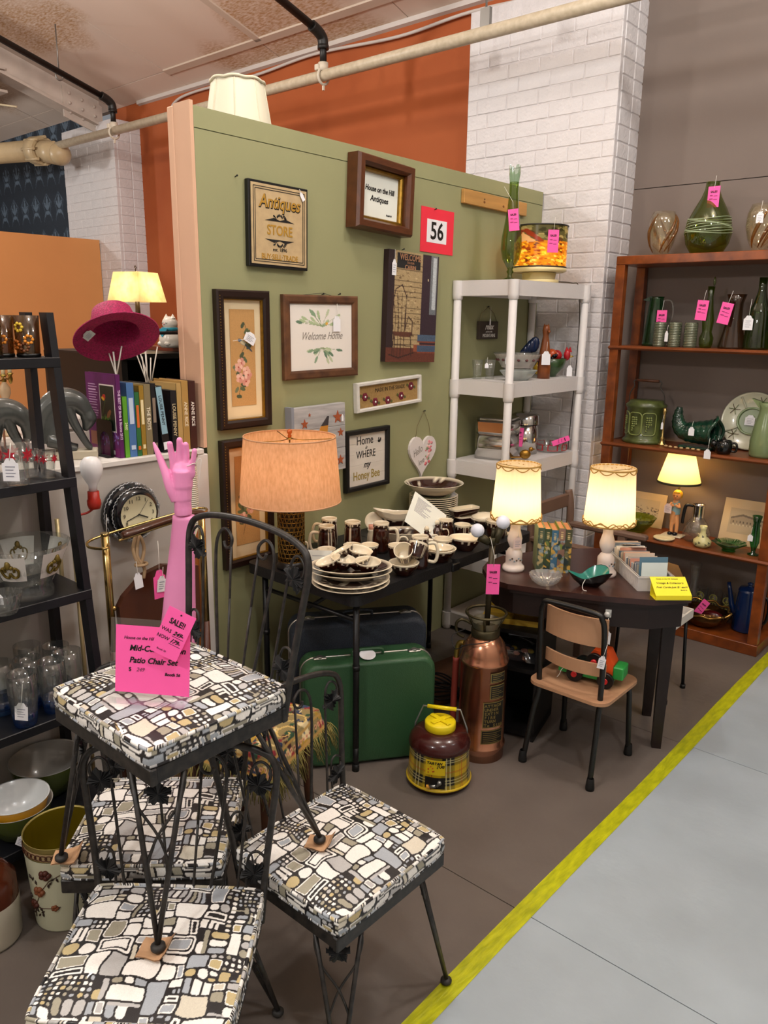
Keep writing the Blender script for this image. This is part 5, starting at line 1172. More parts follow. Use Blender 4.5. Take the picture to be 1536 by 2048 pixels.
CUP = drip_mesh('cup_body', [(0, 0), (.026, 0), (.03, .006), (.0365, .05), (.038, .06), (.035, .061), (.033, .05), (.027, .012), (0, .009)], 4, .056, stripes=5, seed=5)
BWL = drip_mesh('bowl_body', [(0, 0), (.03, 0), (.034, .006), (.052, .03), (.06, .05), (.057, .051), (.048, .03), (.03, .012), (0, .01)], 4, .047, seed=7)
def crock(kind, label, x, y, z, ang=0., rot=None, me=None, hz=None, cat='mug', hr=.036):
    t = thing(kind, label, cat, (x, y, z), rot=rot or (0, 0, ang), group='brown drip glaze crockery'); mesh_obj('body', me, t)
    if hz: handle(t, hr, hz[0], hz[1], hz[2] if len(hz) > 2 else .03, hz[3] if len(hz) > 3 else .006)
    return t
Z = TZ + .001; CR = R(41)   # handles read left (CR+pi) or right (CR) from the aisle
for x, y, a, lab in ((-2.305, 2.285, CR + PI, 'tall drip mug furthest back by the table lamp, handle to the left'), (-2.225, 2.19, CR + PI + .2, 'tall drip mug in front of two others, handle left, beside the lamp'), (-2.195, 2.315, CR + 1.6, 'tall drip mug between two mugs with incised flower, no handle in view'), (-2.095, 2.385, CR, 'tall drip mug standing alone in the middle, handle to the right'), (-1.845, 2.335, CR - .1, 'tall drip mug at the table edge beside the nested bowls, handle right')):
    crock('tall_mug', lab, x, y, Z, a, me=MUG, hz=(.028, .1, .034, .007))
for x, y, a, lab in ((-2.155, 2.12, CR + 1.4, 'low drip cup in front of the leftmost tall mugs'), (-2.07, 2.285, CR + PI, 'low drip cup with a handle seen under the lone tall mug'), (-1.985, 2.36, CR + 1.3, 'low drip cup right of the lone tall mug'), (-1.925, 2.415, CR + 1.5, 'low drip cup left of the mug at the table edge'), (-2.12, 2.235, CR + 2, 'low drip cup behind the tilted dishes')):
    crock('drip_cup', lab, x, y, Z, a, me=CUP, hz=(.016, .05, .024, .005))
# plate stack at the table corner
PX, PY = -1.9, 1.995
def plate_mesh(r, h, stripes=True, depth=.6, n=48):
    p_ = [(0, 0), (r * .6, 0), (r * .64, .003), (r * .97, h - .003), (r, h), (r * .97, h + .001), (r * .66, .008), (r * .6, .006), (0, .006)]
    me = drip_mesh('plate_body', p_, 4, 10, n=n, inner=None); vs = me.vertices; cols = np.empty(len(vs) * 4, np.float32); me.color_attributes['print'].data.foreach_get('color', cols); cols = cols.reshape(-1, 4)
    for i, v in enumerate(vs):
        x, y, z = v.co; rr = math.hypot(x, y); ins = i >= 40 * n
        if ins and rr < r * .955: cols[i, :3] = CREAM * .9 if stripes and ((x * .8 + y * .6) / .03) % 1 < .1 else BRN * 1.3
        else: cols[i, :3] = CREAM
    me.color_attributes['print'].data.foreach_set('color', cols.ravel()); return me
PLT = plate_mesh(.146, .016); PLT2 = plate_mesh(.122, .012); OVL = plate_mesh(.15, .026, False)
for k in range(2): crock('dinner_plate', ('round brown striped plate at the bottom of the corner stack', 'round brown striped plate second from the bottom of the corner stack')[k], PX, PY, Z + k * .0165, .3 + k, me=PLT, cat='plate')
for k in range(2):
    o = crock('oval_platter', ('oval cream-edged platter under the top platter of the corner stack', 'oval platter holding the tilted drip dishes on the corner stack')[k], PX, PY, Z + .0335 + k * .018, CR, me=OVL, cat='platter'); o.scale = (1.03, .72, 1)
zz = Z + .063
dn = ['front left', 'front left inner', 'front right', 'front right inner', 'rear left', 'rear right']
for (du, dv, dz, ty, tx, lab) in ((-.07, -.022, .004, .35, .1, 'tilted drip dish at the left end of the platter'), (-.035, -.004, .004, -.2, .1, 'drip dish leaning on the leftmost one on the platter'), (.035, -.004, .004, .25, .05, 'drip dish with raised rim at the right of the platter'), (.062, -.03, .002, -.05, .15, 'drip dish at the front right of the platter'), (-.02, .055, .022, .5, -.1, 'cream drip dish standing up at the back of the platter'), (.025, .058, .02, -.2, .1, 'cream drip dish lying behind the raised rim on the platter')):
    c, s = math.cos(CR), math.sin(CR); o = crock('drip_dish', lab, PX + du * c - dv * s, PY + du * s + dv * c, zz + dz, me=BWL, cat='dish', rot=(tx, -ty, CR)); o.scale = (.82, .72, .8)
# nested bowls and tumbled cups at the edge
crock('drip_bowl', 'black-bottomed drip bowl at the table edge below the tumbled cups', -1.835, 2.225, Z, me=BWL, cat='bowl')
crock('drip_cup', 'brown cup tipped into the edge bowl, left of two', -1.862, 2.262, Z + .05, rot=(.7, .2, .3), me=CUP); crock('drip_cup', 'brown cup tipped into the edge bowl, right of two', -1.812, 2.265, Z + .062, rot=(-.3, .5, 1.3), me=CUP)
o = crock('drip_bowl', 'larger nested drip bowl right of the edge mug', -1.84, 2.46, Z, me=BWL, cat='bowl'); o.scale = (1.15, 1.15, 1.1); o = crock('drip_bowl', 'smaller bowl nested inside the larger one by the edge mug', -1.84, 2.46, Z + .014, me=BWL, cat='bowl'); o.scale = (.92, .92, .9)
o = crock('sugar_pot', 'round brown drip cream pot with a handle on the left', -1.90, 2.56, Z, CR + PI, me=CUP, hz=(.014, .05, .026, .006), cat='pot'); o.scale = (1.1, 1.1, 1.05)
o = crock('spouted_bowl', 'wide drip bowl with cream inside near the right edge of the table', -1.855, 2.66, Z, .4, me=BWL, cat='bowl'); o.scale = (1.15, .95, 1.15)
crock('tall_mug', 'brown mug without handle in view behind the cream pot', -2.02, 2.74, Z, 1.9, me=MUG).scale = (1, 1, .7)
o = crock('drip_cup', 'cream-lipped cup right of the handleless brown mug', -1.985, 2.82, Z, CR, me=CUP, hz=(.016, .05, .024, .005))
SHK = drip_mesh('shaker_body', [(0, 0), (.022, 0), (.03, .012), (.031, .03), (.022, .05), (.014, .058), (.010, .062), (.012, .07), (.006, .08), (0, .081)], 9, .2, seed=4)
for x, y, lab in ((-2.0, 2.575, 'glossy brown shaker nearest the sheet of paper'), (-2.03, 2.69, 'glossy brown shaker behind the other one by the paper')):
    t = crock('shaker', lab, x, y, Z, CR, me=SHK, hz=(.02, .052, .022, .005), hr=.028, cat='shaker'); B().lathe([(0, .074), (.01, .076), (.012, .085), (.005, .095), (0, .096)], 12).obj('knob', crm, t)
CRU = [(0, 0), (.019, 0), (.021, .01), (.017, .05), (.014, .06), (.018, .07), (.015, .071), (.011, .06), (0, .05)]
for x, y, lab, cork in ((-2.30, 2.10, 'small cream cruet with side handle left of the tall mugs', False), (-2.20, 2.44, 'small cream cruet with a pink stopper behind the tall mugs', True)):
    t = thing('cruet', lab, 'cruet', (x, y, Z), CR, group='brown drip glaze crockery'); B().lathe(CRU, 24).obj('body', crm, t); handle(t, .018, .02, .06, .02, .004)
    if cork: B().lathe([(0, .06), (.011, .06), (.013, .09), (0, .09)], 14).obj('stopper', mat('pink_cork', '#c9907a', .8), t)
# gravy boat on its dish
t = thing('gravy_boat', 'cream-topped gravy boat with scalloped brown base behind the mugs', 'gravy boat', (-2.27, 2.69, Z), CR, group='brown drip glaze crockery')
b = drip_mesh('boat_body', [(0, 0), (.03, 0), (.034, .01), (.05, .045), (.058, .062), (.062, .09), (.059, .09), (.05, .06), (.03, .02), (0, .015)], 5, .06, seed=9, drip=.016); o = mesh_obj('body', b, t); o.scale = (1.25, .62, 1)
for v in b.vertices:
    if v.co.z > .05: u = v.co.x / .06; v.co.z += .012 * max(0, -u) ** 2 + .006 * u * u; v.co.x *= 1 + (.35 if u < -.6 else 0) * (v.co.z - .05) / .05
handle(t, .07, .03, .085, .028, .006)
t = thing('sauce_dish', 'pale round dish leaning on the partition beside the gravy boat', 'dish', (-2.345, 2.62, Z), CR); B().lathe([(0, 0), (.03, 0), (.045, .008), (.043, .011), (.028, .004), (0, .004)], 28, M_=Matrix.Rotation(R(68), 3, 'X'), c=(0, 0, .045)).obj('dish', crm, t)
t = thing('dark_tray', 'dark brown striped serving bowl under the sheet of paper', 'bowl', (-2.13, 2.58, Z), CR, group='brown drip glaze crockery'); o = mesh_obj('body', plate_mesh(.1, .05), t); o.scale = (1.2, .7, 1)
t = thing('lidded_dish', 'low brown covered butter dish with cream knob in front of the paper', 'dish', (-2.06, 2.49, Z), CR, group='brown drip glaze crockery'); o = B().lathe([(0, 0), (.055, 0), (.062, .012), (.05, .018), (.046, .028), (.015, .036), (0, .037)], 30, sx=1.2, sy=.7).obj('body', mat('brown_glaze', '#2f120a', .14, coat=.5), t); B().tube(spline([(-.02, 0, .035), (-.01, 0, .05), (.01, 0, .05), (.02, 0, .035)], 5), .005, 8).obj('knob', crm, t)
# tall stack of plates with a footed bowl
for k in range(12):
    crock('side_plate', 'brown plate number %s from the bottom of the tall plate pile by the shelving' % ('one two three four five six seven eight nine ten eleven twelve'.split()[k]), -2.30, 3.01, Z + k * .0098, k * .7, me=PLT2, cat='plate')
t = crock('striped_bowl', 'wide shallow bowl with white-striped brown inside on top of the tall plate pile', -2.30, 3.01, Z + .13, .2, me=plate_mesh(.148, .05), cat='bowl'); B().lathe([(.07, 0), (.075, -.006), (.085, .002)], 30).obj('foot_ring', crm, t)
# oblong dishes, teapot and casserole at the far end
def oblong(label, x, y, z, rz, w=.16, d=.07, h=.035):
    t = thing('oblong_dish', label, 'dish', (x, y, z), rz, group='brown drip glaze crockery'); o = B(); a = rrect(w * .85, d * .8, .015, 3); c = rrect(w, d, .018, 3); n = len(a)
    vs = [(x_, y_, 0) for x_, y_ in a] + [(x_, y_, h * .78) for x_, y_ in [(p_[0] * .6 + q_[0] * .4, p_[1] * .6 + q_[1] * .4) for p_, q_ in zip(c, a)]]
    B().add([(x_, y_, 0) for x_, y_ in a] + [(x_, y_, h * .8) for x_, y_ in c], [(i, (i + 1) % n, n + (i + 1) % n, n + i) for i in range(n)] + [tuple(range(n))[::-1]]).obj('body', mat('brown_glaze', '#2f120a', .14, coat=.5), t)
    ci = [(x_ * .9, y_ * .82) for x_, y_ in c]; B().add([(x_, y_, h * .8) for x_, y_ in c] + [(x_, y_, h) for x_, y_ in c] + [(x_, y_, h) for x_, y_ in ci] + [(x_ * .9, y_ * .9, .008) for x_, y_ in ci], [(k * n + i, k * n + (i + 1) % n, (k + 1) * n + (i + 1) % n, (k + 1) * n + i) for k in range(3) for i in range(n)] + [tuple(3 * n + i for i in range(n))]).obj('cream_lining', crm, t)
oblong('oblong cream-lined dish on the table right of the paper', -2.12, 3.07, Z, 1.2); oblong('oblong cream-lined dish stacked on another one by the plate pile', -2.14, 3.05, Z + .037, 1.3)
t = crock('pitcher', 'round brown pitcher with a big cream handle at the far end of the table', -1.87, 2.93, Z, CR, me=CUP, hz=(.012, .055, .034, .007), cat='pitcher'); t.scale = (1.4, 1.4, 1.35)
t = thing('casserole', 'cream-lidded brown casserole at the far end of the table', 'casserole', (-2.0, 3.03, Z), CR, group='brown drip glaze crockery'); mesh_obj('body', BWL, t).scale = (1.2, 1, .95); B().lathe([(.062, .05), (.06, .058), (.03, .072), (0, .076)], 28, sx=1.08, sy=.92).obj('lid', crm, t)
# papers
t = thing('inventory_sheet', 'large white printed sheet leaning over the crockery', 'paper', (-2.075, 2.665, Z + .1), rot=(R(-48), R(38), R(52)))
B().box((0, 0, 0), (.19, .0008, .19)).obj('sheet', paper, t)
b = B()
for k in range(14): b.bx(-.07, -.07 + random.uniform(.04, .09), -.0012, -.0005, .075 - k * .0062, .0765 - k * .0062)
o = b.obj('printed_lines', mat('faint_ink', '#77788c', .8), t); o['kind'] = 'stuff'
t = thing('price_card', 'white printed price card leaning on the brass lamp base', 'card', (-2.045, 1.965, Z), rot=(R(-14), 0, R(36)))
B().bx(-.052, .052, 0, .001, 0, .105).obj('card', paper, t); b = B().bx(-.025, .025, -.0006, 0, .083, .0845).bx(-.035, -.005, -.0006, 0, .063, .0655).bx(-.035, .03, -.0006, 0, .045, .048); b.obj('printed_lines', mat('faint_ink', '#77788c', .8), t)['kind'] = 'stuff'; text('$', .012, INK, t, (-.03, -.001, .022))

# ================================================================ on the desk
DZ = .7005
mg = mat('milk_glass', '#f1e4dc', .25, sss=.0, coat=.4)
cshade = shade_mat('pleated_cream', '#f7e9d0', .6); gimp = mat('gold_gimp', '#a8823c', .7)
def boudoir(label, x, y, zrot, tagged):
    t = thing('boudoir_lamp', label, 'lamp', (x, y, DZ), zrot, group='milk glass boudoir lamps')
    B().lathe([(0, 0), (.044, 0), (.046, .008), (.044, .018), (.037, .024), (.033, .03), (.034, .06), (.034, .075), (.024, .09), (.018, .096), (0, .096)], 32).obj('base', mg, t)
    B().lathe([(0, .094), (.016, .094), (.02, .1), (.029, .12), (.031, .135), (.026, .155), (.0205, .175), (.02, .19), (.0225, .212), (0, .212)], 32).obj('globe', mg, t)
    b = B(); n = 120; zb, zt = .215, .445
    prof = [(.1, zb), (.0845, zt)]; vs = []
    for r, z in prof:
        for k in range(n): rr = r * (1 + (.012 if k % 4 < 2 else -.012)); vs.append((rr * math.cos(2 * PI * k / n), rr * math.sin(2 * PI * k / n), z))
    b.add(vs, [(k, (k + 1) % n, n + (k + 1) % n, n + k) for k in range(n)], True).obj('shade', cshade, t)
    for z, r, dz, nm in ((zb + .004, .101, .014, 9), (zt - .004, .0865, -.016, 9)):
        b = B().tube([(r * math.cos(a), r * math.sin(a), z) for a in np.linspace(0, 2 * PI, 49)[:-1]], .0032, 6, closed=True)
        b.tube([(r * 1.02 * math.cos(a), r * 1.02 * math.sin(a), z + dz * abs(math.sin(nm * a / 2))) for a in np.linspace(0, 2 * PI, 109)[:-1]], .0022, 5, closed=True)
        if dz > 0: b.tube([(r * 1.025 * math.cos(a), r * 1.025 * math.sin(a), z + .012 + .007 * math.sin(nm * 1.5 * a)) for a in np.linspace(0, 2 * PI, 109)[:-1]], .002, 5, closed=True)
        b.obj('braid', gimp, t)
    B().lathe([(0, .25), (.013, .252), (.027, .30), (.028, .325), (.018, .35), (0, .357)], 18).obj('bulb', mat('lit_bulb_white', '#fff0d0', .4, emit='#ffe0ad', estr=24), t)
    B().rod((0, 0, .212), (0, 0, .26), .009, 10).tube([(-.084, 0, .435), (0, 0, .43), (.084, 0, .435)], .0015, 5).obj('fitting', brass, t)
    for k in range(7):
        a = -R(50) + (k - 3) * .26; B().sph((.0345 * math.cos(a), .0345 * math.sin(a), .05 + .006 * math.sin(k * 2)), .005, 8, (.8, .8, .7)).obj('painted_flower', mat(('painted_blue', 'painted_brown')[k % 2], ('#8fa6b5', '#55402e')[k % 2], .5), t)
    if tagged: price_tag(t, (.028 * math.cos(-R(49)) + .004, .028 * math.sin(-R(49)) - .006, .125), .035, .05, mat('pale_tag', '#e6cfc8', .7), (0, 0, R(41)), string=.04)
    return t
boudoir('lit milk glass lamp nearer the black table, frilled cream shade, tag on its globe', -1.612, 2.665, .2, True)
boudoir('lit milk glass lamp beside the tub of postcards, frilled cream shade', -1.302, 2.862, 1., False)
# five old books in a row
d_ = Vector((.110, .042, 0)).normalized(); bz = math.atan2(d_.y, d_.x) + R(16)
cov = [('#4b5a46', '#7d8a6a', 'grey-green picture cover book at the left end of the desk row'), ('#3a4a2e', '#6a7a3a', 'olive picture cover book second in the desk row'), ('#3f6a86', '#9a8a4a', 'blue and ochre picture cover book in the middle of the desk row'), ('#8a6a5a', '#7a8a3a', 'pinkish picture cover book fourth in the desk row'), ('#4a4a32', '#6d6a4a', 'khaki picture cover book at the right end of the desk row')]
def book(name, label, loc, rz, th, dep, hgt, c1, cat='book', group=None, paint=None, page='#d9a878', lean=0., m=None, spine=None):
    """spine faces -Y, thickness along x"""
    t = thing(name, label, cat, loc, rot=(0, lean, rz), group=group); cm_ = m or mat('cover' + c1, c1, .45)
    b = B().bx(-th / 2, -th / 2 + .003, 0, dep, 0, hgt).bx(th / 2 - .003, th / 2, 0, dep, 0, hgt).bx(-th / 2, th / 2, -.002, .002, 0, hgt)
    b.obj('cover', cm_, t); B().bx(-th / 2 + .003, th / 2 - .003, .002, dep - .004, .003, hgt - .004).obj('pages', mat('pages' + page, page, .85), t)
    if paint is not None: print_sheet('spine_print', paint, th, hgt, t, attr_mat('print_gloss', .4), (0, -.0025, hgt / 2))
    return t
for k, (c1, c2, lab) in enumerate(cov):
    p = Paint(12, 60, c1); 
    for q in range(24): p.ell(random.random(), random.uniform(0, .8), .35, random.uniform(.02, .06), random.choice([c1, c2, '#c9a04a', '#2c3a3a', '#8a9aa0', '#b9a878']), random.uniform(-1, 1))
    p.rect(.2, .8, .72, .95, c1); 
    for q in range(4): p.rect(.3, .7, .76 + q * .045, .78 + q * .045, '#d9c48a')
    o = Vector((-1.515, 2.708, DZ)) + Vector((math.cos(bz), math.sin(bz), 0)) * (k * .0275); book('old_novel', lab, o, bz, .0265, .13, .188 - .004 * (k % 3), c2, group='old novels on the desk', paint=p, page='#c98a5a')
# cut-glass ashtray, teal dish
cg = glass('cut_crystal', '#eef0f2', .05, tint=.7)
t = thing('crystal_ashtray', 'round cut crystal ashtray at the front of the desk', 'ashtray', (-1.425, 2.60, DZ))
B().lathe([(0, 0), (.035, 0), (.05, .012), (.064, .038), (.062, .04), (.045, .018), (.03, .01), (0, .009)], 32, wob=lambda a, z: .04 * math.cos(16 * a) * (z > .005), smooth=False).obj('dish', cg, t)
for k in range(8): a = k * PI / 4; B().rod((.02 * math.cos(a), .02 * math.sin(a), .0105), (.05 * math.cos(a), .05 * math.sin(a), .026), .003, 4).obj('cut_ray', cg, t)
t = thing('teal_dish', 'pointed dish, teal inside and black outside, in front of the right lamp', 'dish', (-1.285, 2.70, DZ), R(38))
n = 36
def tri(a): return 1 + .22 * math.cos(3 * a + PI) + .1 * math.cos(a)
def trid(rs, b):
    vs = [(0, 0, rs[0][1])]; 
    for r, z, lift in rs: vs += [(r * tri(2 * PI * k / n) * math.cos(2 * PI * k / n) * 1.3, r * tri(2 * PI * k / n) * math.sin(2 * PI * k / n) * .85, z + lift * (tri(2 * PI * k / n) - .9)) for k in range(n)]
    fs = [(0, 1 + (k + 1) % n, 1 + k) for k in range(n)]
    for i in range(len(rs) - 1): fs += [(1 + i * n + k, 1 + i * n + (k + 1) % n, 1 + (i + 1) * n + (k + 1) % n, 1 + (i + 1) * n + k) for k in range(n)]
    return b.add(vs, fs, True)
trid([(.025, 0, 0), (.045, .02, .02), (.062, .046, .06)], B()).obj('outer_glaze', mat('black_glaze', '#0a0d0d', .15, coat=.5), t)
trid([(.022, .006, 0), (.042, .024, .02), (.0625, .0465, .06)], B()).obj('inner_glaze', mat('teal_glaze', '#1f7468', .12, coat=.5), t)
B().tube(spline([(-.03, -.05, .04), (-.04, -.056, .02), (-.038, -.062, .003), (-.026, -.07, .001)], 5), .0014, 5).obj('tag_string', mat('white_string', '#e6e2da', .9), t)
# tub of postcards with the yellow stand
t = thing('postcard_tub', 'long ribbed white plastic tub full of old postcards on the desk', 'tub', (-1.207, 2.959, DZ), R(-47))
L_, W_, H_ = .40, .135, .058; tubm = mat('frosted_tub', '#cfcbc9', .35, trans=.0)
B().bx(-L_ / 2, L_ / 2, -W_ / 2, W_ / 2, 0, .004).obj('tub_floor', tubm, t)
for s in (-1, 1):
    B().bx(-L_ / 2, L_ / 2, s * W_ / 2 - .002, s * W_ / 2 + .002, 0, H_).bx(-L_ / 2 - .003, L_ / 2 + .003, s * W_ / 2 - .005, s * W_ / 2 + .005, H_ - .006, H_).obj('tub_side', tubm, t); B().bx(s * L_ / 2 - .002, s * L_ / 2 + .002, -W_ / 2, W_ / 2, 0, H_).bx(s * L_ / 2 - .005, s * L_ / 2 + .005, -W_ / 2, W_ / 2, H_ - .006, H_).obj('tub_end', tubm, t)
    b = B()
    for k in range(34): x = -L_ / 2 + .012 + k * (L_ - .024) / 33; b.bx(x - .0018, x + .0018, s * W_ / 2 - (.0035 if s < 0 else -.002), s * W_ / 2 + (.0035 if s > 0 else -.002), .004, H_ - .008)
    o = b.obj('tub_ribs', tubm, t); o['kind'] = 'stuff'
pal = ['#d8cdbf', '#c9b9a8', '#e3dcd2', '#b5a18c', '#8b97a3', '#d9b9a0', '#6d7a88', '#c98f7a', '#a8a090', '#efe9df', '#57606a']
for k in range(64):
    x = -L_ / 2 + .02 + k * (L_ - .07) / 63; h = random.uniform(.072, .09); c_ = random.choice(pal); w_ = random.uniform(.105, .122)
    o = B().box((0, 0, h / 2), (.0022, w_, h)).obj('postcard', mat('card' + c_, c_, .7), loc=(t.location.x + x * math.cos(R(-47)), t.location.y + x * math.sin(R(-47)), DZ + .0045), rot=(0, R(random.uniform(-6.6, -5.6)), R(-47))); tag(o, 'thin upright postcard packed in the ribbed white tub', 'postcard', 'postcards filed in the tub')
for (x, y, z, ry, c_, w_, h_, lab) in ((-.13, .0, .086, 68, '#e9dfd6', .07, .09, 'white slip lying across the postcards at the far end'), (-.09, .02, .09, 75, '#d8cdc8', .06, .08, 'grey slip lying across the postcards')):
    o = B().box((0, 0, 0), (.001, w_, h_)).obj('loose_slip', mat('card' + c_, c_, .7), loc=(t.location.x + x * math.cos(R(-47)) - y * math.sin(R(-47)), t.location.y + x * math.sin(R(-47)) + y * math.cos(R(-47)), DZ + z), rot=(0, R(ry), R(-47))); tag(o, lab, 'postcard')
for (x, c_, h_, w_, lab) in ((.165, '#5d7f92', .118, .11, 'tall blue-grey divider card at the near end of the tub'), (.178, '#d9e3df', .1, .1, 'pale notched index card behind the yellow sign')):
    o = B().box((0, 0, h_ / 2), (.0015, w_, h_)).obj('divider_card', mat('card' + c_, c_, .6), loc=(t.location.x + x * math.cos(R(-47)), t.location.y + x * math.sin(R(-47)), DZ + .0045), rot=(0, R(-4), R(-47))); tag(o, lab, 'card')
ylw = mat('yellow_card', '#f0e024', .5)
t = thing('yellow_stand', 'folded bright yellow card stand advertising postcards at the desk corner', 'sign', (-.992, 2.775, DZ), R(43))
sl_ = B().box((0, 0, 0), (.135, .002, .09)).obj('sign_face', ylw, t, (0, .02, .041), (R(-58), 0, 0))
text('House on the Hill Antiques', .0075, INK, sl_, (-.005, -.0015, .034)); text("Vintage & Collector's", .012, INK, sl_, (0, -.0015, .014), shear=.3); text('Post Cards-Just $1 each!', .012, INK, sl_, (.004, -.0015, -.006), shear=.3); text('Booth 56', .0065, INK, sl_, (.045, -.0015, -.02))
B().bx(-.0675, .0675, -.02, -.018, .0005, .018).bx(-.0675, .0675, -.02, .04, .0, .002).bx(-.0675, .0675, .037, .039, .001, .05).obj('sign_base', ylw, t)
# ================================================================ white plastic shelving in the corner
wpl = mat('white_resin', '#dcd8d6', .42, bump=.08, bscale=80)
SX0, SX1, SY0, SY1 = -2.448, -2.115, 3.36, 4.10
t = thing('resin_shelving', 'white plastic shelving unit in the corner against the brick pier', 'shelving', ((SX0 + SX1) / 2, (SY0 + SY1) / 2, 0))
hx, hy = (SX1 - SX0) / 2, (SY1 - SY0) / 2
WZ = (1.893, 1.395, .97, .45, .1)
for z in WZ:
    b = B().bx(-hx, hx, -hy, hy, z - .012, z)
    for s in (-1, 1): b.bx(-hx, hx, s * hy - .005, s * hy + .005, z - .075, z).bx(s * hx - .005, s * hx + .005, -hy, hy, z - .075, z)
    o = b.obj('shelf', wpl, t)
    for sx in (-1, 1):
        for sy in (-1, 1): B().lathe([(.0215, z - .095), (.026, z - .09), (.0275, z - .07), (.0275, z + .0)], 18, (sx * hx, sy * hy, 0)).lathe([(0, z), (.0275, z)], 18, (sx * hx, sy * hy, 0)).obj('post_socket', wpl, o)
for sx in (-1, 1):
    for sy in (-1, 1): B().rod((sx * hx, sy * hy, 0), (sx * hx, sy * hy, 1.88), .0205, 18).obj('post', wpl, t)
def lt(name, label, cat, loc, prof, m, n=32, rz=0., part='body', group=None, **k):
    t = thing(name, label, cat, loc, rz, group=group); B().lathe(prof, n, **k).obj(part, m, t); return t
gg = glass('olive_glass', '#6a8a22', .02, tint=.9); gd = glass('dark_green_glass', '#44621c', .02, tint=.8)
z = WZ[0] + .001
t = thing('swung_vase', 'tall olive green swung glass vase with ragged rim on the white shelving', 'vase', (-2.215, 3.475, z))
B().lathe([(0, 0), (.036, 0), (.034, .006), (.014, .014), (.011, .03), (.018, .042), (.012, .052), (.02, .066), (.04, .1), (.05, .15), (.048, .2), (.037, .27), (.027, .34), (.022, .41), (.022, .46)], 32, wob=lambda a, zz: .05 * math.cos(12 * a) * (zz > .08)).obj('body', gg, t)
n = 24; top_ = [.515 + (.022 if (k // 3) % 2 else -.012) + .004 * math.sin(k * 2.3) for k in range(n)]
B().add([(.0222 * math.cos(2 * PI * k / n), .0222 * math.sin(2 * PI * k / n), .455) for k in range(n)] + [(.028 * math.cos(2 * PI * k / n), .028 * math.sin(2 * PI * k / n), top_[k]) for k in range(n)], [(k, (k + 1) % n, n + (k + 1) % n, n + k) for k in range(n)], True).obj('ragged_rim', glass('pale_green_glass', '#8fb58a', .02, tint=.85), t)
price_tag(t, (.035, -.045, .28), .05, .1, pink=True, rot=(0, -.12, R(41)), string=.15, stringto=(-.03, .03, .16))
def autumn(W=120, H=60):
    p = Paint(W, H, '#c98a1e'); rg = random.Random(2); p.rect(0, 1, .62, 1, '#5a5a38')
    for k in range(80): p.ell(rg.random(), rg.uniform(.6, 1), .02, .05, rg.choice(['#3a3a20', '#8a8a5a', '#55402a', '#a8a070']), rg.uniform(0, 3))
    for c0 in (.2, .7): p.poly([(c0 - .09, .62), (c0, .86), (c0 + .1, .62), (c0 + .08, .56), (c0 - .08, .56)], '#d9b48a'); p.poly([(c0 - .11, .62), (c0 - .01, .9), (c0 + .03, .86), (c0 - .06, .6)], '#7a3320'); p.poly([(c0, .88), (c0 + .12, .6), (c0 + .15, .62), (c0 + .05, .9)], '#8f3a22')
    for k in range(700): p.ell(rg.random(), rg.uniform(0, .6), rg.uniform(.005, .018), rg.uniform(.01, .035), rg.choice(['#e6b32a', '#f0cc3a', '#d98a1a', '#b8641a', '#8a3a12', '#e6a020', '#c9751c', '#5a2a10', '#f5dc6a']), rg.uniform(0, 3))
    return p
t = thing('scenic_lamp', 'lit lamp with a wraparound autumn cottage scene shade on a cream base', 'lamp', (-2.235, 3.79, z))
cb_ = mat('cream_plastic_lit', '#ecd9a0', .4)
B().lathe([(0, 0), (.105, 0), (.105, .016), (.085, .018), (.09, .052), (0, .052)], 40).lathe([(.13, .054), (.142, .06), (.142, .074), (.13, .076)], 40).lathe([(0, .054), (.135, .056)], 40).obj('base', cb_, t)
print_sheet('scenic_shade', autumn(), 1, 1, t, attr_mat('scenic_film', .25, coat=.4, trl=.55), fn=lambda u, v: np.stack([.138 * np.cos(u * 2 * PI), .138 * np.sin(u * 2 * PI), .078 + v * .205], -1))
for zq in (.079, .284): B().tube([(.1385 * math.cos(a), .1385 * math.sin(a), zq) for a in np.linspace(0, 2 * PI, 61)[:-1]], .004, 6, closed=True).obj('shade_rim', mat('dark_rim', '#2c2a26', .4), t)
B().lathe([(0, .09), (.02, .1), (.028, .14), (.018, .18), (0, .185)], 16).obj('bulb', mat('lit_bulb_white', '#fff0d0', .4), t)
price_tag(t, (.122, -.085, .2), .055, .11, pink=True, rot=(0, 0, R(41)), string=.06)
B().tube(spline([(.05, .09, .01), (.06, .25, .01), (.06, .345, -.02), (.075, .35, -.3), (.06, .352, -.8), (.05, .35, -1.3), (.05, .35, -1.85)], 6), .003, 5).obj('power_cord', mat('brown_cord', '#4a4238', .6), t)
# middle shelf
z = WZ[1] + .001; clr = glass('clear_glass', '#eef1ee', .02, tint=.94)
for x, y, lab in ((-2.385, 3.47, 'clear footed glass at the left end of the white shelf'), (-2.345, 3.53, 'clear footed glass with tag in front of the punch bowl')):
    t = lt('drinking_glass', lab, 'glass', (x, y, z), [(0, 0), (.024, 0), (.024, .012), (.021, .016), (.0215, .02), (.03, .1), (.0285, .1), (.02, .02), (0, .018)], clr, group='clear glasses on the white shelving')
price_tag(t, (.0, -.032, .07), .02, .026, string=.03, rot=(0, 0, R(41)), lines=False)
t = lt('punch_bowl', 'large clear punch bowl with white frosted side on the white shelf', 'bowl', (-2.30, 3.73, z), [(0, 0), (.05, 0), (.055, .02), (.1, .075), (.135, .135), (.132, .135), (.095, .075), (.05, .024), (0, .02)], clr)
B().lathe([(.085, .055), (.131, .128)], 40).obj('frosted_band', mat('frost_white', '#d8d0c8', .5, alpha=.8), t)
for k in range(16): a = k * PI / 8 + .2; B().sph((.113 * math.cos(a), .113 * math.sin(a), .097), .009, 8, (1, 1, .8)).obj('painted_berry', mat('berry_brown', '#6a3a3a', .5), t)
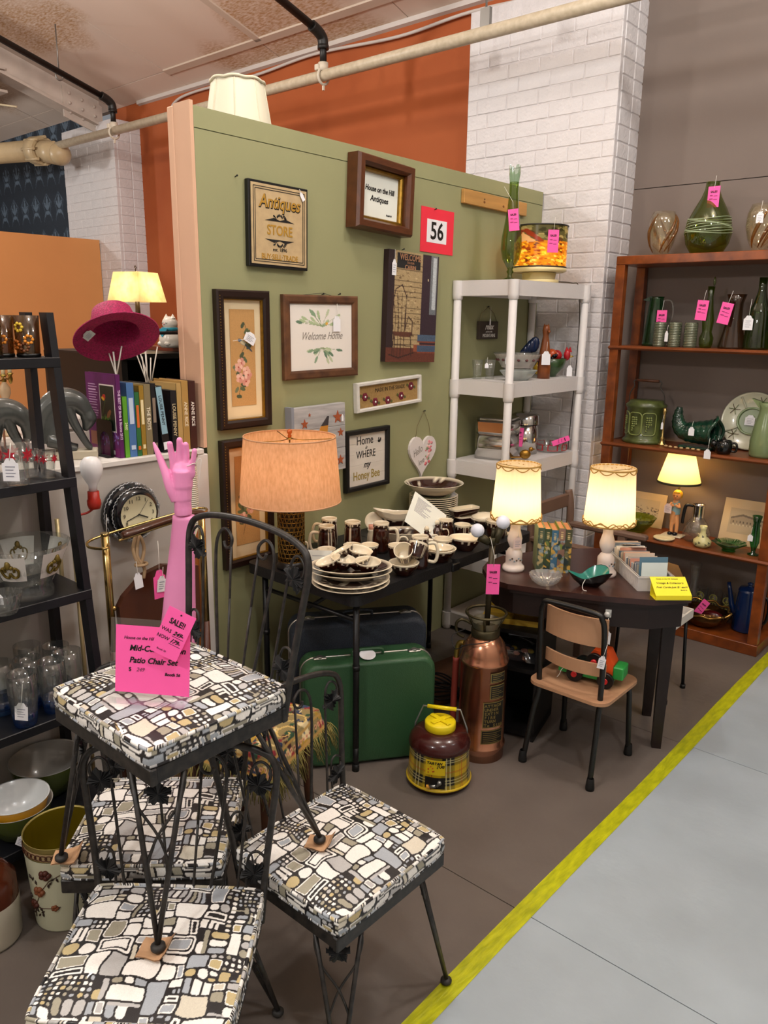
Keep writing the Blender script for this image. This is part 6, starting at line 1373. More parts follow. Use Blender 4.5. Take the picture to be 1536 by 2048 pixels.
price_tag(t, (.02, -.13, .1), .026, .045, string=.04, rot=(0, 0, R(41)))
t = lt('leaf_dish', 'grey-blue glazed oblong leaf dish at the front of the white shelf', 'dish', (-2.19, 3.565, z), [(0, 0), (.05, 0), (.075, .02), (.1, .05), (.098, .053), (.07, .026), (.045, .01), (0, .009)], mat('grey_glaze', '#9fa5a0', .2, coat=.4, noise=.2, nscale=30), rz=R(60), sx=1.05, sy=.6, wob=lambda a, zz: .05 * math.cos(10 * a) * (zz > .03))
t = thing('wooden_cat', 'slim carved brown wooden cat with white tag on the shelving', 'figurine', (-2.17, 3.79, z), R(41))
cw = mat('teak_cat', '#8a4a20', .4, noise=.3, nscale=10, stretch=(3, 3, .6))
B().lathe([(0, 0), (.034, 0), (.035, .06), (.029, .14), (.02, .2), (.015, .225), (.018, .24), (.02, .255), (.016, .275), (0, .285)], 20, sy=.8).obj('body', cw, t)
for s in (-1, 1): B().lathe([(.007, 0), (0, .02)], 8, (s * .011, 0, .272)).obj('ear', cw, t)
B().sph((.012, -.016, .248), .009, 8).obj('muzzle', cw, t); price_tag(t, (0, -.04, .11), .046, .072, string=.05, lines=False)
# fruit rooster
t = thing('rooster_bowl', 'ceramic rooster bowl, blue tail, melon-green body heaped with fruit', 'bowl', (-2.23, 3.96, z), R(41))
B().lathe([(0, 0), (.035, 0), (.04, .012), (.075, .05), (.09, .1), (.086, .1), (.07, .06), (0, .03)], 28).obj('melon_body', mat('melon_green', '#38562a', .3, noise=.4, nscale=24, col2='#1f3618', coat=.4), t)
b = B()
for k in range(7): a = R(100 + k * 16); b.sph((-.085 + .05 * math.cos(a) * 1.1, .005 * k, .09 + .085 * math.sin(a)), .03, 10, (1, .35, 1.5), Matrix.Rotation(a - PI / 2, 3, 'Y'))
b.obj('blue_tail', mat('cobalt_glaze', '#10244a', .2, coat=.4), t)
b = B()
for k in range(4): b.sph((-.075 - .006 * k, -.03, .03 + k * .022), .02, 10, (1, .5, 1))
b.obj('yellow_wing', mat('yellow_glaze', '#c9a01e', .25, coat=.4), t)
for i, (x, y, zz, r, c_, nm) in enumerate(((.0, -.02, .12, .034, '#c9501c', 'peach'), (.035, .01, .115, .032, '#b01c20', 'apple'), (-.035, .0, .115, .028, '#d9b52a', 'lemon'), (.01, .04, .12, .03, '#d98a20', 'orange'))): B().sph((x, y, zz), r, 14).obj(nm, mat('glaze' + c_, c_, .25, coat=.3), t)
b = B()
for k in range(14): b.sph((-.04 + .06 * random.random(), -.06 + .02 * random.random(), .09 + .03 * random.random()), .0105, 8)
o = b.obj('grapes', mat('grape_black', '#120e18', .2, coat=.4), t); o['kind'] = 'stuff'
B().sph((.09, -.01, .12), .024, 12, (.8, .7, 1.3)).obj('rooster_head', mat('glaze_red', '#b01c24', .25, coat=.3), t); B().prism([(.075, .14), (.085, .165), (.095, .15), (.105, .165), (.115, .135)], -.016, -.004, 'y').obj('comb', mat('glaze_red', '#b01c24', .25, coat=.3), t); B().lathe([(.009, 0), (0, .022)], 8, (.105, -.02, .112), Matrix.Rotation(PI / 2, 3, 'Y')).obj('beak', mat('yellow_glaze', '#c9a01e', .25), t)
price_tag(t, (.1, -.05, .035), .03, .06, string=.06, lines=False)
# lower shelf
z = WZ[2] + .001
t = thing('bread_box', 'square chrome bread box with rounded lid on the lower white shelf', 'bread box', (-2.31, 3.58, z), R(12))
ch2 = mat('dull_chrome', '#c9c7c2', .14, 1.)
pl = rrect(.2, .2, .035, 6); B().prism(pl, 0, .14, smooth=True).obj('box', ch2, t); B().prism([(x * 1.02, y * 1.02) for x, y in pl], .141, .205, smooth=True).obj('lid', ch2, t)
B().prism([(x * .95, y * .95) for x, y in pl], .205, .222, smooth=True).obj('lid_dome', ch2, t); B().prism([(-.07, .148), (.07, .148), (.075, .2), (-.075, .2)], -.1055, -.1035, 'y').obj('copper_badge', mat('copper_badge', '#c0814f', .4, .5), t)
t = thing('chrome_canister', 'tall round chrome canister behind the bread box', 'canister', (-2.285, 3.82, z)); B().lathe([(0, 0), (.075, 0), (.076, .17), (0, .17)], 32).obj('body', ch2, t); B().lathe([(.078, .165), (.079, .215), (.06, .226), (0, .228)], 32).obj('lid', ch2, t); price_tag(t, (.02, -.095, .1), .05, .105, pink=True, rot=(0, .05, R(41)), string=.05)
t = thing('brass_bird', 'small brass bird figurine at the front of the lower white shelf', 'figurine', (-2.155, 3.62, z), R(41)); br = mat('dull_brass', '#a67c34', .35, .85)
B().sph((0, 0, .03), .026, 14, (1.2, .8, 1)).obj('body', br, t); B().sph((.03, 0, .058), .013, 12).lathe([(.006, 0), (0, .018)], 8, (.038, 0, .058), Matrix.Rotation(PI / 2, 3, 'Y')).obj('head', br, t); B().prism([(-.02, -.012), (-.09, -.018), (-.09, .018), (-.02, .012)], .012, .018).obj('tail', br, t)
t = thing('brass_tray', 'little brass dish left of the bird on the lower white shelf', 'dish', (-2.165, 3.47, z)); B().lathe([(0, 0), (.03, 0), (.045, .012), (.043, .014), (.028, .004), (0, .004)], 24).obj('dish', br, t)
t = lt('glass_casserole', 'round glass casserole with red printed bands and lid on the lower white shelf', 'casserole', (-2.212, 3.985, z), [(0, 0), (.075, 0), (.09, .012), (.096, .058), (.1, .06), (.092, .058), (.085, .014), (0, .006)], clr)
for k in range(7): a = k * .9; o = B(); [o.box((.0965 * math.cos(a + q), .0965 * math.sin(a + q), .03), (.003, .006, .034), rz=a + q) for q in (-.28, .28)]; [o.tube([(.0968 * math.cos(a + q), .0968 * math.sin(a + q), zz) for q in np.linspace(-.28, .28, 7)], .0022, 4) for zz in (.014, .046)]; o.obj('red_band', mat('red_print', '#b01a24', .35), t)
B().lathe([(.094, .06), (.08, .075), (.03, .085), (.012, .088), (.022, .1), (0, .103)], 32).obj('lid', clr, t); price_tag(t, (.1, -.06, .075), .03, .1, pink=True, rot=(0, 1.2, R(41)), string=0)

# ================================================================ burl wood etagere
bur = mat('burl_veneer', '#8a4517', .34, noise=.45, nscale=14, col2='#5f2b0c', coat=.25, detail=8); bur2 = mat('shelf_edge_wood', '#7a3d17', .4, noise=.3, nscale=10, stretch=(1, 5, 5))
EX0, EX1, EY0, EY1 = -1.945, -1.04, 4.145, 4.455
t = thing('burl_etagere', 'tall open burl wood bookcase full of green glass and pottery', 'bookcase', ((EX0 + EX1) / 2, EY0, 0))
cx_ = (EX0 + EX1) / 2; hw = (EX1 - EX0) / 2; D_ = EY1 - EY0
for sx in (-1, 1):
    for y in (.0, D_ - .045): B().bx(sx * hw - .025 - .0, sx * hw + .025, y, y + .045, .06, 1.998, bev=.002).obj('post', bur, t)
B().bx(-hw - .025, hw + .025, -.002, D_, 1.998, 2.043, bev=.003).obj('top_board', bur, t)
EZ = (1.572, 1.036, .52)
for zz in EZ: B().bx(-hw - .035, hw + .035, -.012, D_, zz - .021, zz, bev=.009).obj('shelf_board', bur2, t)
B().bx(-hw - .03, hw + .03, -.004, D_, 0, .06, bev=.003).obj('base', bur, t)
def gthread(b): return b
z = 2.044; yS = 4.28
amb = glass('amber_clear_glass', '#f3ead0', .02, tint=.92); ambs = glass('amber_streak', '#a86a14', .05, tint=.6)
def hurricane(label, x, seed):
    t = lt('amber_vase', label, 'vase', (x, yS, z), [(0, 0), (.03, 0), (.034, .006), (.06, .06), (.075, .12), (.072, .18), (.055, .225), (.053, .225), (.07, .18), (.072, .12), (.055, .06), (0, .012)], amb, group='amber swirl vases')
    rg = random.Random(seed)
    for k in range(5):
        a0_ = rg.uniform(0, 6.3); pts = [(q, a0_ + q * 7) for q in np.linspace(.02, .21, 12)]
        def rad(zz): return np.interp(zz, [0, .06, .12, .18, .225], [.034, .061, .076, .073, .056])
        B().tube([(rad(zz) * math.cos(a), rad(zz) * math.sin(a), zz) for zz, a in pts], .005, 6, rs=[.002 + .007 * math.sin(PI * i / 11) for i in range(12)]).obj('amber_swirl', ambs, t)
    return t
hurricane('clear vase with amber swirls at the left end of the bookcase top', -1.785, 1); t = hurricane('clear amber-flecked vase with white tag at the right end of the bookcase top', -1.285, 5); price_tag(t, (.01, -.082, .155), .033, .052, string=.05)
t = lt('bottle_vase', 'big dark green bottle vase with pale threads on the bookcase top', 'vase', (-1.545, yS, z), [(0, 0), (.06, 0), (.08, .008), (.105, .05), (.116, .1), (.108, .16), (.08, .22), (.05, .275), (.035, .315), (.033, .345), (.036, .35), (.03, .35), (.028, .315), (.045, .27), (.075, .215), (.1, .16), (.108, .1), (.095, .05), (0, .02)], glass('bottle_green', '#76861c', .02, tint=.75), 40)
for k in range(9): B().tube([((.1165 - .35 * max(0, (.1 + k * .009) - .1) ** 1.3) * math.cos(a) * 1.0, (.1165 - .35 * max(0, .009 * k) ** 1.3) * math.sin(a), .1 + k * .009 + .006 * math.sin(2 * a + k)) for a in np.linspace(0, 2 * PI, 40)[:-1]], .0013, 4, closed=True).obj('glass_thread', mat('pale_thread', '#b9c9a0', .4), t)
price_tag(t, (.03, -.06, .27), .058, .1, pink=True, string=.05)
# second shelf
z = EZ[0] + .001
t = lt('green_pitcher', 'dark green glass pitcher with clear handle on the second shelf', 'pitcher', (-1.79, 4.30, z), [(0, 0), (.058, 0), (.06, .01), (.045, .15), (.036, .25), (.04, .262), (.037, .26), (.03, .25), (.04, .15), (.052, .02), (0, .012)], glass('emerald_glass', '#1f7034', .02, tint=.78)); handle(t, .034, .12, .24, .06, .006, 0., clr); B().prism([(-.075, .245), (-.03, .265), (-.03, .235)], -.014, .014, 'y').obj('spout', glass('emerald_glass', '#1f7034'), t); price_tag(t, (.06, -.06, .14), .055, .1, pink=True, string=.05)
for x, lab in ((-1.722, 'ribbed smoky tumbler at the left of three on the second shelf'), (-1.642, 'ribbed smoky tumbler in the middle of three on the second shelf'), (-1.557, 'ribbed smoky tumbler at the right of three on the second shelf')):
    t = lt('ribbed_tumbler', lab, 'glass', (x, 4.22, z), [(0, 0), (.032, 0)] + [(.0335 + (.0012 if i % 2 else -.0006), .004 + i * .0042) for i in range(29)] + [(.032, .128), (.03, .12), (.029, .01), (0, .008)], mat('smoky_ribbed', '#5f6450', .25, metal=.2, coat=.5), group='ribbed tumblers', smooth=False)
    if x < -1.7: price_tag(t, (.05, -.035, .055), .018, .055, string=.03, lines=False)
t = lt('bud_vase', 'small green swung bud vase with split neck on the second shelf', 'vase', (-1.485, 4.25, z), [(0, 0), (.028, 0), (.034, .02), (.036, .05), (.024, .08), (.027, .11), (.03, .14), (.02, .2), (.013, .26), (.018, .31), (.014, .31), (.009, .26), (0, .2)], gg); B().sph((.012, 0, .335), .012, 10, (.6, .6, 2)).obj('split_lip', gg, t); price_tag(t, (-.02, -.05, .19), .058, .1, pink=True, rot=(0, .08, 0), string=.05)
t = lt('brown_pitcher', 'dark brown ribbed glass pitcher with flared lip on the second shelf', 'pitcher', (-1.36, 4.27, z), [(0, 0), (.065, 0)] + [(.067 - .0055 * i / 4 + (.001 if i % 2 else 0), .006 + i * .0065) for i in range(24)] + [(.035, .2), (.036, .23), (.048, .27), (.045, .27), (.033, .23), (.03, .2), (0, .05)], glass('brown_glass', '#5f4028', .03, tint=.6)); price_tag(t, (-.025, -.075, .175), .058, .105, pink=True, rot=(0, .2, 0), string=.06)
t = lt('green_bottle', 'tall dark green bottle with white tag at the right of the second shelf', 'bottle', (-1.245, 4.28, z), [(0, 0), (.062, 0), (.063, .01), (.052, .17), (.045, .2), (.022, .25), (.018, .3), (.02, .35), (.017, .35), (.015, .3), (.04, .2), (.05, .1), (0, .01)], gd); price_tag(t, (-.03, -.065, .13), .046, .07, string=.08)
t = lt('dark_jar', 'dark olive glass jar cut by the right edge on the second shelf', 'jar', (-1.14, 4.3, z), [(0, 0), (.05, 0), (.055, .1), (.04, .16), (.04, .2), (0, .2)], gd)
# third shelf
z = EZ[1] + .001; og_ = mat('olive_pottery', '#55602f', .35, noise=.35, nscale=18, col2='#3a3f1c', coat=.3)
t = thing('ice_bucket', 'olive pottery barrel jar with grape panels and a bail handle', 'jar', (-1.79, 4.295, z))
B().lathe([(0, 0), (.115, 0), (.117, .014), (.108, .022), (.102, .03), (.1, .1), (.103, .19), (.11, .2), (.112, .212), (.095, .226), (.09, .236), (0, .238)], 40).obj('body', og_, t)
for a0_ in (-R(100), -R(55), -R(145)):
    fr = [(u, zz) for u, zz in rrect(.075, .125, .02, 3)]; B().tube([(.103 * math.cos(a0_ + u / .1), .103 * math.sin(a0_ + u / .1), .11 + zz) for u, zz in fr], .0035, 5, closed=True).obj('panel_moulding', mat('olive_light', '#7a8448', .35, coat=.3), t)
    b = B()
    for r_ in range(7):
        for c_ in range(max(1, 4 - abs(r_ - 2) // 1 if r_ > 2 else 3)): u = (c_ - 1.2) * .011 + .002 * (r_ % 2); b.sph((.1035 * math.cos(a0_ + u / .1), .1035 * math.sin(a0_ + u / .1), .145 - r_ * .012), .006, 6)
    o = b.obj('grape_relief', mat('olive_light', '#7a8448', .35, coat=.3), t); o['kind'] = 'stuff'
hb = B().tube(spline([(-.105, 0, .2), (-.098, -.01, .27), (-.075, -.012, .31), (-.07, -.012, .345), (.07, -.012, .345), (.075, -.012, .31), (.1, -.01, .27), (.105, 0, .2)], 6), .0035, 7).obj('bail', mat('wire_dark', '#3a3530', .5), t); B().rod((-.065, -.012, .345), (.065, -.012, .345), .008, 10).obj('grip', mat('dark_oak_leg', '#5a331b', .5), hb)
t = lt('brass_candlestick', 'slim brass candlestick between the barrel jar and the cornucopia', 'candlestick', (-1.665, 4.25, z), [(0, 0), (.024, 0), (.024, .006), (.014, .014), (.01, .03), (.013, .04), (.007, .05), (.006, .14), (.011, .15), (.007, .165), (.012, .185), (.01, .205), (0, .206)], brass, 20); price_tag(t, (.0, -.02, .11), .012, .04, string=.04, lines=False)
t = thing('cornucopia', 'dark green glazed pottery cornucopia lying on its side', 'planter', (-1.49, 4.28, z)); gz = mat('dark_green_glaze', '#0e241c', .14, noise=.4, nscale=16, col2='#1e4632', coat=.6)
pts = spline([(-.105, 0, .215), (-.11, 0, .165), (-.1, 0, .12), (-.07, 0, .09), (-.02, 0, .085), (.05, 0, .09), (.1, 0, .095)], 6); m_ = len(pts); b = B(); b.tube(pts, .05, 22, rs=[.012 + .062 * (i / (m_ - 1)) ** .8 + (.003 if i % 3 == 0 else 0) for i in range(m_)]); del b.f[-1]; del b.sm[-1]; b.obj('horn', gz, t)
B().tube([(.1 + .012 * math.cos(3 * a), .082 * math.cos(a), .092 + .085 * math.sin(a)) for a in np.linspace(0, 2 * PI, 40)[:-1]], .009, 8, closed=True).obj('ruffled_rim', gz, t); B().tube([(.1 + .0, .02 * math.cos(a), .06 + .02 * math.sin(a)) for a in np.linspace(0, 2 * PI, 16)[:-1]], .004, 5, closed=True).bx(-.08, .1, -.05, .05, 0, .014, bev=.006).obj('foot', gz, t); price_tag(t, (.0, -.085, .1), .03, .046, string=.03, lines=False)
t = thing('shell_bits', 'row of small shells lying in front of the cornucopia', 'shells', (-1.56, 4.19, z))
for k in range(7): B().sph((-.06 + k * .03, random.uniform(-.01, .01), .007), .009, 8, (1.3, 1, .7)).obj('shell', mat('shell_tan', '#b99a6a', .5), t)
t = thing('chip_plate', 'large round divided pottery plate with painted pine sprigs, stood on edge', 'plate', (-1.26, 4.40, z), rot=(R(-12), 0, 0)); MXp = Matrix.Rotation(PI / 2, 3, 'X'); cp = mat('celadon_white', '#c9c8ae', .2, coat=.5)
B().lathe([(0, 0), (.08, 0), (.152, .012), (.156, .018), (.15, .02), (.142, .014), (.07, .006), (0, .006)], 44, (0, 0, .157), MXp).obj('plate', cp, t)
B().tube([(.07 * math.cos(a), -.014, .157 + .07 * math.sin(a)) for a in np.linspace(0, 2 * PI, 40)[:-1]], .006, 7, closed=True).obj('well_ring', mat('celadon_green', '#8a9a72', .2, coat=.5), t); B().lathe([(0, 0), (.066, 0)], 36, (0, -.009, .157), MXp).obj('centre_well', mat('celadon_dark', '#76865c', .2, coat=.5), t)
for k in range(4): a = .5 + k * PI / 2; B().rod((.074 * math.cos(a), -.015, .157 + .074 * math.sin(a)), (.142 * math.cos(a), -.018, .157 + .142 * math.sin(a)), .005, 7).obj('divider', cp, t)
for k, a in enumerate((2.6, 1.2, 3.9)):
    for q in range(6): B().rod((.11 * math.cos(a), -.0155, .157 + .11 * math.sin(a)), (.11 * math.cos(a) + .03 * math.cos(q), -.0175, .157 + .11 * math.sin(a) + .03 * math.sin(q)), .0016, 4).obj('pine_needle', mat(('pine_brown', 'pine_green')[q % 2], ('#5a3a22', '#6d7a4a')[q % 2], .5), t)
price_tag(t, (-.005, -.022, .16), .05, .055, string=0)
t = thing('bear_mug', 'black glazed animal mug with a white tag hanging below', 'mug', (-1.315, 4.20, z)); bg_ = mat('black_glaze', '#0a0d0d', .15, coat=.5)
B().lathe([(0, 0), (.032, 0), (.04, .015), (.042, .045), (.036, .07), (.033, .07), (.036, .045), (0, .012)], 26).obj('body', bg_, t); B().sph((-.05, -.01, .05), .018, 12).sph((-.056, -.016, .07), .006, 8).obj('head', bg_, t); handle(t, .038, .018, .058, .026, .006, 0, bg_); price_tag(t, (-.055, -.078, .0), .034, .05, string=.06, lines=False)
t = lt('celadon_jug', 'tall pale green pottery jug at the right of the third shelf', 'jug', (-1.135, 4.26, z), [(0, 0), (.068, 0), (.072, .012), (.074, .08), (.062, .16), (.046, .22), (.044, .25), (.05, .275), (.047, .275), (.04, .25), (.055, .16), (0, .02)], mat('celadon_jug', '#76865c', .22, coat=.4), 36); B().prism([(-.085, .292), (-.035, .278), (-.04, .24)], -.016, .016, 'y').obj('spout', mat('celadon_jug', '#76865c', .22, coat=.4), t); handle(t, .045, .09, .25, .05, .009, 0, mat('celadon_jug', '#76865c', .22, coat=.4))
# fourth shelf
z = EZ[2] + .001
def print_card(name, label, x, y, w, h, lean, rz, painter):
    t = thing(name, label, 'picture', (x, y, z), rot=(R(-lean), 0, rz)); B().bx(-w / 2, w / 2, 0, .002, 0, h).obj('mount', mat('cream_mount2', '#c9b28c', .8), t); print_sheet('etching', painter, w * .72, h * .55, t, attr_mat('print_matt', .75), (.0, -.0008, h * .52)); return t
p = Paint(60, 40, '#b9a684')
for k in range(60): p.rect(*(lambda x, y: (x, x + random.uniform(.02, .1), y, y + random.uniform(.01, .06)))(random.random(), random.uniform(.2, .6)), random.choice(['#6a5a48', '#8a7a62', '#4a3c30', '#c9b895']))
print_card('mounted_etching', 'mounted street etching leaning behind the green bowl', -1.80, 4.40, .25, .2, 14, 0, p)
p = Paint(60, 50, '#b3a182'); p.poly([(.05, .35), (.05, .62), (.35, .72), (.95, .6), (.95, .3)], '#9a8a70'); p.poly([(.05, .62), (.35, .78), (.97, .62), (.95, .56), (.35, .7), (.05, .55)], '#6d5f4e')
for k in range(9): p.rect(.12 + k * .09, .15 + k * .09, .42, .5, '#5a4e40'); p.rect(.12 + k * .09, .16 + k * .09, .32, .38, '#c2b393')
t = print_card('mounted_photograph', 'mounted old photograph of a long building, leaning on the shelf', -1.21, 4.37, .27, .25, 16, 0, p)
t = lt('glass_bowl', 'round olive green pressed glass bowl on the lamp shelf', 'bowl', (-1.775, 4.255, z), [(0, 0), (.05, 0), (.06, .008), (.095, .05), (.113, .085), (.11, .087), (.09, .05), (.055, .014), (0, .01)], glass('olive_pressed', '#86a02c', .03, tint=.85), 48, wob=lambda a, zz: .035 * math.cos(14 * a) * (zz > .03))
t = thing('girl_lamp', 'lit figurine lamp of a child under a pleated cream shade with dark trim', 'lamp', (-1.565, 4.30, z)); skin_ = mat('figurine_skin', '#d99a64', .3, coat=.3); hair = mat('figurine_hair', '#d9a82a', .35); blu = mat('figurine_blue', '#86a8ac', .35); 
B().bx(-.06, .055, -.04, .04, 0, .01, bev=.004).obj('plinth', mat('ivory_glaze', '#d9ccb0', .3), t)
b = B().tube(spline([(-.012, -.008, .02), (-.014, -.008, .06), (-.012, -.004, .1), (-.006, 0, .14), (-.004, 0, .18), (-.003, 0, .21)], 5), .02, 12, rs=list(np.linspace(.009, .013, 9)) + list(np.linspace(.016, .024, 6)) + list(np.linspace(.026, .016, 11))); b.tube(spline([(.014, -.004, .02), (.015, -.004, .06), (.01, -.002, .1), (.002, 0, .14)], 5), .012, 10, rs=list(np.linspace(.009, .016, 16))); o = b.obj('figure_body', skin_, t)
md = o.modifiers.new('remesh', 'REMESH'); md.mode = 'VOXEL'; md.voxel_size = .003; md.use_smooth_shade = True
B().lathe([(.026, .13), (.029, .15), (.024, .19), (.015, .21)], 20, (-.003, 0, 0), sy=.85).obj('dress', blu, o); B().tube(spline([(-.022, -.012, .195), (-.03, -.025, .175), (-.005, -.034, .185)], 5), .007, 8).tube(spline([(.016, -.012, .195), (.026, -.024, .175), (.006, -.034, .188)], 5), .007, 8).obj('arms', skin_, o)
B().sph((.0, -.004, .235), .024, 16, (1, 1, 1.1)).obj('head', skin_, t); B().sph((.0, .004, .24), .027, 16, (1.05, .95, 1.1)).sph((0, -.016, .256), .014, 10, (1.3, .7, .7)).obj('hair', hair, t)
for s in (-1, 1): B().sph((s * .009, -.0275, .238), .003, 6).obj('eye', INK, t); B().sph((s * .014 - .002, -.014, .018), .014, 10, (1, 1.5, .8)).obj('shoe', mat('figurine_shoe', '#14141c', .25), t)
B().sph((0, -.029, .232), .0035, 6).obj('nose', skin_, t); B().box((0, -.0275, .225), (.008, .002, .002)).obj('mouth', mat('figurine_lip', '#a84a3a', .4), t)
price_tag(t, (-.03, -.045, .165), .042, .055, mat('pale_tag', '#e6cfc8', .7), string=0)
B().rod((0, .01, .2), (0, .01, .34), .006, 8).obj('lamp_stem', brass, t)
b = B(); n = 64; vs = []
for r, zz in ((.115, .315), (.066, .49)): vs += [(r * (1 + .012 * (k % 2)) * math.cos(2 * PI * k / n), r * (1 + .012 * (k % 2)) * math.sin(2 * PI * k / n), zz) for k in range(n)]
b.add(vs, [(k, (k + 1) % n, n + (k + 1) % n, n + k) for k in range(n)], True).obj('shade', shade_mat('pleated_straw', '#e6d3a4', .5), t)
for r, zz in ((.117, .315), (.068, .49)): B().lathe([(r - .001, zz - .006), (r + .001, zz - .006), (r + .001, zz + .006), (r - .001, zz + .006)], 48).obj('shade_binding', mat('dark_olive_binding', '#3a3a24', .7), t)
B().lathe([(0, .35), (.013, .352), (.026, .395), (.018, .43), (0, .436)], 16).obj('bulb', mat('lit_bulb_amber', '#ffe0a0', .4, emit='#ffd695', estr=85), t)
t = lt('pressed_ashtray', 'small round cream pressed glass coaster at the shelf front', 'coaster', (-1.575, 4.19, z), [(0, 0), (.045, 0), (.058, .012), (.055, .015), (.04, .006), (0, .006)], mat('cream_pressed', '#d9cfa8', .3, coat=.4), 40, wob=lambda a, zz: .03 * math.cos(20 * a) * (zz > .005))
t = lt('glass_carafe', 'clear glass coffee carafe with chrome neck and black handle', 'carafe', (-1.44, 4.30, z), [(0, 0), (.06, 0), (.072, .02), (.074, .05), (.055, .1), (.03, .13), (.028, .14), (.052, .1), (.07, .05), (0, .01)], clr); B().lathe([(.03, .125), (.031, .2), (.034, .205), (.028, .2), (.027, .13)], 28).obj('neck_band', chrm, t); B().tube(spline([(-.028, -.01, .195), (-.06, -.02, .195), (-.07, -.022, .165), (-.075, -.025, .09)], 6), .009, 8, rs=None).obj('handle', mat('black_bakelite', '#0d0c0c', .35), t)
t = lt('clover_vase', 'small cream vase painted with dark clovers at the shelf front', 'vase', (-1.37, 4.20, z), [(0, 0), (.035, 0), (.048, .015), (.046, .035), (.025, .055), (.014, .075), (.014, .095), (.02, .115), (.017, .115), (.011, .09), (0, .07)], mat('cream_clover', '#cfc88e', .25, coat=.4), 30)
for k in range(8): a = -R(150) + k * .35; zz = (.03, .06, .02)[k % 3]; r = (.0475, .024, .048)[k % 3]; o = B(); [o.sph((r * math.cos(a) + .004 * math.cos(q), r * math.sin(a), zz + .004 * math.sin(q)), .003, 6) for q in (0, 2.1, 4.2)]; o.obj('clover', mat('clover_ink', '#22301c', .4), t)
t = lt('green_ruffled_dish', 'dark green glass ruffled dish on a low foot', 'dish', (-1.235, 4.22, z), [(0, 0), (.035, 0), (.03, .01), (.045, .02), (.085, .045), (.083, .048), (.04, .026), (0, .018)], glass('emerald_glass', '#1f7034', .02, tint=.78), 48, wob=lambda a, zz: .06 * math.cos(9 * a) * (zz > .03))
t = lt('green_bud_vase', 'slim emerald bud vase with tag beside the old photograph', 'vase', (-1.115, 4.23, z), [(0, 0), (.028, 0), (.028, .006), (.01, .012), (.012, .03), (.024, .07), (.022, .12), (.016, .17), (.025, .21), (.022, .21), (.012, .17), (0, .05)], glass('emerald_glass', '#1f7034', .02, tint=.78)); price_tag(t, (-.015, -.03, .095), .026, .036, string=.04, lines=False)
# bottom shelf
z = .0615
t = lt('bottom_carafe', 'clear hourglass carafe standing at the back of the bottom shelf', 'carafe', (-1.44, 4.36, z), [(0, 0), (.05, 0), (.055, .05), (.035, .13), (.022, .2), (.03, .29), (.034, .31), (.031, .31), (.018, .2), (.05, .05), (0, .01)], clr)
for i, (dx, dz) in enumerate(((-.055, 0), (0, 0), (.055, 0))):
    t = lt('peace_glass', ('glass with gold peace signs, left of three on the bottom shelf', 'glass with gold peace signs, middle of three on the bottom shelf', 'glass with gold peace signs, right of three on the bottom shelf')[i], 'glass', (-1.325 + dx * 1.35, 4.39, z), [(0, 0), (.03, 0), (.034, .17), (.032, .17), (.028, .008), (0, .006)], clr, group='peace sign glasses'); gm_ = mat('olive_gold', '#8a8438', .5)
    for zz in (.13, .085):
        b = B().tube([(.02 * math.cos(a), -.034, zz + .02 * math.sin(a)) for a in np.linspace(0, 2 * PI, 25)[:-1]], .0028, 5, closed=True)
        for q in (PI / 2, -PI / 2, -PI / 4, -3 * PI / 4): b.rod((0, -.034, zz), (.02 * math.cos(q), -.034, zz + .02 * math.sin(q)), .0025, 5)
        b.obj('peace_sign', gm_, t)
t = thing('shell_planter', 'gold lustre shell planter with a pink tag inside on the bottom shelf', 'planter', (-1.335, 4.235, z)); gl = mat('gold_lustre', '#6a4a22', .12, .7, noise=.5, nscale=12, col2='#2a1608')
B().lathe([(0, 0), (.05, 0), (.08, .015), (.125, .05), (.145, .1), (.14, .1), (.115, .05), (.07, .02), (0, .012)], 60, sy=.62, wob=lambda a, zz: .06 * math.cos(9 * a) * min(1, zz / .05)).obj('shell', gl, t); B().tube([((.143 + .008 * math.cos(9 * a)) * math.cos(a), (.143 + .008 * math.cos(9 * a)) * .62 * math.sin(a), .1 + .02 * math.sin(a) + .006 * math.cos(9 * a)) for a in np.linspace(0, 2 * PI, 90)[:-1]], .006, 6, closed=True).obj('ruffle', mat('bright_lustre', '#b08a4a', .15, .85), t); B().sph((.05, .02, .06), .05, 14, (1.2, .6, .7)).obj('lining', mat('maroon_glaze', '#4a0f10', .2), t); price_tag(t, (-.0, -.03, .11), .04, .11, pink=True, rot=(0, .5, 0), string=0)
t = thing('blue_coffeepot', 'tall dark blue enamel coffeepot on the bottom shelf', 'coffeepot', (-1.135, 4.34, z)); be = mat('blue_enamel', '#0d2550', .2, coat=.4); B().lathe([(0, 0), (.07, 0), (.072, .01), (.055, .22), (.056, .228), (0, .228)], 32).obj('body', be, t); B().lathe([(.057, .226), (.05, .242), (.012, .25), (.01, .258), (.016, .268), (0, .275)], 26).obj('lid', be, t); B().tube([(-.06, 0, .07), (-.085, 0, .13), (-.1, 0, .2), (-.112, 0, .25)], .015, 10, rs=[.02, .015, .012, .01]).obj('spout', be, t); handle(t, .055, .06, .2, .05, .008, 0, mat('black_bakelite', '#0d0c0c', .35))
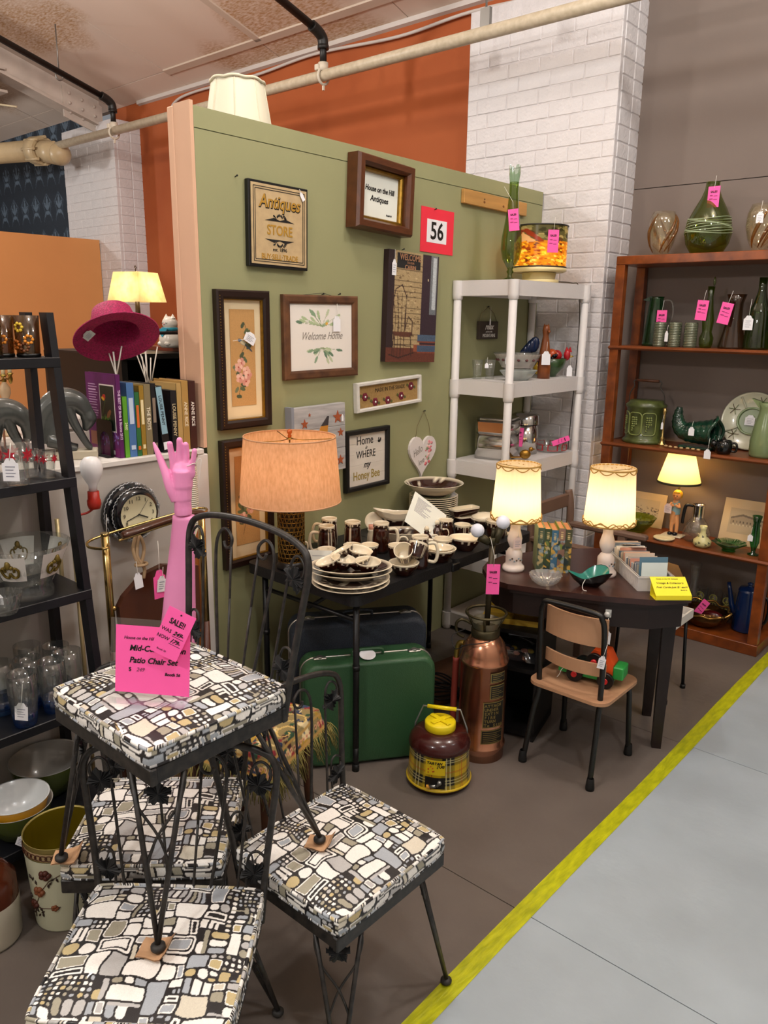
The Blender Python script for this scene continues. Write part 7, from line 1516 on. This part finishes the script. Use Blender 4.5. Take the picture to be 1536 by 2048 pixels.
# white lampshade behind the partition
t = thing('ivory_lampshade', 'ivory bell lampshade rising behind the top of the green partition', 'lampshade', (-2.80, 2.255, 2.36)); B().lathe([(.15, 0), (.138, .08), (.118, .2), (.106, .27)], 8 * 6, wob=lambda a, zz: .02 * abs(math.cos(4 * a))).obj('shade', mat('ivory_silk', '#e6e0c8', .7), t); B().tube([(.11 * math.cos(a), .11 * math.sin(a), .272 + .006 * abs(math.cos(4 * a))) for a in np.linspace(0, 2 * PI, 60)[:-1]], .006, 6, closed=True).obj('top_binding', mat('ivory_trim', '#d9d2b8', .7), t)
for k in range(8): a = k * PI / 4; B().tube([(.152 * math.cos(a), .152 * math.sin(a), 0), (.14 * math.cos(a), .14 * math.sin(a), .08), (.12 * math.cos(a), .12 * math.sin(a), .2), (.108 * math.cos(a), .108 * math.sin(a), .27)], .003, 5).obj('rib_binding', mat('ivory_trim', '#d9d2b8', .7), t)
B().rod((0, 0, -2.36), (0, 0, .2), .012, 10).lathe([(0, -2.36), (.13, -2.36), (.13, -2.345), (.02, -2.32), (0, -2.32)], 24).obj('floor_stand', brass, t)
# ================================================================ black ladder shelf, left edge
lb_ = mat('black_shelf_paint', '#14151a', .42, noise=.2, nscale=20)
LY0, LY1 = .52, 1.118
def fx(z): return -2.097 - .1075 * z
t = thing('ladder_shelf', 'black leaning ladder shelf at the left edge holding glassware', 'shelf', (-2.3, (LY0 + LY1) / 2, 0)); ox, oy = -2.3, (LY0 + LY1) / 2
for y in (LY0, LY1):
    b = B(); w = .022; b.add([(fx(z) - ox + sx, y - oy + sy, z) for z in (0, 1.705) for sx, sy in ((-.045, -w / 2), (0, -w / 2), (0, w / 2), (-.045, w / 2))], [(0, 3, 2, 1), (4, 5, 6, 7)] + [(i, (i + 1) % 4, 4 + (i + 1) % 4, 4 + i) for i in range(4)]); b.obj('front_rail', lb_, t)
    B().bx(-2.455 - ox, -2.415 - ox, y - oy - .011, y - oy + .011, 0, 1.705).obj('back_rail', lb_, t)
LZ = (1.577, 1.222, .872, .51, .16)
for z in LZ: B().bx(-2.455 - ox, fx(z) - ox + .004, LY0 - oy, LY1 - oy + .012, z - .03, z, bev=.002).obj('shelf', lb_, t)
smo = glass('smoky_brown_glass', '#8a6a3a', .02); mkt = mat('black_bakelite', '#0d0c0c', .35)
def daisy(par, r, a, z, c, s=.012):
    b = B()
    for q in range(7): u = q * 2 * PI / 7; b.sph((r * math.cos(a + s * .9 * math.cos(u) / r), r * math.sin(a + s * .9 * math.cos(u) / r), z + s * .9 * math.sin(u)), s * .42, 6)
    b.obj('flower', mat('daisy' + c, c, .5), par)
for x, y, lab in ((-2.325, 1.066, 'smoky tumbler with painted flowers at the right end of the top ladder shelf'), (-2.36, 1.005, 'smoky tumbler with painted flowers in the middle of the top ladder shelf'), (-2.31, .95, 'smoky tumbler with a white tag at the left of the top ladder shelf')):
    t = lt('smoky_tumbler', lab, 'glass', (x, y, LZ[0] + .001), [(0, 0), (.031, 0), (.032, .005), (.036, .118), (.034, .118), (.03, .01), (0, .008)], smo, 28, group='smoky flower tumblers'); B().lathe([(0, 0), (.033, 0), (.034, .008), (.031, .01)], 24).obj('dark_foot', mkt, t)
    for k, (a, z, c) in enumerate(((-R(62), .085, '#d9b93a'), (-R(20), .05, '#d98a2a'), (-R(85), .035, '#b8641a'), (-R(40), .028, '#6a3a1a'))): daisy(t, .0355, a, z, c)
price_tag(t, (.032, -.02, .05), .044, .07, string=.04, rot=(0, 0, R(41)))
# red leaf juice set
for x, y, s, lab in ((-2.235, .96, 1.45, 'glass tumbler with red poinsettia leaves and a tag, largest on the second ladder shelf'), (-2.315, 1.035, .95, 'small glass with red leaves behind the others on the second ladder shelf'), (-2.27, 1.065, .95, 'small glass with red leaves at the right of the second ladder shelf'), (-2.345, .93, 1.2, 'glass with red leaves at the back left of the second ladder shelf')):
    t = lt('red_leaf_glass', lab, 'glass', (x, y, LZ[1] + .001), [(0, 0), (.02, 0), (.022, .02), (.0205, .025), (.028, .088), (.0265, .088), (.019, .028), (0, .022)], clr, 28, group='red leaf glasses'); t.scale = (s, s, s)
    for k in range(5):
        a = -R(49) + (k - 2) * 1.25; o = B()
        for q in range(6): u = q * PI / 3; o.prism([(0, 0), (.003, .006), (0, .014), (-.003, .006)], -.0004, .0004, 'y', (.0275 * math.cos(a), .0275 * math.sin(a), .062), Matrix.Rotation(a + PI / 2, 3, 'Z') @ Matrix.Rotation(u, 3, 'Y'))
        o.obj('painted_leaf', mat('poinsettia', ('#a8152a', '#e6dcdc')[0], .4), t)
    if s > 1.4: price_tag(t, (.02, -.022, .035), .032, .045, string=.03, rot=(0, 0, R(41)))
# punch bowl with gold scrolls
t = lt('scroll_bowl', 'large clear punch bowl with white and gold scroll print on the third ladder shelf', 'bowl', (-2.275, .975, LZ[2] + .001), [(0, 0), (.07, 0), (.072, .02), (.066, .035), (.095, .09), (.128, .165), (.124, .166), (.09, .09), (.06, .042), (0, .03)], clr, 40)
gsc = mat('gold_scroll', '#6d5a20', .4, .3)
for k in range(5):
    a = -R(49) + (k - 1) * 2 * PI / 5; vs = []
    for i in range(9):
        q = a - .42 + .84 * i / 8
        for r, z in ((.0855, .07), (.1235, .152)): vs.append((r * math.cos(q), r * math.sin(q), z))
    pn = B().add(vs, [(2 * i, 2 * i + 2, 2 * i + 3, 2 * i + 1) for i in range(8)]).obj('white_panel', mat('enamel_white', '#dcd8d2', .4), t)
    b = B()
    def sp(u, z): r = .0845 + (z - .07) * .468 + .0035; return (r * math.cos(a + u), r * math.sin(a + u), z)
    for s in (-1, 1): b.tube(spline([sp(0, .1), sp(s * .08, .085), sp(s * .2, .09), sp(s * .23, .11), sp(s * .14, .118), sp(s * .12, .105)], 5), .004, 5)
    b.sph(sp(0, .128), .009, 8, (1, 1, 1.6)).sph(sp(.07, .12), .007, 8).sph(sp(-.07, .12), .007, 8); b.obj('gold_motif', gsc, pn)
t = lt('pressed_bowl', 'small clear pressed glass bowl with a tag at the left of the third ladder shelf', 'bowl', (-2.175, .86, LZ[2] + .001), [(0, 0), (.03, 0), (.036, .01), (.05, .06), (.048, .061), (.03, .014), (0, .01)], clr, 36, wob=lambda a, z: .03 * math.cos(18 * a)); price_tag(t, (.02, -.02, .05), .02, .03, string=0, rot=(0, 0, R(41)))
# blue-bottom tumblers
bl = glass('cobalt_fade', '#3a6fb8', .02)
for i, (x, y, lab) in enumerate(((-2.2, .985, 'blue-footed clear tumbler at the front right of the fourth ladder shelf'), (-2.18, .885, 'blue-footed clear tumbler with a tag at the front of the fourth ladder shelf'), (-2.3, 1.05, 'blue-footed clear tumbler behind the front right one'), (-2.27, .945, 'blue-footed clear tumbler in the middle of the fourth ladder shelf'), (-2.37, .99, 'blue-footed clear tumbler at the back of the fourth ladder shelf'), (-2.235, 1.055, 'blue-footed clear tumbler beside the right rail of the ladder'), (-2.30, .87, 'blue-footed clear tumbler at the back left of the fourth ladder shelf'))):
    t = lt('blue_tumbler', lab, 'glass', (x, y, LZ[3] + .001), [(.036, .045), (.041, .09), (.041, .165), (.0395, .165), (.0395, .09), (.034, .045)], clr, 28, group='blue footed tumblers', part='bowl'); B().lathe([(0, 0), (.028, 0), (.032, .004), (.034, .02), (.036, .047), (.034, .047), (.03, .016), (0, .012)], 28).obj('blue_foot', bl, t)
    if i == 1: price_tag(t, (.03, -.022, .06), .038, .056, string=.06, rot=(0, .08, R(41)))
# mixing bowls on the lowest shelf
gb = mat('olive_bowl_glass', '#4a5420', .25, coat=.4); wi = mat('bowl_inside', '#9c9a94', .25, coat=.4); yb_ = mat('mustard_bowl_glass', '#d39a1e', .25, coat=.4); wi2 = mat('bowl_inside_white', '#d9dcdc', .22, coat=.4)
def mixbowl(label, loc, r, h, m, mi, group='nesting mixing bowls'):
    t = thing('mixing_bowl', label, 'bowl', loc, group=group); B().lathe([(0, 0), (r * .45, 0), (r * .62, h * .15), (r * .9, h * .6), (r, h)], 40).obj('outside', m, t); B().lathe([(r, h), (r * 1.02, h + .003), (r * .97, h + .001), (r * .87, h * .6), (r * .6, h * .2), (0, h * .08)], 40).obj('inside', mi, t); return t
mixbowl('big olive mixing bowl with grey inside at the back of the lowest ladder shelf', (-2.335, 1.0, LZ[4] + .001), .115, .12, gb, wi)
mixbowl('olive mixing bowl holding the yellow one, lowest ladder shelf', (-2.185, .835, LZ[4] + .001), .1, .105, gb, wi); t = mixbowl('yellow mixing bowl with white inside nested at the left edge', (-2.185, .835, LZ[4] + .03), .093, .098, yb_, wi2); price_tag(t, (.08, -.03, .0), .028, .036, string=.03, rot=(0, .4, R(41)))
# floral waste bin
t = thing('waste_bin', 'cream tin waste bin with brown flowers and gold inside, left foreground', 'bin', (-1.962, .86, .001)); t.scale = (1, 1, .92); cz = mat('cream_tin', '#c9cbb0', .4); bf = mat('bin_brown', '#4a2412', .5)
B().lathe([(0, 0), (.087, 0), (.088, .004), (.1, .255)], 44).obj('wall', cz, t); B().lathe([(.0985, .255), (.0995, .3), (.1015, .304), (.0985, .302), (.0965, .255)], 44).obj('rim', mat('bin_gold_rim', '#a89a5a', .35, .5), t); B().lathe([(.097, .3), (.0945, .22), (.086, .012), (0, .01)], 44).obj('gold_inside', mat('gold_lacquer', '#8a7a18', .32, .6), t)
B().lathe([(.0993, .258), (.1005, .285)], 44).obj('chain_band', mat('bin_band_tan', '#b09870', .45), t)
for k in range(40): a = k * 2 * PI / 40; B().tube([((.1005 + .0012) * math.cos(a + .105 * math.cos(q)), (.1005 + .0012) * math.sin(a + .105 * math.cos(q)), .2715 + .0085 * math.sin(q)) for q in np.linspace(0, 2 * PI, 13)[:-1]], .0013, 4, closed=True).obj('chain_link', bf, t)
def bs(u, z): r = .0885 + .0121 * z / .255 + .0008; a = -R(62) + u / .094; return (r * math.cos(a), r * math.sin(a), z)
b = B().tube([bs(u, z) for u, z in ((-.045, .04), (-.04, .08), (-.02, .12), (.0, .16), (.02, .19), (.05, .21))], .0012, 4).tube([bs(u, z) for u, z in ((-.04, .08), (-.01, .085), (.02, .09))], .0012, 4); b.obj('painted_stem', bf, t)
for i, (u, z, s) in enumerate(((-.04, .09, .016), (-.012, .148, .018), (.012, .212, .018), (.028, .092, .011))):
    o = B(); [o.sph(bs(u + s * .55 * math.cos(q), z + s * .5 * math.sin(q)), s * .5, 8) for q in np.linspace(0, 2 * PI, 6)[:-1]]; o.obj('painted_rose', mat('bin_rose%d' % (i % 2), ('#4a1f12', '#7a4424')[i % 2], .5), t)
for i in range(16):
    u, z = random.choice(((-.05, .06), (-.05, .12), (-.03, .17), (.03, .18), (.045, .2), (.0, .1), (.03, .1), (-.02, .06))); u += random.uniform(-.012, .012); z += random.uniform(-.015, .015); q = random.uniform(-1, 1); p0 = bs(u, z); p1 = bs(u + .016 * math.sin(q), z + .016 * math.cos(q)); B().tube([p0, [(a + c) / 2 for a, c in zip(p0, p1)], p1], .003, 5, rs=[.0008, .0035, .0006]).obj('painted_leaf', mat('bin_leaf', '#2c1c10', .5), t)
# stoneware crock at the left edge
t = lt('stoneware_jug', 'brown and cream stoneware jug with a tag cut by the left edge', 'jug', (-2.02, .665, .001), [(0, 0), (.075, 0), (.08, .01), (.082, .13)], mat('cream_stoneware', '#c9c2ae', .3, coat=.3), 36, part='lower_body'); B().lathe([(.082, .13), (.078, .19), (.05, .23), (.03, .245), (.028, .27), (.033, .275), (.02, .275)], 36).obj('brown_shoulder', mat('brown_stoneware', '#4a2010', .2, coat=.4), t); handle(t, .04, .2, .262, .035, .007, -R(60), mat('brown_stoneware', '#4a2010', .2)); price_tag(t, (.068, -.055, .1), .03, .07, string=.07, rot=(0, .15, R(41)), lines=False)
# ================================================================ books and figures on the ledge
bz = 1.2085
def ledge_book(label, y, th, h, d, c, title=None, tcol='#e8e0c8', lean=0., paint=None, page='#e0d8c4', x=-2.485, ts=.018, m=None):
    t = book('ledge_book', label, (x, y + th / 2, bz), PI / 2, th, d, h, c, group='books on the ledge', page=page, lean=lean, paint=paint)
    if title: text(title, ts, mat('title' + tcol, tcol, .5), t, (0, -.0034, h * .52), rot=(PI / 2, PI / 2, 0), bold=.0003, name='spine_title', sx=.95)
    return t
t = ledge_book('tall purple book with a bird photo cover at the left end of the ledge row', 1.432, .016, .292, .205, '#5b1a5a', 'THE BEST OF Birds & Blooms 2012', '#e6c9e6', x=-2.49, ts=.0125)
p = Paint(90, 130, '#5b1a5a'); p.rect(.44, .93, .3, .88, '#e8e0dc'); p.rect(.46, .91, .315, .865, '#16241c')
for k in range(60): p.ell(random.uniform(.46, .75), random.uniform(.32, .5) - 0, .03, .012, random.choice(['#4a7a2a', '#7aa03a', '#2c5a1c']), random.uniform(0, 3))
p.ell(.58, .72, .06, .035, '#b8281c', .6); p.ell(.55, .7, .05, .02, '#d9a02a', -.4); p.ell(.72, .52, .1, .03, '#8a5a3a', .8); p.line([(.62, .68), (.5, .5)], .02, '#3a5a2a'); p.rect(.9, 1, 0, .3, '#5b1a5a')
for k in range(13): p.rect(.07, random.uniform(.3, .38), .86 - k * .032, .868 - k * .032, '#c9a8c9')
for k in range(40): p.ell(random.uniform(.3, .98), random.uniform(.12, .3), .035, .01, random.choice(['#6a4a9a', '#8a7ac0', '#3a2a5a', '#2a3a2a']), random.uniform(0, 3))
p.rect(.05, .3, .1, .28, '#8a5a4a'); p.rect(0, 1, 0, .11, '#6a1a5a'); p.rect(.7, .84, .02, .08, '#f0f0f0')
print_sheet('cover_print', p, .2, .286, t, attr_mat('print_gloss', .4), (-.0086, .1, .146), rot=(0, 0, -PI / 2))
be_ = thing('bookend', 'black metal bookend with arched cut-out against the purple book', 'bookend', (-2.52, 1.425, bz), PI / 2); pl = [(-.0, 0), (.1, 0), (.1, .1)] ; bk2 = mat('bookend_black', '#0c0c0c', .4)
arch = [(.0, 0)]; out = [(-.0, 0), (0, .10)] + arc(.015, .115, .015, PI, PI / 2, 4) + arc(.09, .115, .015, PI / 2, 0, 4) + [(.105, 0), (.085, 0), (.085, .055)] + arc(.0525, .055, .0325, 0, PI, 10) + [(.02, 0)]
B().prism([(-q[0] if False else q[0], q[1]) for q in out], 0, .0015, 'y', M_=Matrix.Rotation(PI / 2, 3, 'Z')).obj('upright', bk2, be_); B().bx(-.025, 0, .0, .105, 0, .0015).obj('foot_plate', bk2, be_)
rows = [(1.45, .0165, .215, '#5da02c', '2460', '#d9e8b0', 'thin bright green paperback next to the tall purple book', .15), (1.468, .028, .262, '#4a72a8', None, '#c9d9ec', 'blue plaid spine book behind the green paperback', .19), (1.498, .017, .228, '#2c6a3a', None, '#d96a2a', 'dark green slim book with orange spine panel', .17), (1.517, .0175, .25, '#9a7a2a', None, '#f0e0b0', 'gold-brown hardback left of the taupe one', .17), (1.536, .026, .253, '#85795a', 'THE BOYS', '#f2ead2', 'taupe hardback with cream capitals on the spine', .18), (1.564, .02, .255, '#16161a', None, '#8a7a6a', 'black paperback with faint title right of the taupe hardback', .17)]
for y, th, h, c, ti, tc_, lab, d in rows:
    t = ledge_book(lab, y, th, h, d, c, ti, tc_, ts=.014 if th < .02 else .019)
    if ti is None: B().bx(-th * .3, th * .3, -.0036, -.003, h * .45, h * .8).obj('spine_panel', mat('title' + tc_, tc_, .5), t); B().bx(-th * .3, th * .3, -.0036, -.003, h * .1, h * .16).obj('spine_panel', mat('title' + tc_, tc_, .5), t)
t = ledge_book('leaning black paperback with a pale blue band down its spine', 1.605, .03, .245, .16, '#0f1014', None, '#20242c', lean=R(-6)); B().bx(-.012, .012, -.0042, -.0036, .07, .243).obj('blue_band', mat('pale_blue_band', '#8ab0c0', .5), t); text('LOUISE PENNY', .0165, INK, t, (0, -.0046, .157), rot=(PI / 2, PI / 2, 0), name='spine_title'); B().bx(-.012, .008, -.0042, -.0036, .012, .04).obj('barcode', mat('white_card', '#eeeef2', .7), t)
for y, th, h, c, ti, tc_, lab, d in ((1.645, .024, .225, '#15151b', 'LOUISE PENNY', '#c9b890', 'black hardback with a gold key at the top of its spine', .16), (1.672, .02, .25, '#b09058', None, '#fff', 'tan paperback behind the black ones', .17), (1.694, .028, .258, '#a88448', 'ANNE RICE', '#f0e0c0', 'golden tan hardback second from the right end of the ledge row', .18), (1.724, .03, .256, '#3a1a16', 'ANNE RICE', '#efe6da', 'dark brown hardback at the right end of the ledge row', .18)): ledge_book(lab, y, th, h, d, c, ti, tc_, ts=.019)
# hat on a wire stand
mg_ = mat('magenta_straw', '#b01258', .6, noise=.35, nscale=160, col2='#7a0a3c', bump=.5, bscale=220)
t = thing('straw_hat', 'magenta straw hat tipped on a white wire stand above the books', 'hat', (-2.63, 1.53, 1.63), rot=(R(-31), R(-20), R(41)))
B().lathe([(.149, -.012), (.15, -.009), (.12, .0), (.088, .006), (.084, .014), (.08, .06), (.07, .1), (.048, .113), (0, .117)], 48, wob=lambda a, z: .04 * math.cos(2 * a + .5) * (z < .002)).lathe([(.149, -.012), (.119, -.004), (.086, .002), (.08, .012), (.076, .06), (.066, .096), (0, .112)], 48, wob=lambda a, z: .04 * math.cos(2 * a + .5) * (z < .002)).obj('hat_body', mg_, t); B().lathe([(.0835, .008), (.0815, .026)], 48).obj('hat_band', mat('magenta_ribbon', '#c01a68', .5), t); price_tag(t, (-.07, -.075, -.016), .05, .028, rot=(R(62), 0, -.5), string=0, m=mat('grey_label', '#a8a8a0', .6))
t = thing('wire_stand', 'white branching wire hat stand behind the books on the ledge', 'stand', (-2.705, 1.565, bz)); ws = mat('white_wire', '#e3ddd2', .45)
b = B().tube([(0, 0, 0), (.005, 0, .16), (.02, -.02, .36)], .0035, 6).tube([(.01, -.008, .27), (-.02, -.02, .37)], .003, 6).tube([(.01, -.008, .27), (.03, .01, .38)], .003, 6)
for k in range(4): b.tube([(0, 0, .05), (.02 * math.cos(k * 1.7), .03 * math.sin(k * 1.7), .12), (.05 * math.cos(k * 1.7), .06 * math.sin(k * 1.7), .2 + .03 * (k % 2))], .003, 6)
b.lathe([(0, 0), (.045, 0), (.04, .006), (0, .008)], 20); b.obj('wires', ws, t)
t = thing('reed_jar', 'dark little jar of white reed sticks on the ledge beside the partition', 'jar', (-2.715, 1.705, bz)); B().lathe([(0, 0), (.025, 0), (.028, .2), (.026, .22), (0, .22)], 20).obj('jar', mat('dark_reed_jar', '#1c1618', .4), t)
for k in range(7): B().rod((random.uniform(-.01, .01), random.uniform(-.01, .01), .21), (random.uniform(-.05, .05), random.uniform(-.05, .05), .36 + random.uniform(-.03, .03)), .0025, 5).obj('reed', ws, t)
# bowed grey dogs
gd_ = mat('grey_stone_glaze', '#4a4d4a', .28, noise=.25, nscale=20, coat=.4)
def hound(label, loc, rz, s, base):
    t = thing('hound_figure', label, 'figurine', loc, rz, group='grey bowed dog figurines'); t.scale = (s, s, s); z0 = .03 if base else 0
    if base: B().box((.01, 0, .015), (.19, .085, .03), bev=.003).obj('block', mat('ledge_block', '#b9b09a', .6), t)
    b = B(); pts = spline([(-.06, 0, .03), (-.062, 0, .075), (-.04, 0, .135), (.0, 0, .172), (.045, 0, .168), (.07, 0, .14), (.082, 0, .115), (.078, 0, .09), (.066, 0, .066)], 5); m_ = len(pts)
    b.tube([p_ + Vector((0, 0, z0)) for p_ in pts], .03, 16, rs=list(np.interp(np.linspace(0, 1, m_), [0, .15, .35, .55, .68, .78, .88, 1], [.046, .054, .048, .034, .024, .028, .02, .007])))
    for sy in (-.018, .018):
        b.tube([Vector(p_) + Vector((0, 0, z0)) for p_ in spline([(.02, sy, .145), (.032, sy, .1), (.05, sy, .06), (.075, sy, .012), (.088, sy, .006)], 5)], .01, 10, rs=list(np.linspace(.018, .0075, 21))); b.tube([Vector(p_) + Vector((0, 0, z0)) for p_ in ((-.05, sy * 1.7, .04), (-.02, sy * 1.9, .03), (.015, sy * 1.7, .01), (.04, sy * 1.7, .008))], .016, 10, rs=[.026, .022, .013, .008]); b.sph((.072, sy * .9, .14 + z0), .012, 8, (.6, .5, 1.6))
    o = b.obj('body', gd_, t); md = o.modifiers.new('remesh', 'REMESH'); md.mode = 'VOXEL'; md.voxel_size = .003; md.use_smooth_shade = True; md = o.modifiers.new('smooth', 'SMOOTH'); md.iterations = 5
hound('grey bowed hound figurine on a block beside the purple book', (-2.62, 1.30, bz), R(60), 1.0, True); hound('grey bowed hound figurine seen through the ladder shelf', (-2.69, 1.12, bz), R(60), 1.0, False)
# ================================================================ next booth
t = thing('dark_cabinet', 'black glazed display cabinet in the next booth behind the hat', 'cabinet', (-3.65, 2.3, 0), 0.); bc = mat('ebony_wood', '#0f0c0c', .45)
B().bx(-.4, -.36, -.36, .36, 0, 1.52).obj('back_panel', bc, t)
for y in (-.35, .35): B().bx(-.4, .35, y - .015, y + .015, 0, 1.52).obj('side_panel', bc, t)
for z in (.1, .8, 1.15, 1.5): B().bx(-.4, .36, -.36, .36, z, z + .025).obj('shelf', bc, t)
B().bx(-.1, .38, .02, .40, 1.526, 1.545).obj('top_shelf', mat('red_brown_shelf', '#6a2c18', .45), t); B().tube([(.34, -.34, 1.53), (.34, -.34, 1.62), (.34, .0, 1.62)], .008, 6).obj('gallery_rail', bc, t)
t = thing('cat_jar', 'white smiling cat cookie jar with a blue bandana in the next booth', 'cookie jar', (-3.42, 2.285, 1.546), R(-30) + R(41)); wc = mat('white_ceramic', '#d8d0c4', .22, coat=.5)
B().lathe([(0, 0), (.045, 0), (.058, .012), (.056, .05), (.044, .085), (.036, .095), (0, .1)], 28).obj('body', wc, t); h_ = B().sph((0, 0, .118), .04, 20, (1, .95, .85)).obj('head', wc, t)
for s in (-1, 1): B().lathe([(.014, 0), (0, .022)], 8, (s * .022, 0, .142)).obj('ear', wc, h_); B().tube([(s * .014 + .006 * math.cos(q), -.038, .122 - .004 * math.sin(q)) for q in np.linspace(0, PI, 7)], .0012, 4).obj('eye', INK, h_); B().sph((s * .022, -.042, .02), .018, 10, (1, 1.2, .7)).obj('paw', wc, t)
B().sph((0, -.04, .114), .004, 6).obj('nose', mat('cat_pink', '#c98a8a', .4), h_); B().lathe([(.038, .088), (.046, .08), (.041, .098)], 24).prism([(-.035, .092), (.035, .092), (0, .05)], -.056, -.05, 'y').obj('bandana', mat('turquoise_glaze', '#3a9ab0', .3), t)
t = thing('parchment_lamp', 'lit table lamp with tapered parchment shade in the next booth', 'lamp', (-3.92, 2.42, 1.526)); 
b = B(); vs = [(sx * w, sy * w, z) for z, w in ((.245, .11), (.4, .082)) for sx, sy in ((-1, -1), (1, -1), (1, 1), (-1, 1))]; b.add(vs, [(i, (i + 1) % 4, 4 + (i + 1) % 4, 4 + i) for i in range(4)]); b.obj('shade', shade_mat('parchment', '#efe0b0', .6, noise=.12, nscale=25, col2='#d9c48a'), t, rot=(0, 0, .3))
B().lathe([(0, 0), (.05, 0), (.05, .015), (.015, .03), (.012, .1), (.022, .14), (.014, .18), (.012, .25), (0, .25)], 20).obj('base', mat('dark_bronze', '#3a2c1c', .4, .5), t); B().tube([(0, 0, .4), (0, 0, .415), (.01, 0, .425), (0, 0, .435), (-.008, 0, .425)], .003, 6).obj('finial', mat('dark_bronze', '#3a2c1c', .4, .5), t); B().lathe([(0, .27), (.015, .275), (.027, .315), (.018, .345), (0, .35)], 16).obj('bulb', mat('lit_bulb_parch', '#fff0d0', .4, emit='#ffe3b5', estr=45), t)
t = thing('side_table', 'white topped table with drawers in the next booth behind the ladder shelf', 'table', (-4.6, 1.9, 0)); B().bx(-.4, .4, -.8, .5, .98, 1.02).obj('top', mat('white_trim', '#cfc6c0', .6), t); B().bx(-.36, .36, -.76, .46, .85, .978).obj('drawer_case', mat('dark_oak_leg', '#5a331b', .5), t)
for x in (-.34, .34):
    for y in (-.74, .44): B().bx(x - .03, x + .03, y - .03, y + .03, 0, .85).obj('leg', mat('dark_oak_leg', '#5a331b', .5), t)
t = thing('candelabrum', 'brass and marble three-arm candelabrum with ivory candles in the next booth', 'candelabrum', (-4.55, 1.93, 1.021)); ab = mat('aged_brass', '#9a8542', .35, .9)
B().lathe([(0, 0), (.06, 0), (.055, .012), (.016, .03), (.014, .2), (.03, .24), (.03, .27), (.012, .3), (.01, .36), (0, .36)], 20).obj('stem', mat('marble_tan', '#b39a7a', .4), t)
for i, dx in enumerate((-.1, 0, .1)):
    a = B().tube(spline([(0, 0, .33), (dx * .5, -dx * .4, .315), (dx, -dx * .8, .33)], 5), .006, 7).lathe([(0, .28), (.008, .29), (.014, .31), (.01, .33), (.02, .345), (0, .346)], 12, (dx, -dx * .8, 0)).obj('arm', ab, t); B().rod((dx, -dx * .8, .345), (dx, -dx * .8, .42), .011, 10).obj('candle', mat('ivory_wax', '#e6d9b0', .5), a)
t = thing('windsor_chair', 'brown spindle-back chair in the next booth behind the hound figurine', 'chair', (-3.93, 1.5, 0), R(60)); wc2 = mat('brown_chair', '#6a3a1c', .45)
B().lathe([(0, .44), (.2, .44), (.21, .455), (.2, .47), (0, .47)], 28).obj('seat', wc2, t); B().tube(spline([(-.18, .12, .47), (-.19, .16, .9), (-.12, .18, 1.2), (0, .185, 1.29), (.12, .18, 1.2), (.19, .16, .9), (.18, .12, .47)], 6), .012, 8).obj('back_bow', wc2, t)
for k in range(5): B().rod((-.1 + .05 * k, .14, .47), (-.11 + .055 * k, .178, 1.22), .006, 6).obj('spindle', wc2, t)
for sx in (-1, 1):
    for sy in (-1, 1): B().rod((sx * .19, sy * .18, 0), (sx * .13, sy * .12, .44), .014, 8).obj('leg', wc2, t)
t = thing('white_box', 'white storage box in the next booth behind the purple book', 'box', (-3.45, 1.75, 0)); B().bx(-.15, .15, -.12, .12, 0, 1.2, bev=.01).obj('carton', mat('white_trim', '#cfc6c0', .6), t); B().bx(-.156, .156, -.126, .126, 1.2, 1.26, bev=.01).obj('lid', mat('white_trim', '#cfc6c0', .6), t)

# taupe armchair behind the desk
t = thing('taupe_armchair', 'taupe painted wooden armchair squeezed behind the desk lamps', 'chair', (-1.74, 3.49, 0)); tp_ = mat('taupe_paint', '#6f5648', .45, noise=.12, nscale=10)
B().bx(-.17, .19, -.19, .19, .40, .43, bev=.006).obj('seat', tp_, t)
for y in (-.2, .2):
    B().bx(-.17, .27, y - .022, y + .022, .635, .665, bev=.008).obj('armrest', tp_, t); B().bx(.12, .16, y - .018, y + .018, 0, .64, bev=.004).obj('front_leg', tp_, t)
    B().tube(spline([(-.2, y, 0), (-.17, y, .42), (-.16, y, .66), (-.165, y, .76), (-.18, y, .83)], 5), .024, 10, flat=.8).obj('rear_post', tp_, t)
for z in (.55, .78): B().bx(-.19, -.165, -.19, .19, z - .035, z + .035, bev=.005).obj('back_rail', tp_, t)
price_tag(t, (-.1, -.24, .74), .035, .09, rot=(0, -.25, R(41)), string=.03, lines=False)
# ================================================================ lettering becomes plain mesh
bpy.context.view_layer.update(); dg = bpy.context.evaluated_depsgraph_get()
for o in [o for o in SC.objects if o.type == 'FONT']:
    me = bpy.data.meshes.new_from_object(o.evaluated_get(dg)); nm = o.name
    n = bpy.data.objects.new(nm, me); par, loc, rot, sca = o.parent, o.location.copy(), o.rotation_euler.copy(), o.scale.copy()
    cu = o.data; bpy.data.objects.remove(o); bpy.data.curves.remove(cu)
    n.name = nm; link(n, par); n.location = loc; n.rotation_euler = rot; n.scale = sca
